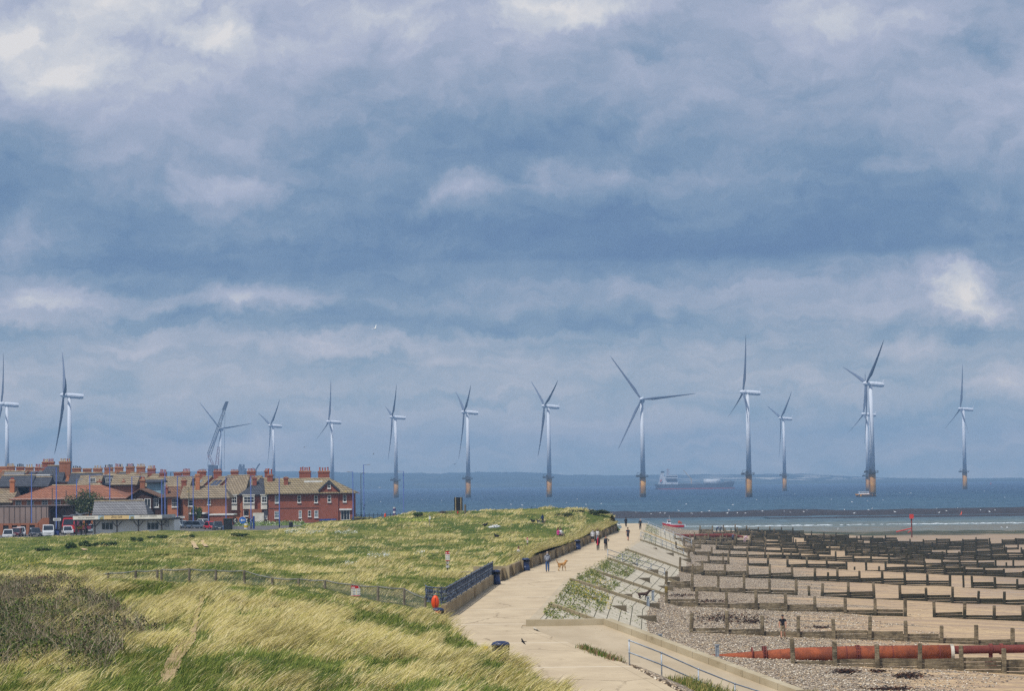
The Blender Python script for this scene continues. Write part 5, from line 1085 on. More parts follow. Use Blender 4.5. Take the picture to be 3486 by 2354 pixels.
mb = MB(); mb.hexa([(X(1842),dc-.9,Zc(893)+.01),(X(1955),dc+3,Zc(893)+.01),(X(1955),dc+3.15,Zc(893)+.01),(X(1842),dc-.75,Zc(893)+.01)], [(X(1842),dc-.9,Zc(845)),(X(1955),dc+3,Zc(845)),(X(1955),dc+3.15,Zc(845)),(X(1842),dc-.75,Zc(845))]); sd_ = obj('side_sign', mb, mat('grey white side sign', (200,200,194), (180,180,176), 1), t_)
mb = MB(); mb.box(X(838), dc-.7, Zc(893)+.01, X(1950), dc+9, Zc(893)+.16); obj('flat_roof', mb, mat('felt roof', (96,94,90)), t_)
def text(body, x0, x1, yb, hgt, d, m, parent, it=False, name='lettering'):
    cu = bpy.data.curves.new(name, 'FONT'); cu.body = body; cu.size = 1; cu.align_x = 'LEFT'; cu.shear = .3 if it else 0; cu.resolution_u = 3
    o = bpy.data.objects.new(name, cu); COL.objects.link(o); bpy.context.view_layer.update(); me = bpy.data.meshes.new_from_object(o); bpy.data.objects.remove(o)
    vs = np.array([v.co for v in me.vertices]); mn, mx = vs.min(0), vs.max(0); k = (x1-x0)/(mx[0]-mn[0]); kz = hgt/(mx[1]-mn[1])
    for v in me.vertices: x, y = v.co.x, v.co.y; v.co = (x0+(x-mn[0])*k-parent_o(parent)[0], d-parent_o(parent)[1], yb+(y-mn[1])*kz-parent_o(parent)[2])
    me.materials.clear(); me.materials.append(m); o = bpy.data.objects.new(name, me); COL.objects.link(o); o.parent = parent; return o
def parent_o(p):
    while p.parent: p = p.parent
    return p.get('_o', (0,0,0))
INK = mat('black sign lettering', (46,42,40)); hh = Zc(850)-Zc(893)
text('ALL DAY BREAKFAST', X(895), X(1085), Zc(879), hh*.34, dc-.915, INK, sg); text('Zinny Caf\u00e9', X(1265), X(1390), Zc(885), hh*.72, dc-.915, INK, sg, True); text('ICE CREAM  DESSERTS', X(1590), X(1780), Zc(868), hh*.30, dc-.915, INK, sg)
mb = MB(); zr = at(*A_(1350,688), dc+4.5).z; zE = Zc(838); e0, e1 = X(1045), X(1645); r0, r1 = at(*A_(1066,688), dc+4.5).x, at(*A_(1632,688), dc+4.5).x
mb = roof_mesh(e0, e1, dc+1.0, dc+8, zE, r0, r1, dc+4.5, zr, .2); obj('roof', mb, T_GRY, t_); mb = MB(); mb.tube([(r0,dc+4.5,zr+.04),(r1,dc+4.5,zr+.04)], .13, 6); obj('ridge_tiles', mb, LEAD, t_)
mb = MB(); mb.box(X(1090), dc+1.4, Zc(893), X(1640), dc+8, zE-.17); obj('upper_wall', mb, BR_D, t_)
PST = mat('dark timber post', (60,52,44))
for x in (865, 970, 1075, 1325, 1568, 1830):
    mb = MB(); xx = X(x); mb.box(xx-.09, dc-.35, GZ-.2, xx+.09, dc-.17, Zc(906)); mb.bar((xx,dc-.26,Zc(906)-1.1),(xx-.85,dc-.26,Zc(906)-.1),.12); mb.bar((xx,dc-.26,Zc(906)-1.1),(xx+.85,dc-.26,Zc(906)-.1),.12); obj('canopy_post', mb, PST, t_)
# flower stall under the canopy's open end
p = at(*A_(905,1050), dc+1); t_ = thing('flower_stand', 'timber stand with hanging yellow flowers under the left end of the cafe canopy', 'stand', (p.x,dc+1,GZ), world=True); mb = MB()
for x in (850,905,960): mb.box(X(x)-.08, dc+.9, GZ, X(x)+.08, dc+1.1, Zc(925))
mb.box(X(850), dc+.9, GZ+1.0, X(960), dc+1.1, GZ+1.15); obj('frame', mb, PST, t_)
for x in (868, 905):
    mb = MB()
    for k in range(40): c = (X(x)+random.gauss(0,.16), dc+.8+random.gauss(0,.1), Zc(978)+random.gauss(0,.12)); mb.ball(c, .07, n=5, m=3)
    obj('flowers', mb, mat('yellow flowers', (226,206,60), (130,150,50), 5), t_)
mb = MB(); mb.box(X(928), dc+.85, Zc(958), X(948), dc+.9, Zc(930)); obj('yellow_notice', mb, mat('yellow board', (226,196,60)), t_)
# ------------------------------------------------------------------ helpers on the dunes
def on_dune(px, py, d0=62., d1=430.):
    v = ray(px, py); ds = np.arange(d0, d1, .5); x = v.x/v.y*ds; z = CAMZ+v.z/v.y*ds; hit = np.where(dune_z(x, ds) >= z)[0]
    i = hit[0] if len(hit) else int(np.argmin(z-dune_z(x, ds))); d = ds[i]; return Vector((x[i], d, float(dune_z(x[i:i+1], ds[i:i+1])[0])))
BLU = mat('blue lamp post paint', (52,82,150), (44,70,132), 1., .45); BLK = mat('black paint', (30,32,36), (22,24,28), 1., .5); NAVY = mat('navy bin plastic', (38,54,92), (28,40,72), 2., .4)
def lamp(label, c, top, base=None, d=None, arms=(), m=BLU, w_=.10, group='street lamps along the sea front'):
    if d is None: d = W(*base, GZ).y
    p = at(*top, d); s = d/F; t = thing('street_lamp', label, 'street lamp', (p.x, d, GZ), world=True, group=group); h = p.z-GZ
    mb = MB(); mb.tube([(p.x,d,GZ-.1),(p.x,d,GZ+1.5),(p.x,d,GZ+1.52),(p.x,d,p.z)], [w_*1.25,w_*1.25,w_,w_*.75], 8); obj('pole', mb, m, t, smooth=True)
    for a in arms:
        mb = MB(); mb.tube([(p.x,d,p.z-.05),(p.x+a*.5,d,p.z+.0),(p.x+a,d,p.z)], .045, 6); o = obj('arm', mb, m, t)
        mb = MB(); mb.hexa([(p.x+a-.35,d-.14,p.z-.05),(p.x+a+.35,d-.14,p.z-.05),(p.x+a+.35,d+.14,p.z-.05),(p.x+a-.35,d+.14,p.z-.05)], [(p.x+a-.3,d-.1,p.z+.08),(p.x+a+.3,d-.1,p.z+.08),(p.x+a+.3,d+.1,p.z+.08),(p.x+a-.3,d+.1,p.z+.08)]); obj('lantern', mb, mat('grey lantern', (120,126,136)), t)
for lab, top, base, d, arms in (
 ('blue lamp post beside the metal shed, with a short arm to the right', A_(356,357), None, 428, (1.6,)),
 ('tall blue lamp post behind the white van, its arm reaching left', A_(636,308), None, 429, (-2.4,)),
 ('short blue lamp post seen between shed and bush', A_(865,442), None, 440, (.8,)),
 ('blue lamp post behind the left end of the cafe roof, arm to the right', A_(1014,397), None, 436, (3.,)),
 ('tall blue lamp post rising from the middle of the cafe roof', A_(1240,306), None, 438, (-2.5,)),
 ('blue lamp post in front of the dark brick gable', A_(1490,412), None, 442, (2.2,)),
 ('shorter of the two blue lamp posts right of the dark gable', A_(1828,440), None, 443, (.7,)),
 ('taller of the two blue lamp posts right of the dark gable', A_(1864,362), None, 436, (-4.3,)),
 ('blue lamp post in front of the orange brick house with a white bay', A_(2004,408), None, 470, (1.9,)),
 ('blue lamp post left of the small street bush', A_(2182,404), None, 478, (-3.,)),
 ('blue lamp post standing behind the red parked car', B_(364,328), B_(364,1005), None, (-1.,)),
 ('blue lamp post rising out of the green street tree', B_(560,418), None, 486, (1.2,)),
 ('blue lamp post in front of the white bays of the terrace', B_(842,403), B_(842,1003), None, (1.,)),
 ('blue lamp post at the left part of the corner house', B_(1163,418), B_(1163,990), None, (-.8,)),
 ('blue lamp post before the middle of the corner house', B_(1520,374), B_(1520,925), None, (.8,)),
 ('light blue lamp post at the right corner of the corner house', B_(1995,357), None, 517, (-.9,)),
 ('tallest light blue lamp post, standing clear against the sea', B_(2117,277), None, 521, (1.1,)),
 ('blue lamp post alone by the sea railing, left of the black board', (1373,1606), None, 534, (-1.1,))): lamp(lab, None, top, base, d, arms)
lamp('thin dark lamp post standing just left of the tallest light blue one', None, B_(2086,374), None, 525, (.7,), BLK, .08)
for x, y, lab in ((590,542,'plain dark pole left of the tall blue lamp, above the shed'),(747,567,'plain dark pole above the right end of the shed')): lamp(lab, None, A_(x, y), None, 448, (), BLK, .09, 'dark poles above the shed')
lamp('dark green pole beside the small street bush', None, B_(143,536), None, 490, (), mat('dark green paint', (44,60,54)), .09, None)
lamp('small dark lamp on the roofs beside the blue double lamp', None, A_(1928,365), None, 545, (.7,), BLK, .08, None)
# ------------------------------------------------------------------ vehicles
TYRE = mat('tyre rubber', (30,30,32), rough=.9); RIM = mat('wheel rim', (160,164,170), rough=.35, metal=.6); CG = mat('car glass', (34,42,52), (24,30,38), 1., .08, spec=.8); LAMPG = mat('headlamp glass', (226,230,234), (190,198,206), 3., .1)
def car(label, xc, yb, col, L=4.2, B=1.78, H=1.48, rz=0, kind='hatch', cat='car', d=None, name='parked_car'):
    p = W(xc, yb, GZ); t = thing(name, label, cat, (p.x, p.y+L/2*math.cos(rz), GZ), rz, 'vehicles parked along the sea front'); m = mat('car paint %d %d %d' % col, col, tuple(int(c*.9) for c in col), .5, .28, spec=.5, coat=.6)
    hd, van = .62*H, kind == 'van'
    # front of the car points to -y
    mb = MB(); st = [(-.5,.80,.30,.50),(-.47,.93,.22,.58),(-.30,1,.20,.64),(.30,1,.20,.68),(.47,.95,.24,.68),(.5,.86,.34,.64)]
    if van: st = [(-.5,.85,.28,.50),(-.46,.96,.22,.62),(-.34,1,.20,.68),(.47,1,.20,.72),(.5,.96,.3,.72)]
    vs = []; n = 8
    for q, wf, z0, z1 in st:
        w_ = B/2*wf; y = q*L; z0 *= .9; z1 *= (H/1.48 if not van else 1.55)
        for x, z in ((-w_*.92,z0),(-w_,z0+.14),(-w_,z1-.12),(-w_*.9,z1+.04),(w_*.9,z1+.04),(w_,z1-.12),(w_,z0+.14),(w_*.92,z0)): vs.append((x,y,z+.03))
    k = len(st); fs = [(i*8+e,(i*8+(e+1)%8),((i+1)*8+(e+1)%8),(i+1)*8+e) for i in range(k-1) for e in range(8)]+[tuple(range(8)), tuple((k-1)*8+e for e in range(8))]
    mb.add(vs, fs)
    zs_ = .66*(H/1.48) if not van else 1.05
    y0, y1, y2, y3 = (-.22*L,-.04*L,.30*L,.44*L) if not van else (-.36*L,-.24*L,.48*L,.495*L)
    wb, wt = B/2*.93, B/2*(.76 if not van else .86)
    roof = [(-wt,y1,H-.05),(wt,y1,H-.05),(wt,y2,H-.04),(-wt,y2,H-.04)]; base = [(-wb,y0,zs_),(wb,y0,zs_),(wb,y3,zs_),(-wb,y3,zs_)]
    mb.hexa(base, roof); mb.hexa([(x*.99,y,z) for x,y,z in roof], [(x*.9,y*.96+(y1+y2)*.02,z+.05) for x,y,z in roof]); b_ = obj('body', mb, m, t, smooth=False)
    def pan(a, b, c, e, nm):
        a, b, c, e = map(Vector, (a, b, c, e)); nn = (b-a).cross(e-a).normalized()*.012; cc = (a+b+c+e)/4; P = [cc+(q-cc)*.9 for q in (a, b, c, e)]
        mb = MB(); mb.hexa([q-nn*.3 for q in P], [q+nn for q in P]); obj(nm, mb, CG, t)
    pan(base[0], base[1], roof[1], roof[0], 'windscreen'); pan(base[2], base[3], roof[3], roof[2], 'rear_window')
    if not van: pan(base[1], base[2], roof[2], roof[1], 'side_window'); pan(base[3], base[0], roof[0], roof[3], 'side_window')
    else:
        f = lambda u, v, s_: Vector((s_*wb, y0+(y3-y0)*u, zs_)).lerp(Vector((s_*wt, y1+(y2-y1)*u, H-.05)), v)
        for s_ in (1,-1): pan(f(.05,0,s_), f(.25,0,s_), f(.25,1,s_), f(.05,1,s_), 'side_window')
    for sx in (-1,1):
        for yy in (-.31*L,.31*L):
            mb = MB(); mb.tube([(sx*(B/2-.2),yy,.31),(sx*(B/2+.01),yy,.31)], .31, 14); w_ = obj('wheel', mb, TYRE, t); mb = MB(); mb.tube([(sx*(B/2+.0),yy,.31),(sx*(B/2+.02),yy,.31)], .2, 10); obj('rim', mb, RIM, w_)
        z = (.55 if not van else .75)*H/1.48 if not van else .82; mb = MB(); mb.hexa([(sx*B*.27,-.497*L,z-.09),(sx*B*.42,-.485*L,z-.06),(sx*B*.43,-.44*L,z-.06),(sx*B*.28,-.44*L,z-.09)], [(sx*B*.26,-.492*L,z+.07),(sx*B*.43,-.475*L,z+.1),(sx*B*.44,-.43*L,z+.1),(sx*B*.27,-.43*L,z+.07)]); obj('headlight', mb, LAMPG, t)
    mb = MB(); mb.box(-.26,-.503*L,.36,.26,-.495*L,.47); obj('number_plate', mb, mat('white plate', (230,230,226)), t)
    mb = MB(); mb.box(-B*.3,-.498*L,.26,B*.3,-.47*L,.34); mb.box(-B*.2,-.5*L,.50,B*.2,-.48*L,.57); obj('grille', mb, BLK, t)
    return t
for a in (('white hatchback nearest the left edge of the car park', *A_(62,1115), (226,228,230), dict(rz=.15)), ('maroon car between two white cars on the left', *A_(158,1092), (112,32,42), {}), ('white estate car right of the maroon car', *A_(205,1088), (230,232,234), dict(rz=.2, H=1.55)),
  ('white car in the row behind, beside the blue lamp post', *A_(272,1052), (228,230,232), dict(H=1.5)), ('dark grey saloon in front of the white van', *A_(372,1092), (70,74,84), dict(rz=.35, L=4.4)), ('white car right of the blue wheelie bin, before the red lorry', *A_(738,1070), (228,230,234), dict(rz=.3)),
  ('silver car behind the flower stand by the cafe', *A_(1008,1048), (150,168,180), {}), ('silver blue car right of the cafe', *A_(2050,996), (176,190,200), dict(rz=.5)), ('blue grey car right of the silver blue car', *A_(2180,1000), (96,112,134), dict(rz=1.2)), ('grey blue car behind the red car', *B_(262,1000), (104,118,136), dict(rz=1.1)),
  ('white pickup like car farthest back by the street tree', *B_(308,975), (228,230,230), dict(rz=.8)), ('bright red car beside the black kiosk', *B_(385,1010), (206,44,62), dict(rz=.5)), ('dark green grey car directly left of the black kiosk', *B_(458,1018), (62,74,80), dict(rz=.25, H=1.6)), ('white car roof half hidden by the dune beside the sea railing', 1388, 1771, (232,234,236), dict(rz=1.3))):
    car(a[0], a[1], a[2], a[3], **a[4])
car('white van with dark windscreen in the car park', *A_(512,1096), (226,230,234), L=4.9, B=1.95, H=1.98, rz=.22, kind='van', cat='van', name='parked_van')
def lorry():
    p = W(*A_(770,1064), GZ); t = thing('red_lorry', 'red lorry cab with wide dark windscreen beside the cafe', 'lorry', tuple(p), -.25); RD = mat('lorry red', (206,36,44), (180,30,38), .6, .3, coat=.5)
    mb = MB(); mb.box(-1.15,0,.35,1.15,2.0,1.55); mb.hexa([(-1.15,0,1.55),(1.15,0,1.55),(1.15,2,1.55),(-1.15,2,1.55)], [(-1.05,.35,2.75),(1.05,.35,2.75),(1.1,2,2.75),(-1.1,2,2.75)]); mb.box(-1.0,.4,2.75,1.0,1.9,3.0); mb.box(-1.15,2.2,.7,1.15,7,1.3); obj('cab', mb, RD, t)
    mb = MB(); mb.hexa([(-1.0,-.02,1.62),(1.0,-.02,1.62),(1.0,.03,1.62),(-1.0,.03,1.62)], [(-.93,.27,2.62),(.93,.27,2.62),(.93,.33,2.62),(-.93,.33,2.62)]); obj('windscreen', mb, CG, t)
    for sx in (-1,1):
        mb = MB(); mb.box(sx*1.0-.16,-.04,.62,sx*.9+.16,.0,.85); obj('headlight', mb, LAMPG, t); mb = MB(); mb.box(sx*1.35-.1,.1,1.7,sx*1.35+.1,.2,2.4); obj('mirror', mb, BLK, t)
        for yy in (.9,5.2): mb = MB(); mb.tube([(sx*.85,yy,.5),(sx*1.16,yy,.5)], .5, 14); obj('wheel', mb, TYRE, t)
    mb = MB(); mb.box(-.8,-.03,1.0,.8,.0,1.3); obj('grille', mb, mat('pale grille', (210,200,196)), t); mb = MB(); mb.box(-1.1,.2,3.1,1.1,.5,3.2); mb.bar((-.9,.35,3.0),(-.9,.35,3.1),.06); mb.bar((.9,.35,3.0),(.9,.35,3.1),.06); mb.bar((-1.0,3,3.3),(1.2,6,3.6),.1); obj('light_bar', mb, GALV, t)
lorry()
# ------------------------------------------------------------------ street furniture
def simple(name, label, cat, px_, py_, build, d=None, z=None, group=None):
    p = at(px_, py_, d) if d else W(px_, py_, GZ); 
    t = thing(name, label, cat, (p.x, p.y, GZ if z is None else z), 0, group); build(t); return t
def f(t):
    mb = MB(); mb.box(-.75,-.4,0,.75,.4,1.15); obj('cabinet', mb, mat('green metal', (58,112,76), (44,92,62), 1.), t); mb = MB(); mb.box(-.8,-.45,1.15,.8,.45,1.25); obj('lid', mb, mat('dark green lid', (40,70,54)), t)
simple('green_bin', 'green metal bin in front of the white van', 'bin', *A_(572,1088), f)
def f(t):
    mb = MB(); mb.hexa([(-.45,-.35,.1),(.45,-.35,.1),(.45,.35,.1),(-.45,.35,.1)], [(-.55,-.42,1.1),(.55,-.42,1.1),(.55,.42,1.1),(-.55,.42,1.1)]); obj('body', mb, mat('blue bin plastic', (70,90,150), (54,70,126), 2.), t); mb = MB(); mb.box(-.6,-.5,1.1,.6,.45,1.2); obj('lid', mb, BLK, t)
    for s in (-1,1): mb = MB(); mb.tube([(s*.5,.3,.12),(s*.56,.3,.12)], .12, 8); obj('wheel', mb, TYRE, t)
simple('wheelie_bin', 'blue wheelie bin right of the green bin', 'bin', *A_(634,1088), f)
def f(t):
    mb = MB(); mb.box(-.72,-.72,0,.72,.72,2.15); obj('body', mb, mat('black kiosk panel', (34,40,42), (26,30,32), 1.), t); mb = MB(); mb.box(-.78,-.78,2.15,.78,.78,2.3); obj('roof', mb, mat('dark green lid', (40,70,54)), t); mb = MB()
    for k in range(4): mb.box(.9+k*.28,-.05,0,.95+k*.28,.05,2.0)
    mb.box(.85,-.05,1.9,1.9,.05,2.0); obj('rail_screen', mb, mat('grey green rail', (84,100,100)), t)
simple('kiosk', 'black box kiosk on the pavement, right of the dark car', 'kiosk', *B_(585,1032), f)
p = W(*B_(540,1028), GZ); t_ = thing('blue_bollard', 'short blue bollard at the left foot of the black kiosk', 'bollard', tuple(p)); mb = MB(); mb.lathe((0,0,0), [(.22,0),(.22,.7),(.26,.75),(.1,.95)], 10); obj('bollard', mb, mat('pale blue bollard', (90,110,160)), t_)
def chev(label, bx, by, n=1):
    p = at(*B_(bx,by), 492); t = thing('chevron_sign', label, 'sign', (p.x,492,GZ), world=True, group='roundabout chevron signs'); w_ = .95*n
    mb = MB(); mb.box(p.x-w_/2,492,p.z-.42,p.x+w_/2,492.05,p.z+.42); obj('panel', mb, BLK, t)
    for k in range(n):
        c = p.x-w_/2+.95*(k+.5); mb = MB(); mb.add([(c+.22,491.98,p.z+.36),(c-.02,491.98,p.z+.36),(c-.30,491.98,p.z),(c-.02,491.98,p.z-.36),(c+.22,491.98,p.z-.36),(c-.05,491.98,p.z)], [(0,1,2,5),(5,2,3,4)]); obj('chevron', mb, mat('white reflective', (236,236,232)), t)
    mb = MB(); mb.box(p.x-.05,492.05,GZ,p.x+.05,492.15,p.z); obj('post', mb, BLK, t)
chev('single black and white chevron sign left of the round blue sign', 665, 908); chev('double black and white chevron sign right of the round blue sign', 822, 908, 2)
p = at(*B_(750,905), 488); t_ = thing('arrow_sign', 'round blue traffic sign with white arrow on the roundabout', 'sign', (p.x,488,GZ), world=True); mb = MB(); mb.tube([(p.x,487.95,p.z),(p.x,488,p.z)], 1.35*.5*1.0, 20); obj('disc', mb, mat('blue sign face', (44,112,196)), t_); mb = MB(); mb.tube([(p.x,488.0,p.z),(p.x,488.03,p.z)], .73, 20); mb.tube([(p.x,488.06,GZ),(p.x,488.06,p.z)], .06, 6); obj('rim', mb, mat('grey sign back', (190,194,198)), t_)
mb = MB(); y = 487.93; mb.add([(p.x+.42,y,p.z+.09),(p.x-.1,y,p.z+.09),(p.x-.1,y,p.z+.32),(p.x-.46,y,p.z),(p.x-.1,y,p.z-.32),(p.x-.1,y,p.z-.09),(p.x+.42,y,p.z-.09)], [(0,1,5,6),(1,2,3,4,5)]); obj('arrow', mb, WHITE, t_)
def roadsign(label, conv, x0, x1, y0, y1, d, words, m=WHITE):
    a, b = at(*conv(x0,y0), d), at(*conv(x1,y1), d); t = thing('direction_sign', label, 'sign', ((a.x+b.x)/2,d,GZ), world=True); mb = MB(); mb.box(a.x,d,b.z,b.x,d+.05,a.z); obj('panel', mb, m, t); mb = MB()
    for q in (.25,.75): x = a.x+(b.x-a.x)*q; mb.tube([(x,d+.1,GZ),(x,d+.1,a.z)], .05, 6)
    obj('post', mb, GALV, t); mb = MB(); n = words; h = a.z-b.z
    for k in range(n): u = a.x+(b.x-a.x)*(.12+.8*k/n); mb.box(u, d-.015, b.z+h*.35, u+(b.x-a.x)*.8/n*.7, d-.003, b.z+h*.68)
    obj('lettering', mb, INK, t)
roadsign('white pointed direction sign above the white van', A_, 600, 688, 882, 910, 420, 6); roadsign('long white direction sign right of the cafe', A_, 1980, 2086, 860, 880, 470, 7)
def post(name, label, cat, conv, x, y0, y1, r, m, d=None, extra=None, bands=None):
    base = conv(x, y1); p = W(*base, GZ) if d is None else at(*base, d); zt = at(*conv(x,y0), p.y).z; t = thing(name, label, cat, (p.x,p.y,GZ), world=True); mb = MB(); mb.tube([(p.x,p.y,GZ-.2),(p.x,p.y,zt)], r, 10); obj('post', mb, m, t)
    if bands:
        for z0, z1, bm in bands: mb = MB(); mb.tube([(p.x,p.y,GZ+(zt-GZ)*z0),(p.x,p.y,GZ+(zt-GZ)*z1)], r*1.06, 10); obj('band', mb, bm, t)
    return t
post('traffic_bollard', 'white bollard with yellow panel below the chevron signs', 'bollard', B_, 790, 945, 1002, .38, mat('white bollard', (226,226,220)), bands=((.25,.7,mat('yellow panel', (230,196,40))),)); post('blue_post', 'stout blue post between chevron sign and white yard', 'post', B_, 876, 858, 1003, .2, BLU)
PURP = mat('purple paint', (84,60,120)); post('striped_post', 'post with purple and white bands at the sea railing', 'post', lambda x, y: (1200+x/3.32, 1500+y/3.32), 474, 757, 885, .3, mat('white bollard', (226,226,220)), d=533, bands=((.0,.18,PURP),(.35,.55,PURP),(.72,.9,PURP)))
# carved stone column
p = W(*B_(1350,915), GZ); s = p.y/F; t_ = thing('stone_monument', 'pale carved stone column with square top before the corner house', 'monument', (p.x,p.y,GZ), world=True); ST = mat('pale carved stone', (206,194,166), (164,150,122), 1.2, .9, .5); h = (910-680)/3.32*s
mb = MB(); mb.lathe((p.x,p.y,GZ), [(.85,0),(.85,h*.12),(.72,h*.16),(.78,h*.24),(.62,h*.27),(.74,h*.34),(.70,h*.42),(.56,h*.46),(.68,h*.52),(.6,h*.6),(.5,h*.63),(.6,h*.7),(.44,h*.74)], 14); obj('shaft', mb, ST, t_); mb = MB(); mb.cbox((p.x,p.y,GZ+h*.74), 1.0, 1.0, h*.06); mb.cbox((p.x,p.y,GZ+h*.80), 1.3, 1.3, h*.18, .2); mb.cbox((p.x,p.y,GZ+h*.98), 1.0, 1.0, h*.03); obj('capital', mb, ST, t_)
# sea front railing, planters, bins
t_ = thing('seafront_railing', 'black iron railing along the sea front beside the corner house', 'railing', (-28,546,GZ), world=True); mb = MB(); a, b = at(1200,1745,546), at(1372,1745,540); n = 60
for k in range(n+1): q = a.lerp(b, k/n); mb.bar((q.x,q.y,GZ-.1),(q.x,q.y,GZ+1.35+(.25 if k%5==0 else 0)), .05 if k%5 else .12)
for z in (.2,1.15): mb.bar((a.x,a.y,GZ+z),(b.x,b.y,GZ+z),.05)
obj('railing', mb, BLK, t_)
def f(t):
    mb = MB(); mb.box(-1.,-.5,0,1.,.5,.75); obj('box', mb, mat('dark planter', (62,54,50)), t); mb = MB()
    for k in range(60): mb.ball((random.uniform(-.9,.9),random.uniform(-.4,.4),.75+abs(random.gauss(0,.16))), .12, n=5, m=3, jit=.3)
    obj('plants', mb, mat('dry planter plants', (150,138,100), (96,104,60), 3), t)
for x, w_ in ((2030,'left of the tallest light blue lamp'),(2090,'at the foot of the thin dark lamp'),(2170,'right of the tallest light blue lamp')): simple('planter', 'dark planter with dry plants '+w_, 'planter', *B_(x,892), f, d=520, group='planters on the sea front')
def litter(t, m=BLK, h=1.1): 
    mb = MB(); mb.lathe((0,0,0), [(.34,0),(.36,.1),(.36,h*.72),(.30,h*.74)], 14); obj('body', mb, m, t, smooth=False); mb = MB(); mb.lathe((0,0,0), [(.37,h*.74),(.38,h*.9),(.3,h),(.1,h*1.04)], 14); obj('hood', mb, m, t); mb = MB(); mb.box(-.17,-.40,h*.77,.17,-.33,h*.88); obj('opening', mb, mat('bin mouth', (12,12,14)), t)
simple('litter_bin', 'square black litter bin at the sea railing beside the lifebuoy', 'bin', 1295, 1767, litter, d=525); simple('litter_bin', 'black litter bin on the verge below the stone column', 'bin', *B_(1297,990), litter)
def buoyhouse(t, h=1.3):
    OR = mat('lifebuoy orange', (236,92,34), (214,70,26), 2., .45); mb = MB(); mb.ball((0,0,h*.62), .24, .16, h*.5, 14, 10); obj('capsule', mb, OR, t, smooth=True); mb = MB(); mb.tube([(0,.1,-.2),(0,.1,h*.5)], .05, 6); obj('stand', mb, GALV, t); mb = MB(); mb.tube([(0,-.17,h*.3),(0,-.165,h*.95)], .02, 6); obj('seam', mb, mat('dark orange seam', (180,60,24)), t)
simple('lifebuoy', 'red orange lifebuoy housing at the sea railing', 'lifebuoy', 1311, 1765, lambda t: buoyhouse(t, 1.6), d=524)
p = at(1482,2075,147.0); t_ = thing('lifebuoy', 'bright orange lifebuoy housing at the near end of the ornamental railing', 'lifebuoy', (p.x,p.y,p.z-.12)); buoyhouse(t_, .84)
def f(t):
    mb = MB()
    for x in (-1.1,1.1): mb.box(x-.06,-.3,0,x+.06,.3,.45); mb.box(x-.05,.2,.45,x+.05,.3,.95)
    obj('frame', mb, BLU, t); mb = MB(); mb.box(-1.2,-.3,.42,1.2,.25,.49); obj('seat', mb, BLU, t); mb = MB(); mb.box(-1.2,.2,.6,1.2,.26,.95); obj('backrest', mb, BLU, t)
simple('bench', 'blue bench against the front of the corner house, left one', 'bench', *B_(1680,905), f, d=505); simple('bench', 'blue bench against the front of the corner house, right one', 'bench', *B_(1745,905), f, d=507)
# bins on the promenade
for x, y, lab in ((1688,1992,'navy blue bin at the far end of the ornamental railing'),(1790,1945,'navy bin with dark base against the grassy wall, behind the man with the dog'),(1966,1873,'navy blue bin near the walking couple'),(1704,2222,'navy bin rising behind the near dune, beside a yellow box'),(1492,2104,'navy bin with red stickers below the orange lifebuoy')):
    p = W(x, y, PZ); z = PZ
    if x == 1704: p = at(1704,2184,100.5); z = p.z-1.19
    if x == 1492: p = at(1490,2072,146.4); z = p.z-1.16; p.x += .0
    t_ = thing('litter_bin', lab, 'bin', (p.x,p.y,z), 0, 'navy bins along the promenade'); k = 1.18
    mb = MB(); mb.lathe((0,0,0), [(.40,0),(.41,.06),(.38,.32),(.37,.36),(.345,.38),(.345,.8),(.36,.82)], 18); obj('body', mb, NAVY, t_, smooth=True)
    mb = MB()
    for a in (.2,1.77,3.34,4.91): mb.cbox((.33*math.cos(a),.33*math.sin(a),.8), .09,.09,.22)
    mb.lathe((0,0,.8), [(.27,0),(.27,.2)], 12); obj('mouth', mb, mat('bin mouth', (12,12,14)), t_); mb = MB(); mb.lathe((0,0,1.0), [(.37,0),(.385,.05),(.33,.13),(.18,.18),(.02,.19)], 18); obj('domed_lid', mb, NAVY, t_, smooth=True)
    if x == 1492: mb = MB(); mb.box(-.2,-.40,.86,.05,-.36,1.0); obj('sticker', mb, RED, t_); mb = MB(); mb.box(.07,-.40,.86,.2,-.35,1.0); obj('sticker', mb, mat('brown sticker', (150,100,60)), t_)
    if x == 1704: mb = MB(); mb.hexa([(-.75,-.05,.75),(-.5,-.05,.75),(-.5,.3,.75),(-.75,.3,.75)], [(-.72,0,.96),(-.53,0,.96),(-.53,.25,.96),(-.72,.25,.96)]); props(obj('grit_box', mb, mat('yellow grit box', (230,196,40)), None, org=(-p.x,-p.y,-z)), 'yellow box lid half hidden by grass beside the near bin', 'box')
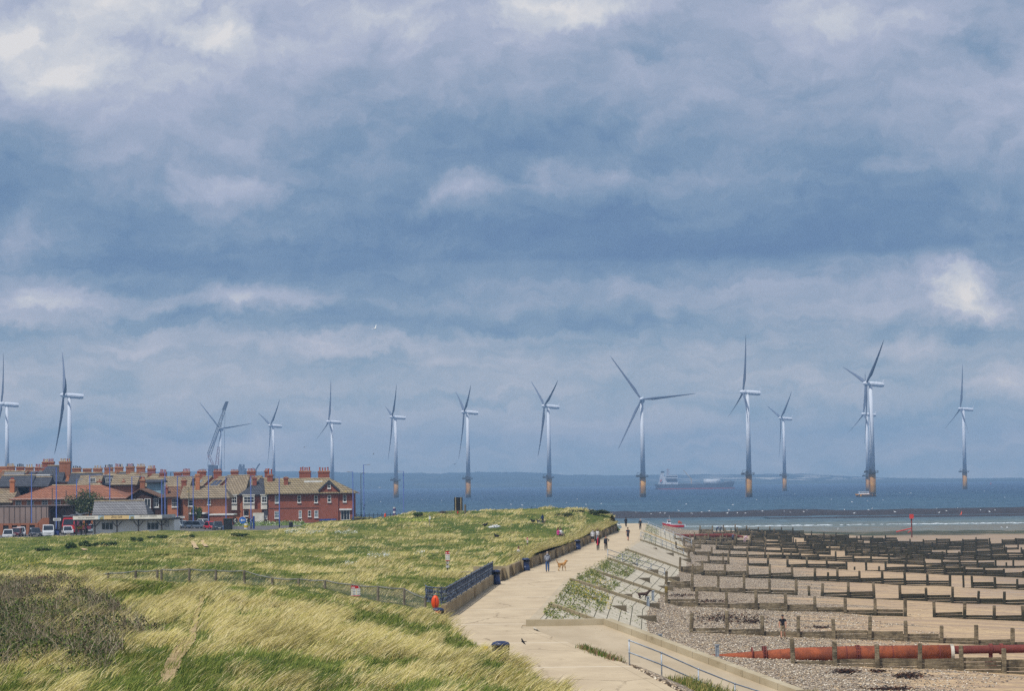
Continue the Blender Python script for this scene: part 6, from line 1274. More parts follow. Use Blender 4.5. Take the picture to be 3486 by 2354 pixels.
# dune fence with wire netting
FP = [(20,1981,1992,156),(120,1978,1990,156),(182,1973,1986,156),(282,1960,1976,156),(367,1952,1974,156),(461,1944,1974,156),(535,1941,1982,156),(548,1940,1982,156),(644,1937,1985,156),(734,1942,1988,156),(831,1943,1988,156),(928,1968,1996,155.6),(1017,1971,2006,155.3),(1107,1976,2013,155),(1196,1990,2027,154),(1287,1997,2058,152.5),(1376,2004,2068,150.8),(1447,2037,2092,148.6)]
t_ = thing('wire_fence', 'weathered post and wire netting fence crossing the dune', 'fence', tuple(at(734,1988,156)), world=True); WF = mat('silvered fence post', (132,122,106), (96,88,74), 2.5); WIRE = mat('grey wire netting', (128,130,126), (104,106,102), 2., .6); prev = None
for (x, y0, y1, d) in FP:
    a, b = at(x, y0, d), at(x, y1+4, d); mb = MB(); mb.tube([(b.x,d,b.z-.4),(a.x+random.gauss(0,.02),d,a.z)], .085, 7); obj('post', mb, WF, t_)
    if prev:
        pa, pb = prev; L = (Vector((a.x,d,0))-Vector((pa.x,pa.y,0))).length
        mb = MB(); mb.tube([pa-Vector((0,0,.04)), (pa+a)/2-Vector((0,0,.10)), a-Vector((0,0,.04))], .035, 5); obj('top_wire', mb, WIRE, t_)
        if L > .6:
            mb = MB(); H_ = (pa.z-pb.z+a.z-b.z)/2; n = int(L/.11)
            for k in range(-int(H_/.11)-1, n+1):
                for sg in (1,-1):
                    u0, u1 = k*.11, k*.11+H_; v0, v1 = (0, H_) if sg == 1 else (H_, 0)
                    if u0 < 0: v0 += sg*(-u0); u0 = 0
                    if u1 > L: v1 -= sg*(u1-L); u1 = L
                    if u1-u0 < .03: continue
                    def q(u, v): bb = pb.lerp(Vector((b.x,d,b.z)), u/L); return (bb.x, bb.y+.06, bb.z+.02+v)
                    mb.bar(q(u0,v0), q(u1,v1), .011)
            obj('wire_netting', mb, WIRE, t_)
    prev = (a, b)
def plate(label, x0, y0, x1, y1, d, red=.27, post_=None, kind=0):
    a, b = at(x0,y0,d), at(x1,y1,d); t = thing('warning_sign', label, 'sign', ((a.x+b.x)/2,d,b.z), world=True); h = a.z-b.z; w_ = b.x-a.x; mb = MB(); mb.box(a.x,d-.02,b.z,b.x,d,a.z); obj('panel', mb, WHITE, t); R2 = mat('sign red', (204,34,44))
    mb = MB(); mb.box(a.x,d-.026,a.z-h*red,b.x,d-.021,a.z); 
    if kind == 0: mb.box(a.x,d-.026,b.z,b.x,d-.021,b.z+h*.06)
    obj('red_band', mb, R2, t); mb = MB(); ink = mat('grey sign print', (120,120,116))
    for k in range(4):
        z = a.z-h*(red+.12+.15*k)
        for q in (.08,.55): mb.box(a.x+w_*(q+.12),d-.025,z-h*.05,a.x+w_*(q+.38),d-.021,z)
    obj('print_lines', mb, ink, t); mb = MB()
    for k in range(3): 
        for q in (.06,.53): z = a.z-h*(red+.1+.19*k); mb.box(a.x+w_*q,d-.025,z-h*.09,a.x+w_*(q+.09),d-.021,z)
    obj('pictogram', mb, mat('yellow pictogram', (224,190,60)), t); mb = MB(); mb.box(a.x+w_*.06,d-.03,a.z-h*red*.75,a.x+w_*.42,d-.027,a.z-h*red*.45); mb.tube([(b.x-w_*.13,d-.03,a.z-h*red*.5),(b.x-w_*.13,d-.027,a.z-h*red*.5)], h*.07, 10); obj('header_print', mb, WHITE, t)
    if post_: mb = MB(); c = at((x0+x1)/2, post_, d); mb.tube([(c.x,d+.05,c.z-.3),(c.x,d+.05,a.z)], .05, 8); obj('post', mb, mat('dark sign post', (52,48,44)), t)
    return t
plate('white notice with red header fixed to the dune fence', 1195, 1996, 1227, 2031, 153.6)
t_ = plate('stack of small red and white notices on a dark post behind the fence', 1516, 1878, 1531, 1911, 196, red=.33, post_=1957)
a, b = at(1518,1914,196), at(1529,1922,196); mb = MB(); mb.box(a.x,195.98,b.z,b.x,196,a.z); a, b = at(1518,1926,196), at(1530,1935,196); mb.box(a.x,195.98,b.z,b.x,196,a.z); obj('small_plate', mb, mat('grey white plate', (206,206,200), (120,110,100), 6), t_)
plate('small red topped notice on a post in the grass near the promenade', 1792.5, 1832, 1798, 1851, 262, red=.4, post_=1856)
p = on_dune(1463,1793); t_ = thing('marker_post', 'thin grey marker post with small white plate standing in the dune grass', 'post', tuple(p)); h = 41*p.y/F; mb = MB(); mb.tube([(0,0,-.3),(0,0,h)], .06, 6); obj('post', mb, mat('grey post', (150,146,136)), t_); mb = MB(); mb.box(-.12,-.1,h*.55,.14,-.07,h*.8); obj('plate', mb, WHITE, t_)
# big dark board on the crest
d = 379.; a, b = at(1546,1695,d), at(1575,1740,d); t_ = thing('notice_board', 'tall black board with two pale uprights on the dune crest, seen from behind', 'board', ((a.x+b.x)/2,d,b.z-.8), world=True); mb = MB(); mb.box(a.x,d,b.z,b.x,d+.08,a.z); obj('panel', mb, mat('black board back', (32,32,34), (24,24,26), 1.), t_)
for q in (.17,.80): x = a.x+(b.x-a.x)*q; mb = MB(); mb.box(x-.06,d-.08,b.z-1.6,x+.06,d-.005,a.z+.05); obj('upright', mb, mat('pale timber', (176,160,130)), t_)
mb = MB(); x = (a.x+b.x)/2-.1; mb.tube([(x,d-.3,b.z-1.2),(x,d-.3,b.z-.05)], .12, 8); obj('striped_pole', mb, RED, t_)
for x, y0, y1, lab in ((1584,1719,1750,'grey wooden post right of the black board'),(1537,1737,1750,'thin stake left of the black board')): a, b = at(x,y0,378.), at(x,y1,378.); t_ = thing('wooden_post', lab, 'post', tuple(b)); mb = MB(); mb.tube([(0,0,-.5),(0,0,a.z-b.z)], .16 if x == 1584 else .05, 7); obj('post', mb, WF, t_)
# ------------------------------------------------------------------ birds
def bird(label, p, span, m, rz=0, roll=.0, dih=.35, name='bird', cat='bird', group=None):
    t = thing(name, label, cat, tuple(p), rz, group); t.rotation_euler = (0, roll, rz); L = span*.5; mb = MB(); mb.tube([(0,-L*.5,0),(0,-L*.3,0),(0,0,0),(0,L*.3,0),(0,L*.55,0)], [.01*span,.05*span,.075*span,.05*span,.015*span], 8)
    for s in (-1,1):
        mb.add([(s*.04*span,-.13*span,0),(s*.04*span,.13*span,0),(s*.27*span,-.11*span,dih*.2*span),(s*.27*span,.07*span,dih*.2*span),(s*.5*span,.06*span,dih*.26*span),(s*.04*span,-.13*span,-.015*span),(s*.04*span,.13*span,-.015*span),(s*.27*span,-.11*span,dih*.2*span-.012*span),(s*.27*span,.07*span,dih*.2*span-.012*span)], [(0,1,3,2),(2,3,4),(5,7,8,6),(7,4,8),(0,2,7,5),(1,6,8,3),(2,4,7),(3,8,4)])
    mb.add([(0,L*.45,0),(-.08*span,L*.8,0),(.08*span,L*.8,0),(0,L*.45,-.01*span)], [(0,1,2),(3,2,1)]); obj('body', mb, m, t); return t
GULL = mat('gull white', (240,240,238), (206,208,212), 4.); CROW = mat('crow black', (28,28,32), (18,18,20), 3.)
bird('white gull gliding in front of the clouds', at(1277,1118,300), 1.05, GULL, rz=.5, roll=-.75, dih=.8); bird('dark swift skimming low over the near promenade', at(1781,2187,112), .46, CROW, rz=-.95, roll=.75, dih=.2)
for x, y, d, s, lab, m in ((2658,1252,420,.6,'tiny dark bird flying between two tall turbines on the right',CROW),(1810,1729,375,1.1,'black crow flying low over the sea, left of the dune end',CROW),(1241,1722,470,1.3,'black crow flying past the tallest light blue lamp',CROW),(1548,1582,700,1.4,'small dark bird above the coast near the black board',CROW),(1271,1547,420,.6,'tiny dark bird in the sky right of the corner house',CROW),(1036,1524,420,.6,'tiny dark bird left of the turbine behind the corner house',CROW),(1294,1662,900,1.9,'white gull flying over the sea near the lamp posts',GULL),(1880,1764,372,.9,'black bird taking off beside the man on the dune',CROW)): bird(lab, at(x,y,d), s, m, rz=random.uniform(-1,1), roll=random.uniform(-.5,.5), dih=.6)
def rest_mesh(m, s=1.):
    mb = MB(); mb.ball((0,0,.16*s), .13*s, .26*s, .14*s, 8, 6); mb.ball((0,-.24*s,.34*s), .08*s, .09*s, .08*s, 7, 5); mb.tube([(0,-.2*s,.2*s),(0,-.25*s,.34*s)], .06*s, 6); mb.tube([(0,-.31*s,.33*s),(0,-.40*s,.31*s)], [.025*s,.008*s], 5); mb.hexa([(-.08*s,.2*s,.15*s),(.08*s,.2*s,.15*s),(.04*s,.42*s,.2*s),(-.04*s,.42*s,.2*s)],[(-.08*s,.2*s,.2*s),(.08*s,.2*s,.2*s),(.04*s,.42*s,.22*s),(-.04*s,.42*s,.22*s)]); return mb
gm = None
def rest(label, p, group=None, m=GULL, s=1.3, name='gull', cat='gull'):
    o = obj(name, rest_mesh(m, s), m); o.location = p; o.rotation_euler = (0,0,random.uniform(0,6.3)); return props(o, label, cat, group)
random.seed(21)
for k in range(34):
    x = random.uniform(2130, 3480); y = 1741+random.uniform(-6,10)-(x-2130)*.0095+8; p = W(x, y, .9); rest('small white gull standing among the dark rocky scar', p, 'gulls on the rocky scar', s=random.uniform(1.1,1.6))
for k in range(26):
    x = random.uniform(1240, 3480); y0 = 1668 if x < 2000 else 1655
    y = random.uniform(y0+30-(x-2000)*.008, 1728-(x-2000)*.01); rest('small white gull resting on the open sea', W(x, y, .0), 'gulls on the sea', s=random.uniform(1.2,2.0))
for x, y in ((1670,1806),(1677,1805),(1683,1806),(1690,1805),(1697,1804)): rest('white gull in the small flock resting on the dune', on_dune(x,y)+Vector((0,0,.15)), 'gulls resting on the dune', s=1.15)
for x, y, lab in ((1651,1799,'black crow in the grass left of the resting gulls'),(1692,1838,'black crow low in the straw grass below the gulls'),(1815,1785,'crow in the grass left of the man on the dune')): rest(lab, on_dune(x,y)+Vector((0,0,.2)), None, CROW, 1.2, 'crow', 'crow')
for x, y, lab in ((3410,1802,'left of two gulls on the weed strewn shore at the far right'),(3429,1802,'right of two gulls on the weed strewn shore at the far right'),(2853,1807,'white gull standing at the water edge left of the red beacon')): rest(lab, W(x, y, .1), None, s=1.5)
random.seed(5)
# ------------------------------------------------------------------ people and dogs
def skin_body(name, pts, edges, rad, mats, cls, parent, sub=1, root='pelvis'):
    """one continuous skinned body; cls(segment name) -> material index"""
    keys = list(pts); ix = {k: i for i, k in enumerate(keys)}; me = bpy.data.meshes.new(name)
    me.from_pydata([pts[k] for k in keys], [(ix[a], ix[b]) for a, b in edges], []); o = bpy.data.objects.new(name, me); COL.objects.link(o)
    m = o.modifiers.new('s', 'SKIN'); m.use_smooth_shade = True; m.branch_smoothing = .4
    for k in keys:
        sv = me.skin_vertices[0].data[ix[k]]; r = rad[k]; sv.radius = r if isinstance(r, tuple) else (r, r); sv.use_root = (k == root)
    s = o.modifiers.new('b', 'SUBSURF'); s.levels = sub; s.render_levels = sub
    dg = bpy.context.evaluated_depsgraph_get(); dg.update(); m2 = bpy.data.meshes.new_from_object(o.evaluated_get(dg)); bpy.data.objects.remove(o)
    for mm in mats: m2.materials.append(mm)
    P = {k: Vector(v) for k, v in pts.items()}; seg = [(a, b, P[a], P[b]-P[a]) for a, b in edges]
    for p in m2.polygons:
        c = p.center; best = 1e9; bi = 0
        for a, b, q, d in seg:
            l2 = d.length_squared or 1e-9; tt = min(1, max(0, (c-q).dot(d)/l2)); dist = (c-q-d*tt).length
            if dist < best: best = dist; bi = cls(a, b, tt, c)
        p.material_index = bi; p.use_smooth = True
    o = bpy.data.objects.new(name, m2); COL.objects.link(o); o.parent = parent; return o
SKINM = mat('skin', (206,156,128), (188,136,110), 6., .6)
def cloth(c): return mat('cloth %d %d %d' % c, c, tuple(int(u*.8) for u in c), 7., .9)
def person(label, loc, h, face, shirt, legs, shoes=(30,30,32), hair=(70,52,40), shorts=False, sleeves=True, stride=.35, arms=(.25,-.25), lean=0, bend=0, coat=0, fem=0, hat=None, sit=False, hood=None, scarf=None, elbow=.35, bag=None, headdown=0, hands=None):
    """face: heading of the person, 0 = away from the camera, pi = towards it"""
    k = h/1.76; t = thing('person', label, 'person', tuple(loc), face); sw = .19-.025*fem; P = {}; Rr = {}
    def put(n, v, r): P[n] = tuple(v); Rr[n] = r
    hz = .93; piv = Vector((0,0,hz))
    def ub(v):     # upper body leans from the hips
        v = Vector(v)-piv; a = -lean; return piv+Vector((v.x, v.y*math.cos(a)-v.z*math.sin(a), v.y*math.sin(a)+v.z*math.cos(a)))
    put('pelvis', (0,0,hz), (.165,.125)); put('waist', ub((0,0,1.10)), (.14-.01*fem,.105)); put('chest', ub((0,.0,1.32)), (.18-.015*fem,.135)); put('base', ub((0,.0,1.46)), (.10,.075)); put('neck', ub((0,.015,1.53)), (.055,.055))
    hd = Vector((0,.03*math.cos(headdown)+.05*math.sin(headdown),-.02*(headdown > 0)))
    put('jaw', ub(Vector((0,.03,1.585))+hd*.6), (.068,.075)); put('head', ub(Vector((0,.02,1.67))+hd), (.082,.098)); put('crown', ub(Vector((0,.0,1.735))+hd), (.06,.07)); put('nose', ub(Vector((0,.128,1.645))+hd), (.012,.016))
    E = [('pelvis','waist'),('waist','chest'),('chest','base'),('base','neck'),('neck','jaw'),('jaw','head'),('head','crown'),('head','nose')]
    for s, nm in ((-1,'l'),(1,'r')):
        put('ear'+nm, ub(Vector((s*.088,.015,1.645))+hd), (.014,.02)); E.append(('head','ear'+nm))
        a = arms[0] if s < 0 else arms[1]; sh = Vector((s*sw,0,1.42)); el = sh+Vector((s*.06, math.sin(a)*.29, -math.cos(a)*.29)); a2 = a+elbow; wr = el+Vector((-s*.01, math.sin(a2)*.25, -math.cos(a2)*.25))
        if hands and hands.get(nm): el, wr = Vector(hands[nm][0]), Vector(hands[nm][1])
        put('sh'+nm, ub(sh), (.075,.075)); put('el'+nm, ub(el), (.056,.056)); put('wr'+nm, ub(wr), (.038,.040)); dr = (wr-el).normalized(); pm = wr+dr*.07; put('pm'+nm, ub(pm), (.020,.038)); E += [('chest','sh'+nm),('sh'+nm,'el'+nm),('el'+nm,'wr'+nm),('wr'+nm,'pm'+nm)]
        for fi, (oy, ln) in enumerate(((.030,.070),(.010,.082),(-.010,.076),(-.030,.060))):
            q = pm+dr*.035+Vector((0,oy,0)); put('f%d%s' % (fi,nm), ub(q), .0095); put('g%d%s' % (fi,nm), ub(q+dr*ln*.6+Vector((-s*.02,.0,0))), .0085); E += [('pm'+nm,'f%d%s' % (fi,nm)),('f%d%s' % (fi,nm),'g%d%s' % (fi,nm))]
        q = pm+Vector((-s*.008,.055,-.005)); put('th'+nm, ub(q), .011); put('tt'+nm, ub(q+dr*.045+Vector((0,.015,0))), .0095); E += [('pm'+nm,'th'+nm),('th'+nm,'tt'+nm)]
        b = stride*s; hp = Vector((s*.092,0,.90))
        if sit: kn = hp+Vector((s*.06,.44,.06)); an = kn+Vector((0,.06,-.44)); 
        else:
            kn = hp+Vector((s*.01, math.sin(b)*.44, -math.cos(b)*.43)); b2 = b-(.12 if b > 0 else .45*abs(stride)/.35)-bend; an = kn+Vector((0, math.sin(b2)*.40, -math.cos(b2)*.39))
        wk_ = 1.0 if shorts else 1.22; put('hp'+nm, hp, (.112,.112)); put('kn'+nm, kn, (.066*wk_,.070*wk_)); put('an'+nm, an, (.048*wk_,.052*wk_)); put('hl'+nm, an+Vector((0,-.03,-.06)), (.036,.03)); put('to'+nm, an+Vector((s*.02,.15,-.07 if b >= -.05 else -.10)), (.036,.024)); E += [('pelvis','hp'+nm),('hp'+nm,'kn'+nm),('kn'+nm,'an'+nm),('an'+nm,'hl'+nm),('hl'+nm,'to'+nm)]
    low = min(P['to'+n][2] for n in 'lr')-.025 if not sit else 0
    dz = -low if not sit else -.55
    pts = {n: ((v[0])*k, v[1]*k, (v[2]+dz)*k) for n, v in P.items()}; rad = {n: (r[0]*k, r[1]*k) if isinstance(r, tuple) else r*k for n, r in Rr.items()}
    mats = [cloth(shirt), cloth(legs), SKINM, cloth(shoes)]
    def cls(a, b, tt, c):
        if a[:2] in ('f0','f1','f2','f3','pm','th') or b[:2] in ('f0','f1','f2','f3','pm','th') or a in ('jaw','head') or b in ('neck','jaw') : return 2
        if a[:2] == 'el' or (a[:2] == 'sh' and tt > .55): return 0 if sleeves else 2
        if a[:2] in ('an','hl'): return 3
        if a[:2] == 'kn': return 2 if shorts else (3 if tt > .93 else 1)
        if a[:2] == 'hp' or (a == 'pelvis' and b[:2] == 'hp'): return 2 if (shorts and a[:2] == 'hp' and tt > .85) else 1
        if a == 'pelvis' and tt < .25: return 1
        return 0
    body = skin_body('body', pts, E, rad, mats, cls, t)
    H_ = Vector(pts['head']); C_ = Vector(pts['crown']); ax = (C_-Vector(pts['jaw'])).normalized()
    mb = MB(); mb.ball((0,0,0), .098*k, .112*k, .105*k, 10, 8); vs = []
    hcol = hat or hair; keep = []
    for v in mb.v:
        q = Vector(v)
        if q.z < -.015*k and q.y > -.02*k: q *= .72
        q = Vector((q.x, q.y-.012*k, q.z+.012*k)); vs.append(tuple(q+H_+ax*.02*k))
    mb.v = vs
    if fem and not hat: mb.tube([H_+Vector((0,-.07,.02))*k, H_+Vector((0,-.10,-.12))*k, H_+Vector((0,-.11,-.24))*k], [.07*k,.075*k,.04*k], 8)
    obj('cap' if hat else 'hair', mb, cloth(hcol), t, smooth=True, org=(0,0,0))
    if hat: mb = MB(); c = H_+Vector((0,.12,.05))*k; mb.ball(c, .075*k, .07*k, .012*k, 8, 4); obj('cap_brim', mb, cloth(hat), t, org=(0,0,0))
    if coat or hood:
        mb = MB(); w_, c_, b_ = (Vector(pts[n]) for n in ('pelvis','chest','base')); z0 = -coat*k
        mb.tube([w_+Vector((0,0,z0)), w_, Vector(pts['waist']), c_, b_-Vector((0,0,.02))*k], [.20*k,.185*k,.175*k,.20*k,.10*k], 12)
        for i, v in enumerate(mb.v): q = Vector(v); m_ = w_.lerp(b_, max(0, min(1, (q.z-w_.z)/max(.01, (b_.z-w_.z))))); mb.v[i] = (q.x, m_.y+(q.y-m_.y)*.80, q.z)
        obj('jacket', mb, cloth(shirt), t, smooth=True, org=(0,0,0))
        if hood: mb = MB(); c = Vector(pts['base'])+Vector((0,-.09,.05))*k; mb.ball(c, .12*k, .09*k, .10*k, 10, 7); obj('hood', mb, cloth(hood), t, smooth=True, org=(0,0,0))
    if scarf: mb = MB(); c = Vector(pts['neck']); mb.ball(c-Vector((0,-.01,.03))*k, .11*k, .11*k, .06*k, 10, 6); mb.bar(c+Vector((.03,.13,-.02))*k, Vector(pts['pelvis'])+Vector((.06,.17,-.22))*k, .15*k, .05*k); obj('scarf', mb, cloth(scarf), t, org=(0,0,0))
    if bag: mb = MB(); mb.bar(Vector(pts['shl'])+Vector((.02,-.12,.05))*k, Vector(pts['pelvis'])+Vector((.19,-.10,.05))*k, .035*k, .02*k); mb.cbox(Vector(pts['pelvis'])+Vector((.2,-.05,-.1))*k, .12*k, .24*k, .24*k); obj('bag', mb, cloth(bag), t, org=(0,0,0))
    return t
def pl(x, y, z=PZ): return W(x, y, z)
PI = math.pi
person('man in grey hooded top and blue jeans walking away beside a golden dog', pl(1864,1949), 1.78, .05, (150,156,168), (66,96,142), (44,48,58), (196,176,156), stride=.10, arms=(.15,.1), hood=(140,146,158), bag=(70,70,84), elbow=.5)
person('woman in black with a bright red scarf walking towards us', pl(2036,1876), 1.68, PI, (38,36,42), (30,30,36), hair=(120,96,84), fem=1, stride=.2, arms=(.1,-.1), coat=.08, scarf=(214,36,76))
person('woman in dark jacket with one hand on her hip, right of the red scarf', pl(2063,1875), 1.70, PI-.1, (34,38,50), (40,42,52), (150,150,154), (90,60,46), fem=1, stride=.22, coat=.05, hands={'l': ((-.42,.0,1.24),(-.24,.10,1.08))}, arms=(.2,-.2), bag=(30,30,34))
person('man in white hooded top and black shorts walking away near the wall', pl(2018,1852), 1.80, .1, (222,222,226), (32,34,42), (200,196,190), (110,84,66), shorts=True, stride=.12, arms=(.1,.1), hood=(214,214,220), coat=.06)
person('person in white jacket and pale jeans walking beside the man in shorts', pl(2034,1845), 1.72, 0, (216,214,216), (130,150,180), (210,206,200), (120,92,70), fem=1, stride=.25, arms=(.3,-.2), coat=.05)
person('third walker in white, half hidden beyond the other two in white', pl(2030,1832), 1.72, 0, (228,226,226), (60,64,76), hair=(96,74,60), stride=.2, coat=.04)
person('person in navy jacket bending over the low wall', pl(2053,1829), 1.74, -.5, (42,56,98), (40,42,52), (210,206,200), (52,46,46), stride=.12, lean=.55, arms=(.9,.8), coat=.05, headdown=.5, hood=(38,50,88))
person('man in navy shirt and shorts walking alone mid promenade', pl(2138,1843), 1.82, .15, (40,44,66), (34,38,60), (40,40,46), (60,50,44), shorts=True, sleeves=False, stride=.3, arms=(-.2,.3), elbow=.5)
person('man in black walking towards us near the far handrail', pl(2180,1805), 1.80, PI, (32,32,38), (26,26,32), hair=(170,160,156), stride=.22, arms=(.25,-.2))
person('person in long black coat walking two dogs at the far end', pl(2131,1796), 1.74, .1, (30,28,34), (26,26,32), (180,176,172), (44,36,34), fem=1, stride=.25, coat=.28, arms=(.4,.3))
p = on_dune(1847,1785); person('man in dark navy jacket standing on the grassy dune', p, 33*p.y/F, .2, (40,60,98), (34,48,82), (40,40,44), (60,52,48), stride=.03, coat=.05, arms=(.15,.1), hood=(40,60,98))
for x, y, sh, hr, lab in ((1900,1845,(206,70,140),(110,70,54),'person in pink sitting low in the dune grass behind the wall'),(1909,1845,(226,226,230),(96,78,66),'person in white sitting in the dune grass beside the one in pink')):
    p = on_dune(x, y); person(lab, p+Vector((0,0,.45)), 1.68, -.9, sh, (70,74,90), hair=hr, sit=True, coat=.02, fem=1, arms=(.5,.5))
p = at(1768,1900,236); person('dark haired person in white sitting behind the wall by the navy bin', (p.x-.1, p.y, PZ+.75), 1.7, -1.2, (226,222,218), (60,64,76), hair=(88,58,44), sit=True, arms=(.4,.4))
p = W(2666,2180,1.75); p = at(2666,2180,178.5); person('man in black polo and khaki shorts walking down the beach', (p.x,p.y,float(beach_z(p.x,p.y))), 1.76, PI-.25, (26,26,32), (150,134,106), (40,40,44), (150,130,116), shorts=True, sleeves=False, stride=.2, arms=(.12,.12), lean=.06, elbow=.25, headdown=.7, hat=(70,66,64))
for x, y, d, sh, lg, ln, hr, lab in ((2440,1814,540,(44,58,92),(40,44,60),.9,(80,64,54),'left of two people in navy bending on the distant beach'),(2452,1813,540,(56,62,84),(44,48,62),.7,(200,190,180),'right of two people in navy bending on the distant beach'),(2494,1834,455,(74,84,110),(40,42,52),.15,(200,180,164),'beachcomber in grey blue standing between the groyne posts'),(2535,1833,455,(214,180,196),(200,170,186),1.0,(150,110,90),'person in pale pink bending down over a bucket on the beach')):
    p = at(x, y, d); person(lab, (p.x,d,float(beach_z(p.x,d))), 1.72, -1.2, sh, lg, hair=hr, lean=ln, stride=.12, arms=(.3+ln*.8,.3+ln*.8), coat=.04, headdown=.4)
# dogs
def dog(label, loc, h, rz, col, belly=None, tail=.9, name='dog'):
    k = h/.56; t = thing(name, label, 'dog', tuple(loc), rz); P = {'pelvis':(0,-.28,.50),'belly':(0,-.05,.47),'chest':(0,.22,.47),'nk':(0,.36,.58),'hd':(0,.44,.70),'sk':(0,.47,.73),'mz':(0,.60,.665),'no':(0,.64,.66),'tl':(0,-.38,.54),'t2':(0,-.50,.54+.14*tail),'t3':(0,-.56,.54+.34*tail)}
    Rr = {'pelvis':(.10,.12),'belly':(.095,.11),'chest':(.115,.15),'nk':(.075,.085),'hd':(.075,.078),'sk':(.07,.065),'mz':(.038,.036),'no':(.022,.022),'tl':.035,'t2':.03,'t3':.014}; E = [('pelvis','belly'),('belly','chest'),('chest','nk'),('nk','hd'),('hd','sk'),('hd','mz'),('mz','no'),('pelvis','tl'),('tl','t2'),('t2','t3')]
    for s, n in ((-1,'l'),(1,'r')):
        o = .06*s
        for nm, v, r in (('e',(s*.085,.42,.72),.022),('f',(s*.095,.40,.63),.016),('a',(s*.08,.22,.36),.05),('b',(s*.08,.20+o,.20),.032),('c',(s*.08,.23+o,.04),.026),('d',(s*.08,.28+o,.02),.028),('h',(s*.085,-.28,.36),.07),('i',(s*.085,-.22-o,.26),.045),('j',(s*.085,-.36-o,.17),.026),('m',(s*.085,-.33-o,.04),.024),('q',(s*.085,-.27-o,.02),.028)): P[nm+n] = v; Rr[nm+n] = r
        E += [('sk','e'+n),('e'+n,'f'+n),('chest','a'+n),('a'+n,'b'+n),('b'+n,'c'+n),('c'+n,'d'+n),('pelvis','h'+n),('h'+n,'i'+n),('i'+n,'j'+n),('j'+n,'m'+n),('m'+n,'q'+n)]
    pts = {a: tuple(u*k for u in v) for a, v in P.items()}; rad = {a: tuple(u*k for u in r) if isinstance(r, tuple) else (r*k,r*k) for a, r in Rr.items()}
    skin_body('body', pts, E, rad, [cloth(col), cloth(belly or col), cloth((30,26,24))], lambda a, b, tt, c: 2 if b == 'no' else (1 if (a[0] in 'bcijm' and a not in ('belly','chest')) or (a in ('pelvis','belly','chest') and c.z < .42*k) else 0), t); return t
dog('golden brown dog with raised tail trotting beside the man in jeans', pl(1913,1946), .74, -.75, (200,146,82), (226,196,150)); dog('small white dog at the far end of the promenade', pl(2108,1797), .5, .9, (232,228,220)); dog('small black dog by the dune end beside the white dog', pl(2096,1787), .55, -1.0, (34,32,34))
p = at(2190,2021,212); dog('dark brown dog sniffing the shingle below the block slope', (p.x,p.y,float(beach_z(p.x,p.y))+.02), .72, -1.35, (74,54,44), (60,44,36), tail=.3); p = on_dune(1833,1785); dog('small black and white dog beside the man on the dune', p, .5, .6, (46,44,48), (220,216,210)); p = on_dune(1853,1785); dog('tiny pale dog at the feet of the man on the dune', p, .45, -.5, (206,170,150))
# ------------------------------------------------------------------ blade and leaf meshes made in bulk
def bulk(name, V, F4, C, m, F3=None):
    """V (n,3), quads (k,4), colours (n,3) linear"""
    me = bpy.data.meshes.new(name); n = len(V); me.vertices.add(n); me.vertices.foreach_set('co', V.astype(np.float32).ravel())
    nl = F4.size+(F3.size if F3 is not None else 0); me.loops.add(nl); li = F4.ravel() if F3 is None else np.concatenate([F4.ravel(), F3.ravel()]); me.loops.foreach_set('vertex_index', li.astype(np.int32))
    k = len(F4); k3 = 0 if F3 is None else len(F3); me.polygons.add(k+k3)
    st = np.concatenate([np.arange(k)*4, k*4+np.arange(k3)*3]); tt = np.concatenate([np.full(k, 4), np.full(k3, 3)]); me.polygons.foreach_set('loop_start', st.astype(np.int32)); me.polygons.foreach_set('loop_total', tt.astype(np.int32))
    me.update(calc_edges=True)
    a = me.color_attributes.new('col', 'BYTE_COLOR', 'POINT'); c4 = np.concatenate([C, np.ones((n, 1))], 1).astype(np.float32); a.data.foreach_set('color', c4.ravel())
    me.materials.append(m); o = bpy.data.objects.new(name, me); COL.objects.link(o); return o
def leafmat(name, rough=.7, trans=.25, spec=.25):
    m, t, b = newmat(name); at_ = t.n('ShaderNodeVertexColor'); at_.layer_name = 'col'; t.L.new(at_.outputs[0], b.inputs['Base Color']); b.inputs['Roughness'].default_value = rough; b.inputs['Specular IOR Level'].default_value = spec
    if trans:
        nt = m.node_tree; tr = t.n('ShaderNodeBsdfTranslucent'); t.L.new(at_.outputs[0], tr.inputs[0]); mx = t.n('ShaderNodeMixShader'); mx.inputs[0].default_value = trans; t.L.new(b.outputs[0], mx.inputs[1]); t.L.new(tr.outputs[0], mx.inputs[2]); t.L.new(mx.outputs[0], nt.nodes['Material Output'].inputs[0])
    return m
GRASSM = leafmat('grass blades', .75, .25, .15); LEAFM = leafmat('leaves', .6, .2)
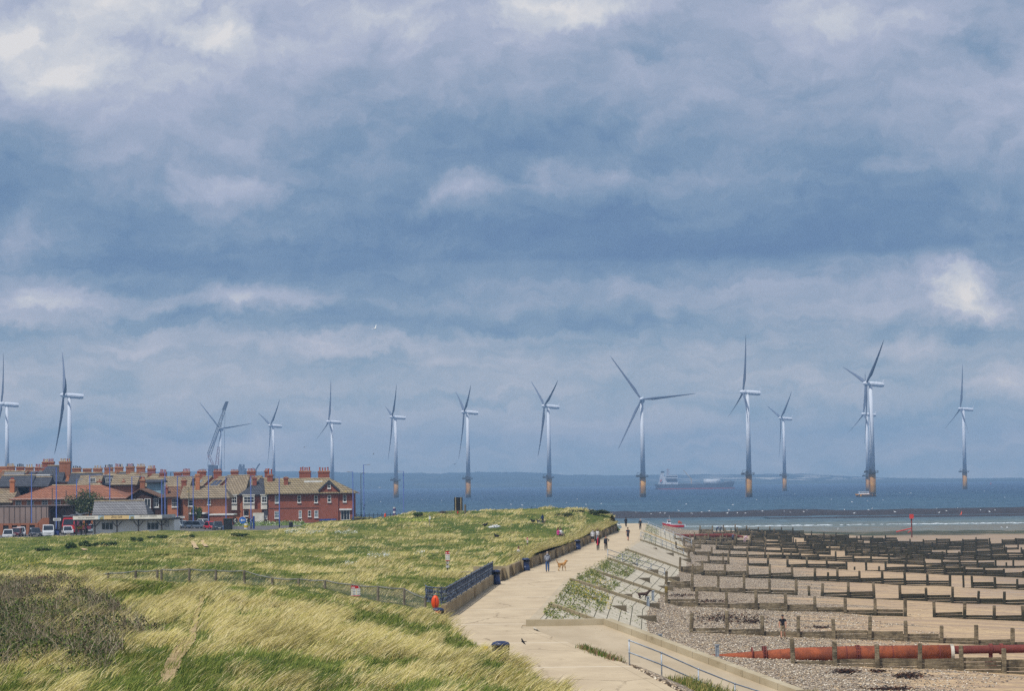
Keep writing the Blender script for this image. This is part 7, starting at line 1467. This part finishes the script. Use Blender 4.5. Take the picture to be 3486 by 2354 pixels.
def blades(name, x, y, z, h, w, lean, col, wind=0., spread=.35, seed=1, m=None):
    """curved tapering blades; lean (n,) metres of tip drift per metre height, towards +x turned by wind"""
    r = np.random.default_rng(seed); n = len(x); a = wind+r.normal(0, spread, n); dx, dy = np.cos(a), np.sin(a)
    L = h*lean; wa = r.uniform(-.6, .6, n); wx, wy = np.cos(wa), np.sin(wa); V = np.empty((n, 7, 3))
    for i, (q, ww) in enumerate(((0, 1.), (.45, .85), (.8, .5))):
        bx = x+dx*L*q**1.7; by = y+dy*L*q**1.7; bz = z-.05+h*(q-.22*lean*q*q)
        for s, k in ((-1, 0), (1, 1)): V[:, i*2+k, 0] = bx+s*wx*w*ww/2; V[:, i*2+k, 1] = by+s*wy*w*ww/2; V[:, i*2+k, 2] = bz
    V[:, 6, 0] = x+dx*L; V[:, 6, 1] = y+dy*L; V[:, 6, 2] = z-.05+h*(1-.30*lean)
    b = (np.arange(n)*7)[:, None]; F4 = np.concatenate([b+np.array([[0,1,3,2]]), b+np.array([[2,3,5,4]])]); F3 = b+np.array([[4,5,6]])
    C = np.repeat(col[:, None, :], 7, 1); return bulk(name, V.reshape(-1, 3), F4, C.reshape(-1, 3), m or GRASSM, F3)
def lin(c): return np.array(hx(c))
STRAW = np.array([hx(c) for c in ((210,194,138),(190,176,110),(224,210,164),(170,160,88),(196,186,116))]); GREEN = np.array([hx(c) for c in ((114,130,60),(94,112,50),(138,150,70),(74,96,48),(150,156,80))])
def straw_field(x, y):
    far = sstep(y, 140, 190)
    a = fbm(x*.42, y*.19, 31, 4); b = fbm(x*.09, y*.05, 77, 3); near = 1-far
    u = x/y*F+1743; rightish = sstep(XL(y)-x, 26, 2)            # straw thickest on the wind side, by the promenade
    s = (a-.5)*4.4+(b-.5)*(.9+.7*far)-.42*near-.82*far+far*rightish*.45
    s = s-.35*np.exp(-((u-250)/420)**2)*sstep(y, 175, 200)+.25*np.exp(-((y-172)/10)**2)*sstep(u, 950, 1200)
    return s
def patch(px, py, rx, ry):      # soft spot of given pixel radius round a photo pixel
    p = on_dune(px, py); return p, rx*p.y/F, ry
# trodden path through the near dune
PATH = [on_dune(a, b) for a, b in ((690,2040),(676,2075),(668,2120),(660,2165),(628,2205),(598,2250),(575,2300),(555,2354))]
def path_dist(x, y):
    d = np.full(len(x), 1e9)
    for a, c in zip(PATH[:-1], PATH[1:]):
        vx, vy = c.x-a.x, c.y-a.y; l2 = vx*vx+vy*vy; t_ = np.clip(((x-a.x)*vx+(y-a.y)*vy)/l2, 0, 1); d = np.minimum(d, np.hypot(x-a.x-vx*t_, (y-a.y-vy*t_)))
    return d
THK = on_dune(60, 2160); 
def thicket(x, y):     # 1 inside the bramble thicket of the near left dune
    u = x/y*F+1743; eye = 1645-.0122*(u-1743); z = dune_z(x, y); v = eye+(CAMZ-z)/y*F
    e = ((u-90)/360)**2+((v-2165)/165)**2+(fbm(x*.5, y*.3, 3, 3)-.5)*2.2
    return e < 1
def grass_layer(name, ymin, ymax, dens, h0, w0, seed, shortf=1.):
    r = np.random.default_rng(seed); xs = []; ys = []
    for d0 in np.arange(ymin, ymax, 5.):
        d1 = d0+5; xl = -.222*d0-1.5; xr = float(max(XL(d0), XL(d1)))+.5; n = int((xr-xl)*5*(dens(d0) if callable(dens) else dens)); xs.append(r.uniform(xl, xr, n)); ys.append(r.uniform(d0, d1, n))
    x = np.concatenate(xs); y = np.concatenate(ys)
    wall = (y > 226) & (y < 398); keep = x < XL(y)-np.where(wall, .18, np.where((y > 145) & (y < 226), 1.0, r.uniform(-.1, .9, len(x)))); keep &= ~((y > 378) & (x < -38)); keep &= ~((y > 405) & (x < 8))
    x, y = x[keep], y[keep]; s = straw_field(x, y); clump = np.clip((fbm(x*1.25, y*.75, 55, 3)-.5)*1.9+.5, 0, 1)
    keep = r.uniform(0, 1, len(x)) < np.clip(.25+1.5*(clump-.25), .15, 1)
    pd = path_dist(x, y); keep &= ~((pd < .38+.5*(clump-.5)) & (r.uniform(0, 1, len(x)) < .85)); near = y < 140
    th = np.zeros(len(x), bool); i = np.where(near & (x < -6))[0]; th[i] = thicket(x[i], y[i]); keep &= ~(th & (r.uniform(0, 1, len(x)) < .72)); keep &= np.hypot(x+.47, y-100.5) > .42
    x, y, s, clump, pd = x[keep], y[keep], s[keep], clump[keep], pd[keep]; z = dune_z(x, y); n = len(x)
    uu = x/y*F+1743; fence = np.clip(1.25-np.abs(y-147)/15, 0, 1)*(x < -3)*(.45+.55*sstep(uu, 430, 560)); fence = np.maximum(fence, np.clip(1.3-np.hypot((x+4.6)/2.2, (y-144)/6), 0, 1))       # turf kept short along the fence
    ps = np.clip(.5+s*1.25+(clump-.45)*1.1-fence*.6, .04, .95); isS = r.uniform(0, 1, n) < ps
    pick = lambda T: T[r.integers(0, len(T), n)]
    col = np.where(isS[:, None], pick(STRAW), pick(GREEN))*r.uniform(.80, 1.28, (n, 1))
    dark = np.clip((fbm(x*.35, y*.2, 91, 3)-.62)*6, 0, 1)*(~isS); col = col*(1-dark[:, None]*.55)
    h = h0*r.uniform(.55, 1.15, n)*np.where(isS, 1.1, .8)*(.38+1.05*clump)*(1-.72*fence)*np.where(s > -.1, 1, .62)*shortf*np.where(isS, 1, np.where(y > 142, .7, 1)); lean = np.where(isS, r.uniform(.55, 1.05, n), r.uniform(.2, .7, n))
    over = np.clip(1-(XL(y)-x)/1.1, 0, 1)*((y > 226) & (y < 398)); lean = lean+over*.5; h = h*(1+over*.2)
    wd = w0*r.uniform(.6, 1.3, n)*(y/ymin)**.5
    crest = sstep(y, 325, 355)*sstep(-x, 30, 40); h = h*(1-.7*crest); gust = (fbm(x*.3, y*.2, 66, 3)-.5)*1.7; lean = lean*(.75+.7*fbm(x*.3, y*.2, 67, 3))
    o = blades(name, x, y, z, h, wd, lean, col, .18+gust, .30, seed); props(o, kind='stuff'); return n
nb = grass_layer('marram_grass', 66, 142, lambda d: 195 if d < 120 else 150, .66, .021, 3)
nb += grass_layer('marram_grass', 142, 235, lambda d: 50, .50, .034, 4)
nb += grass_layer('marram_grass', 235, 425, lambda d: 22, .42, .055, 5)
# long fringe that hangs over the low wall
r = np.random.default_rng(8); n = 22000; y = r.uniform(227, 397, n); x = XL(y)-r.uniform(.0, 1.6, n)**1.3-.12; c_ = fbm(y*.35, y*0, 12, 3); k = r.uniform(0, 1, n) < np.clip((c_-.25)*2.4, .1, 1); x, y, c_ = x[k], y[k], c_[k]; n = len(x)
z = np.maximum(dune_z(x, y), PZ+.8); z = np.where(z > PZ+1.6, PZ+1.1, z); isS = r.uniform(0, 1, n) < .82
col = np.where(isS[:, None], STRAW[r.integers(0, 5, n)], GREEN[r.integers(0, 5, n)])*r.uniform(.7, 1.1, (n, 1))
props(blades('wall_fringe_grass', x, y, z, r.uniform(.5, 1.1, n)*(.6+.7*c_), .05*r.uniform(.6, 1.3, n), r.uniform(.7, 1.5, n), col, .0, .5, 9), kind='stuff')
# ------------------------------------------------------------------ leafy plants
def leaf_cloud(pts, size, cols, rnd, flat=.0):
    """pts (n,3): a small bent leaf of two faces at each point"""
    n = len(pts); nrm = rnd.normal(0, 1, (n, 3)); nrm[:, 2] = np.abs(nrm[:, 2])+flat; nrm /= np.linalg.norm(nrm, axis=1)[:, None]
    a = np.cross(nrm, rnd.normal(0, 1, (n, 3))); a /= np.linalg.norm(a, axis=1)[:, None]; b = np.cross(nrm, a); s = size*rnd.uniform(.6, 1.3, n)[:, None]
    V = np.stack([pts-a*s, pts-b*s*.5+nrm*s*.15, pts+a*s, pts+b*s*.5+nrm*s*.15], 1); F4 = (np.arange(n)*4)[:, None]+np.array([[0,1,2,3]]); C = np.repeat(cols[:, None, :], 4, 1); return V.reshape(-1, 3), F4, C.reshape(-1, 3)
def crown(name, blobs, n, size, pal, parent=None, seed=0, org=(0,0,0), m=None, shell=.35):
    rnd = np.random.default_rng(seed); wts = np.array([b[3]*b[4]*b[5] for b in blobs])**.7; idx = rnd.choice(len(blobs), n, p=wts/wts.sum()); B = np.array(blobs)[idx]
    u = rnd.normal(0, 1, (n, 3)); u /= np.linalg.norm(u, axis=1)[:, None]; rr = np.maximum(rnd.uniform(0, 1, n)**shell, 0)*(1+.18*rnd.normal(0, 1, n)); p = B[:, :3]+u*rr[:, None]*B[:, 3:6]
    pal = np.array([hx(c) for c in pal]); tone = rnd.uniform(.75, 1.2, (len(blobs), 1))[idx]; col = pal[rnd.integers(0, len(pal), n)]*tone*rnd.uniform(.75, 1.2, (n, 1))
    V, F4, C = leaf_cloud(p, size, col, rnd); V = V-np.array(org); o = bulk(name, V, F4, C, m or LEAFM)
    if parent: o.parent = parent
    return o
BARK = mat('bark', (92,76,60), (62,50,40), 3., .95)
def tree(label, base, hgt, rx, n, size, pal, seed, nb_=9, cat='tree', name='street_tree', squash=.8):
    t = thing(name, label, cat, tuple(base)); rnd = random.Random(seed); mb = MB(); tops = []
    for k in range(5):
        a = k*1.26+rnd.uniform(-.3,.3); e = (math.cos(a)*rx*.55, math.sin(a)*rx*.5, hgt*rnd.uniform(.55,.8)); mb.tube([(0,0,-.1),(0,0,hgt*.18),(e[0]*.4,e[1]*.4,hgt*.4),e], [hgt*.035,hgt*.028,hgt*.018,hgt*.006], 6); tops.append(e)
    obj('trunk', mb, BARK, t, org=(0,0,0)); bl = []
    for k in range(nb_):
        a = rnd.uniform(0,6.28); q = rnd.uniform(.2,.75); bl.append((math.cos(a)*rx*q, math.sin(a)*rx*q*.8, hgt*rnd.uniform(.42,.82), rx*rnd.uniform(.28,.5), rx*rnd.uniform(.28,.5), hgt*rnd.uniform(.14,.22)))
    crown('crown', bl, n, size, pal, t, seed); return t
PG = ((70,96,38),(92,118,48),(52,76,34),(116,138,60)); PD = ((44,62,34),(58,78,40),(34,50,30),(76,92,50)); PO = ((96,110,72),(120,130,92),(74,88,56),(150,152,120))
p = W(*A_(1010,835), GZ); d = 437; p = at(A_(1000,0)[0], 1800, d); p.z = GZ; tree('large olive green bush tree between the shed and the cafe roof', p, 8.0, 4.3, 5200, .17, PO+PD, 2, 14)
p = W(*B_(565,905), GZ); tree('spreading bright green street tree behind the parked cars', p, 3.75*1.25, 3.6, 4600, .14, PG, 5, 14)
p = at(B_(238,0)[0], 1790, 500); p.z = GZ; tree('small round green bush against the brown tiled house', p, 4.4, 1.5, 1500, .13, PG, 7, 6, 'bush')
p = W(*B_(800,900), GZ); tree('small half bare shrub between the white yard wall and signs', (p.x,p.y,GZ), 2.6, 1.2, 500, .12, PO, 9, 5, 'shrub')
def bare(label, base, hgt, rx, seed, leaves=350):
    t = thing('bare_shrub', label, 'shrub', tuple(base), group=None); rnd = random.Random(seed); mb = MB(); pts = []
    for k in range(46):
        a = rnd.uniform(0,6.28); q = rnd.uniform(.2,1); e = Vector((math.cos(a)*rx*q, math.sin(a)*rx*q*.7, hgt*rnd.uniform(.6,1)*(1.1-.4*q))); m_ = e*.5+Vector((rnd.uniform(-.2,.2),rnd.uniform(-.2,.2),.1)); mb.tube([(0,0,0), m_, e], [.06,.04,.012], 5); pts += [m_.lerp(e, rnd.random()) for _ in range(8)]
        for j in range(3): s_ = m_.lerp(e, rnd.uniform(.2,.9)); mb.tube([s_, s_+Vector((rnd.uniform(-.5,.5),rnd.uniform(-.5,.5),rnd.uniform(.2,.6)))], [.02,.008], 4)
    obj('branches', mb, mat('grey brown twigs', (112,94,80), (84,70,60), 3.), t, org=(0,0,0)); bl = [(q.x,q.y,q.z,.18,.18,.18) for q in pts]; crown('leaves', bl, leaves, .10, PO, t, seed)
p = W(*A_(262,945), GZ); bare('sparse windswept shrub in front of the metal shed', p, 4.0, 2.4, 3, 700); p = W(*A_(8,945), GZ); bare('sparse shrub cut by the left edge in front of the shed', p, 3.8, 1.7, 4, 400)
# dark green clumps on the far dune
def clump(label, px, py, w_, h_, n, pal, seed, name='dune_shrub', size=.10):
    p = on_dune(px, py); s = p.y/F; t = thing(name, label, 'shrub', tuple(p), group=None); rnd = random.Random(seed); W_ = w_*s; H_ = h_*s; bl = []
    for k in range(max(4, int(W_/.5))): x = rnd.uniform(-.5,.5)*W_; bl.append((x, rnd.uniform(-.4,.4)*min(W_,2), H_*rnd.uniform(.2,.6), min(W_*.3,.6), .5, H_*.45*(1-abs(x/W_)*.8)))
    crown('foliage', bl, n, size, pal, t, seed); return t
for i, (x, y, w_, h_, lab) in enumerate(((464,1846,30,16,'dark round shrub on the far dune left of the sandy scrape'),(243,1868,30,20,'dark shrub on the left part of the far dune, left of its twin'),(285,1862,34,20,'dark shrub right of its twin on the left part of the far dune'),(355,1862,62,18,'widest dark shrub patch on the far dune'),(535,1833,50,8,'low dark patch of leaves below the cafe'),(657,1834,22,12,'small dark shrub above the sandy scrape'),(800,1827,66,10,'long low dark green patch below the black kiosk'),(1425,1760,32,14,'dark shrub on the dune crest by the white car roof'),(150,1876,40,10,'low green patch at the far left of the dune'))): clump(lab, x, y, w_, h_, 1100, ((62,84,40),(80,102,48),(52,70,36),(98,116,58)), 20+i, 'dune_shrub', .13)
clump('grey leafless bush on the dune crest left of the black board', 1504, 1752, 40, 12, 500, ((120,104,92),(96,82,74)), 41, size=.07)
clump('dark green thicket on the dune top near the promenade end', 2010, 1752, 120, 16, 2600, ((70,84,44),(54,68,36),(92,98,56),(40,52,30)), 42, size=.12)
clump('olive thicket in front of the top of the dune end', 1935, 1760, 90, 13, 1500, ((84,92,48),(104,106,60),(64,76,40)), 43, size=.12)
# flower carpets
def carpet(name, label, patches, n, size, pal, seed, lift=.12):
    rnd = np.random.default_rng(seed); P = []
    for (x0, x1, y0, y1, k) in patches:
        u = rnd.uniform(0, 1, k); v = np.clip(rnd.normal(.5, .25, k), 0, 1)
        for a, b in zip(u, v):
            py = y0+(y1-y0)*b; px_ = x0+(x1-x0)*a
            if vnoise(np.array([px_*.06]), np.array([py*.25]), seed)[0] > .38: q = on_dune(px_, py); P.append((q.x, q.y, q.z+lift+rnd.uniform(0,.25)))
    P = np.array(P); pal = np.array([hx(c) for c in pal]); col = pal[rnd.integers(0, len(pal), len(P))]; V, F4, C = leaf_cloud(P, size, col, rnd, .8); o = bulk(name, V, F4, C, LEAFM); props(o, label, 'flowers', kind='stuff')
carpet('white_flowers', 'white flowers in patches on the dune', [(968,1104,1803,1825,620),(1138,1218,1810,1826,260),(1175,1216,1923,1931,150),(1250,1330,1886,1906,170),(1412,1446,1884,1894,80),(1255,1320,1895,1900,70)], 0, .085, ((226,228,220),(206,212,196),(240,240,236)), 3)
carpet('pale_green_flowers', 'yellow green flowering plants on the dune', [(1355,1460,1776,1787,420)], 0, .11, ((196,204,90),(170,184,70),(214,214,130)), 4, .3)
carpet('yellow_flowers', 'yellow flowers in the low turf', [(90,140,1925,1950,60),(20,220,1915,1950,60),(0,180,1895,1940,80)], 0, .05, ((222,196,50),), 5)
P_ = []; 
carpet('verge_plants', 'low green plants and white flowers on the roundabout verge', [(860,1035,1786,1798,10)], 0, .1, ((170,180,90),), 6)
mb = MB(); rnd = np.random.default_rng(12); V = []; 
xs = rnd.uniform(800, 1036, 2600); ys = rnd.uniform(485, 512, 2600); pts = np.array([(at(a, 1780, b).x, b, GZ+.1+abs(rnd.normal(0,.25))) for a, b in zip(xs, ys)]); pal = np.array([hx(c) for c in ((96,122,52),(130,146,66),(74,98,44),(214,216,196),(110,132,60))]); V, F4, C = leaf_cloud(pts, .17, pal[rnd.integers(0,5,2600)], rnd, .3); props(bulk('roundabout_plants', V, F4, C, LEAFM), 'green plants with pale flowers on the roundabout', 'plants', kind='stuff')
mb = MB(); q = [at(a, 1790, b) for a, b in ((795,488),(1040,488),(1060,512),(800,512))]; mb.add([(v.x,v.y,GZ+.02) for v in q], [(0,1,2,3)]); props(obj('grass_verge', mb, mat('mown verge', (126,146,62), (100,122,50), .6, .95)), kind='structure')
# bramble thicket on the near dune
t_ = thing('bramble_thicket', 'tangled grey brown bramble thicket on the left of the near dune', 'shrub', tuple(THK)); rnd = np.random.default_rng(33); n = 90000; y = rnd.uniform(66, 136, n); x = -.222*y-1+rnd.uniform(0, 1, n)*(.222*y-.12*y+1); k = thicket(x, y); x, y = x[k], y[k]; z = dune_z(x, y); hh_ = .12+2.1*np.clip(fbm(x*.6, y*.4, 6, 3)-.3, 0, 1); n = len(x)
zz = z+hh_*rnd.uniform(.15, 1.0, n)**.6; g = fbm(x*.3, y*.2, 14, 3); pick = rnd.uniform(0, 1, n) < np.clip((g-.38)*6, .25, .98); keep = rnd.uniform(0, 1, n) < np.clip((fbm(x*1.4, y*.9, 8, 3)-.22)*3, 0, 1)
pts = np.stack([x, y, zz], 1)[keep]; pal = np.array([hx(c) for c in ((66,88,38),(92,114,46),(44,62,30),(118,130,58))]); pal2 = np.array([hx(c) for c in ((104,92,76),(80,72,58),(124,110,90),(70,80,44))]); m_ = len(pts); col = np.where(pick[keep][:, None], pal[rnd.integers(0,4,m_)], pal2[rnd.integers(0,4,m_)])*rnd.uniform(.6,1.2,(m_,1)); V, F4, C = leaf_cloud(pts-np.array(THK), .058, col, rnd); o = bulk('leaves', V, F4, C, LEAFM); o.parent = t_
i = rnd.choice(n, min(n, 7000), replace=False); x, y, z, h_ = x[i], y[i], z[i]+hh_[i]*rnd.uniform(.1,.7,len(i)), hh_[i]; m_ = len(i); pal = np.array([hx(c) for c in ((150,134,112),(122,106,88),(176,160,134),(104,88,76),(190,178,152))]); o = blades('twigs', x-THK.x, y-THK.y, z-THK.z, rnd.uniform(.25,.75,m_), .018*rnd.uniform(.6,1.4,m_), rnd.uniform(-1.6,1.8,m_), pal[rnd.integers(0,5,m_)]*rnd.uniform(.7,1.1,(m_,1)), .2, 1.4, 5); o.parent = t_
clump('dead russet bush against the wire fence on the left', 128, 1985, 60, 24, 900, ((120,80,60),(96,64,50),(150,120,90),(90,96,50)), 51, size=.07)
# worn sand of the path
mb = MB(); PW = [(.1, .1)]
for a, c in zip(PATH[:-1], PATH[1:]):
    for i in range(14):
        p, q = a.lerp(c, i/14), a.lerp(c, (i+1)/14); e0, e1 = PW[len(PW)-1], tuple(min(.3, max(.04, u+random.uniform(-.06,.06))) for u in PW[len(PW)-1]); PW.append(e1); pts = [Vector((p.x-e0[0],p.y,0)),Vector((p.x+e0[1],p.y,0)),Vector((q.x+e1[1],q.y,0)),Vector((q.x-e1[0],q.y,0))]
        for v in pts: v.z = float(dune_z(v.x, v.y)[0])+.05
        mb.quad(*pts)
props(obj('trodden_path', mb, mat('trodden sand and straw', (172,150,108), (148,126,88), 2.5, .95)), kind='structure')
for (pp, lab) in (([(655,1848),(662,1862),(668,1872)],0),([(688,1846),(697,1862),(704,1866)],1),([(280,1873),(292,1878)],2)):
    mb = MB(); Q = [on_dune(*a) for a in pp]
    for p, q in zip(Q[:-1], Q[1:]):
        w_ = .2; pts = [Vector((p.x-w_,p.y,0)),Vector((p.x+w_,p.y,0)),Vector((q.x+w_*1.4,q.y,0)),Vector((q.x-w_*1.4,q.y,0))]
        for v in pts: v.z = float(dune_z(v.x, v.y)[0])+.16
        mb.quad(*pts)
    props(obj('sandy_scrape', mb, mat('bare dune sand', (206,180,140), (180,152,114), 2.)), kind='structure')
# green cover on the block slope, by the ramp and in the shingle
def cover(name, label, areas, size, pal, seed, zf, hgt=.3):
    rnd = np.random.default_rng(seed); P = []
    for (x0, x1, y0, y1, n, hh) in areas:     # world boxes: offset from the edge, depth
        s = rnd.uniform(x0, x1, n); d_ = rnd.uniform(y0, y1, n); k = fbm(s*1.3, d_*.7, seed, 3) > .47; s, d_ = s[k], d_[k]; x = XR(d_)+s; P.append(np.stack([x, d_, zf(x, d_)+np.abs(rnd.normal(0, hh, len(x)))], 1))
    P = np.concatenate(P); pal = np.array([hx(c) for c in pal]); tone = (.65+.7*fbm(P[:, 0], P[:, 1]*.6, 3, 3))[:, None]; V, F4, C = leaf_cloud(P, size, pal[rnd.integers(0, len(pal), len(P))]*tone, rnd, .2); return props(bulk(name, V, F4, C, LEAFM), label, 'plants', kind='stuff')
zsl = lambda x, y: PZ-.02-(x-XR(y)-.3)/TOE*(PZ-TOEZ)
SG = ((104,120,54),(136,142,70),(80,96,46),(168,162,96),(92,106,58))
cover('slope_plants', 'low green plants growing over the top of the block slope', [(.2,3.2,149,159,1700,.16),(.2,2.6,161,172,800,.12),(.2,3.4,173,199,3600,.16),(.3,3.2,203,221,4600,.24),(.3,3.0,224,250,4600,.28),(.4,2.4,253,284,900,.25),(1.5,3.5,262,284,400,.2),(.3,2.2,336,372,600,.25),(.3,2.6,398,450,1100,.25),(3.,6,176,200,260,.08),(3,6,205,225,260,.08)], .075, SG, 61, zsl)
cover('slope_yellow_flowers', 'yellow flowers among the plants on the block slope', [(.6,3.8,180,199,520,.16),(1.,3.,204,214,120,.2)], .075, ((226,200,50),(210,180,40)), 62, zsl)
def strip(name, label, P, n, hgt, wd, cols, seed, spread_=.5, lean=(.1,.6)):
    rnd = np.random.default_rng(seed); i = rnd.integers(0, len(P)-1, n); u = rnd.uniform(0, 1, n); A1 = np.array([P[k] for k in i]); B1 = np.array([P[k+1] for k in i]); q = A1+(B1-A1)*u[:, None]; k = vnoise(q[:, 0]*1.1, q[:, 1]*.8, seed) > .3; q = q[k]; n = len(q); q[:, :2] += rnd.normal(0, spread_, (n, 2)); pal = np.array([hx(c) for c in cols]); z = q[:, 2]
    return props(blades(name, q[:, 0], q[:, 1], z, hgt*rnd.uniform(.4, 1.2, n), wd, rnd.uniform(*lean, n), pal[rnd.integers(0, len(cols), n)]*rnd.uniform(.7,1.15,(n,1)), .2, 1.2, seed), label, 'plants', kind='stuff')
Gc = ((84,108,44),(110,130,56),(64,86,38),(150,140,84))
strip('ramp_edge_plants', 'flowering weeds along the seam between promenade and slipway', [(2.9,121.5,PZ-.1),(3.5,117.5,PZ-.15),(4.1,113.5,PZ-.15),(4.7,109.6,PZ-.1)], 1500, .42, .03, Gc+((170,130,110),), 71, .16)
strip('slipway_weeds', 'small weeds at the foot of the slipway wall', [(3.2,137.4,5.3),(4.5,137.2,5.3),(4.95,136.6,5.25)], 420, .30, .03, Gc, 72, .14)
bz = lambda x, y: float(beach_z(x, y))
strip('beach_edge_grass', 'rough grass along the top of the shingle beside the slipway wall', [(x, y, bz(x, y)) for x, y in ((6.2,139.5),(7.2,137.5),(8.2,135.5),(9.3,134.5),(8.0,138),(10.5,133),(12.4,131),(11.2,129.5),(12.8,126.5),(14.,127.5),(15.2,128.5),(14.4,124)) for _ in (0,)], 6500, .34, .03, Gc+((196,180,110),(176,160,96)), 73, .55)
strip('stair_bank_grass', 'grass and weeds on the bank below the near handrail', [(x, y, bz(x, y)) for x, y in ((6.7,104),(7.4,101.5),(8.,100),(9.2,101),(9.6,103),(8.4,105.5),(10.4,104.5),(11.4,103.2),(12.2,106),(7.2,107.2),(9.0,108.4))], 7000, .34, .028, Gc+((196,180,110),(160,150,90)), 74, .5)
strip('marram_tuft', 'tall tuft of spiky grass by the handrail', [(6.9,111.5,bz(6.9,111.5)+.0),(7.3,112.2,bz(7.3,112.2))], 500, 1.15, .03, Gc, 75, .18, (.0,.35))
# scattered stones of the shingle ridge
def stones():
    rnd = np.random.default_rng(44); n = 26000; y = 96+rnd.uniform(0, 1, n)**1.5*125; x = XS(y)+6+rnd.uniform(0, 26, n); z = beach_z(x, y); k = (z > 1.55+.5*(vnoise(x*.3, y*.3, 5)-.5)) & (x > np.where(y < 140, 5.8+(138-y)*.44, -99)); x, y, z = x[k], y[k], z[k]; n = len(x)
    oc = np.array([(1,0,0),(0,1,0),(-1,0,0),(0,-1,0),(0,0,1),(0,0,-1)], float); fc = np.array([(0,1,4),(1,2,4),(2,3,4),(3,0,4),(1,0,5),(2,1,5),(3,2,5),(0,3,5)]); s = rnd.uniform(.035, .09, (n, 1, 1))*rnd.uniform(.6, 1.3, (n, 6, 3))*np.array([1.2, 1., .6]); a = rnd.uniform(0, 6.28, n); ca, sa = np.cos(a)[:, None], np.sin(a)[:, None]
    V = oc[None]*s; V = np.stack([V[..., 0]*ca-V[..., 1]*sa, V[..., 0]*sa+V[..., 1]*ca, V[..., 2]], -1)+np.stack([x, y, z+.02], 1)[:, None]; F3 = (np.arange(n)*6)[:, None, None]+fc[None]
    pal = np.array([hx(c) for c in ((206,190,164),(178,166,150),(150,138,124),(226,216,198),(196,170,136),(120,108,98))]); col = pal[rnd.integers(0, 6, n)]*rnd.uniform(.8, 1.1, (n, 1)); C = np.repeat(col[:, None], 6, 1)
    props(bulk('shingle_stones', V.reshape(-1, 3), np.zeros((0, 4), int), C.reshape(-1, 3), leafmat('beach stones', .8, 0), F3.reshape(-1, 3)), kind='stuff')
stones()
# dark wrack on the beach
def wrack():
    rnd = np.random.default_rng(46); P = []
    for (px_, py_, w_, h_, n) in ((2480,2108,170,22,520),(2420,2050,120,8,200),(2880,2290,60,8,240),(3090,2305,70,12,300),(2990,2290,40,5,120),(3030,2350,110,6,240),(2740,2160,60,6,160),(2790,2140,60,4,120),(2560,2120,60,8,160),(2330,2030,90,6,120)):
        for k in range(n):
            a = at(px_+rnd.normal(0, w_*.35), py_+rnd.normal(0, h_*.4), 100); v = ray(px_+rnd.normal(0, w_*.35), py_+rnd.normal(0, h_*.4)); d = -(CAMZ-1.75)/v.z*v.y; x = v.x/v.y*d
            for _ in range(3): d = (CAMZ-bz(x, d))/(-v.z/v.y); x = v.x/v.y*d
            P.append((x, d, bz(x, d)+abs(rnd.normal(0,.03))+.03))
    P = np.array(P); pal = np.array([hx(c) for c in ((44,34,28),(66,46,32),(34,30,28),(96,62,40))]); V, F4, C = leaf_cloud(P, .13, pal[rnd.integers(0,4,len(P))], rnd, 1.5); props(bulk('seaweed', V, F4, C, LEAFM), 'dark dried seaweed on the shingle', 'seaweed', kind='stuff')
wrack()
print('blades', nb)
for r in ROOTS:
    if '_o' in r: del r['_o']
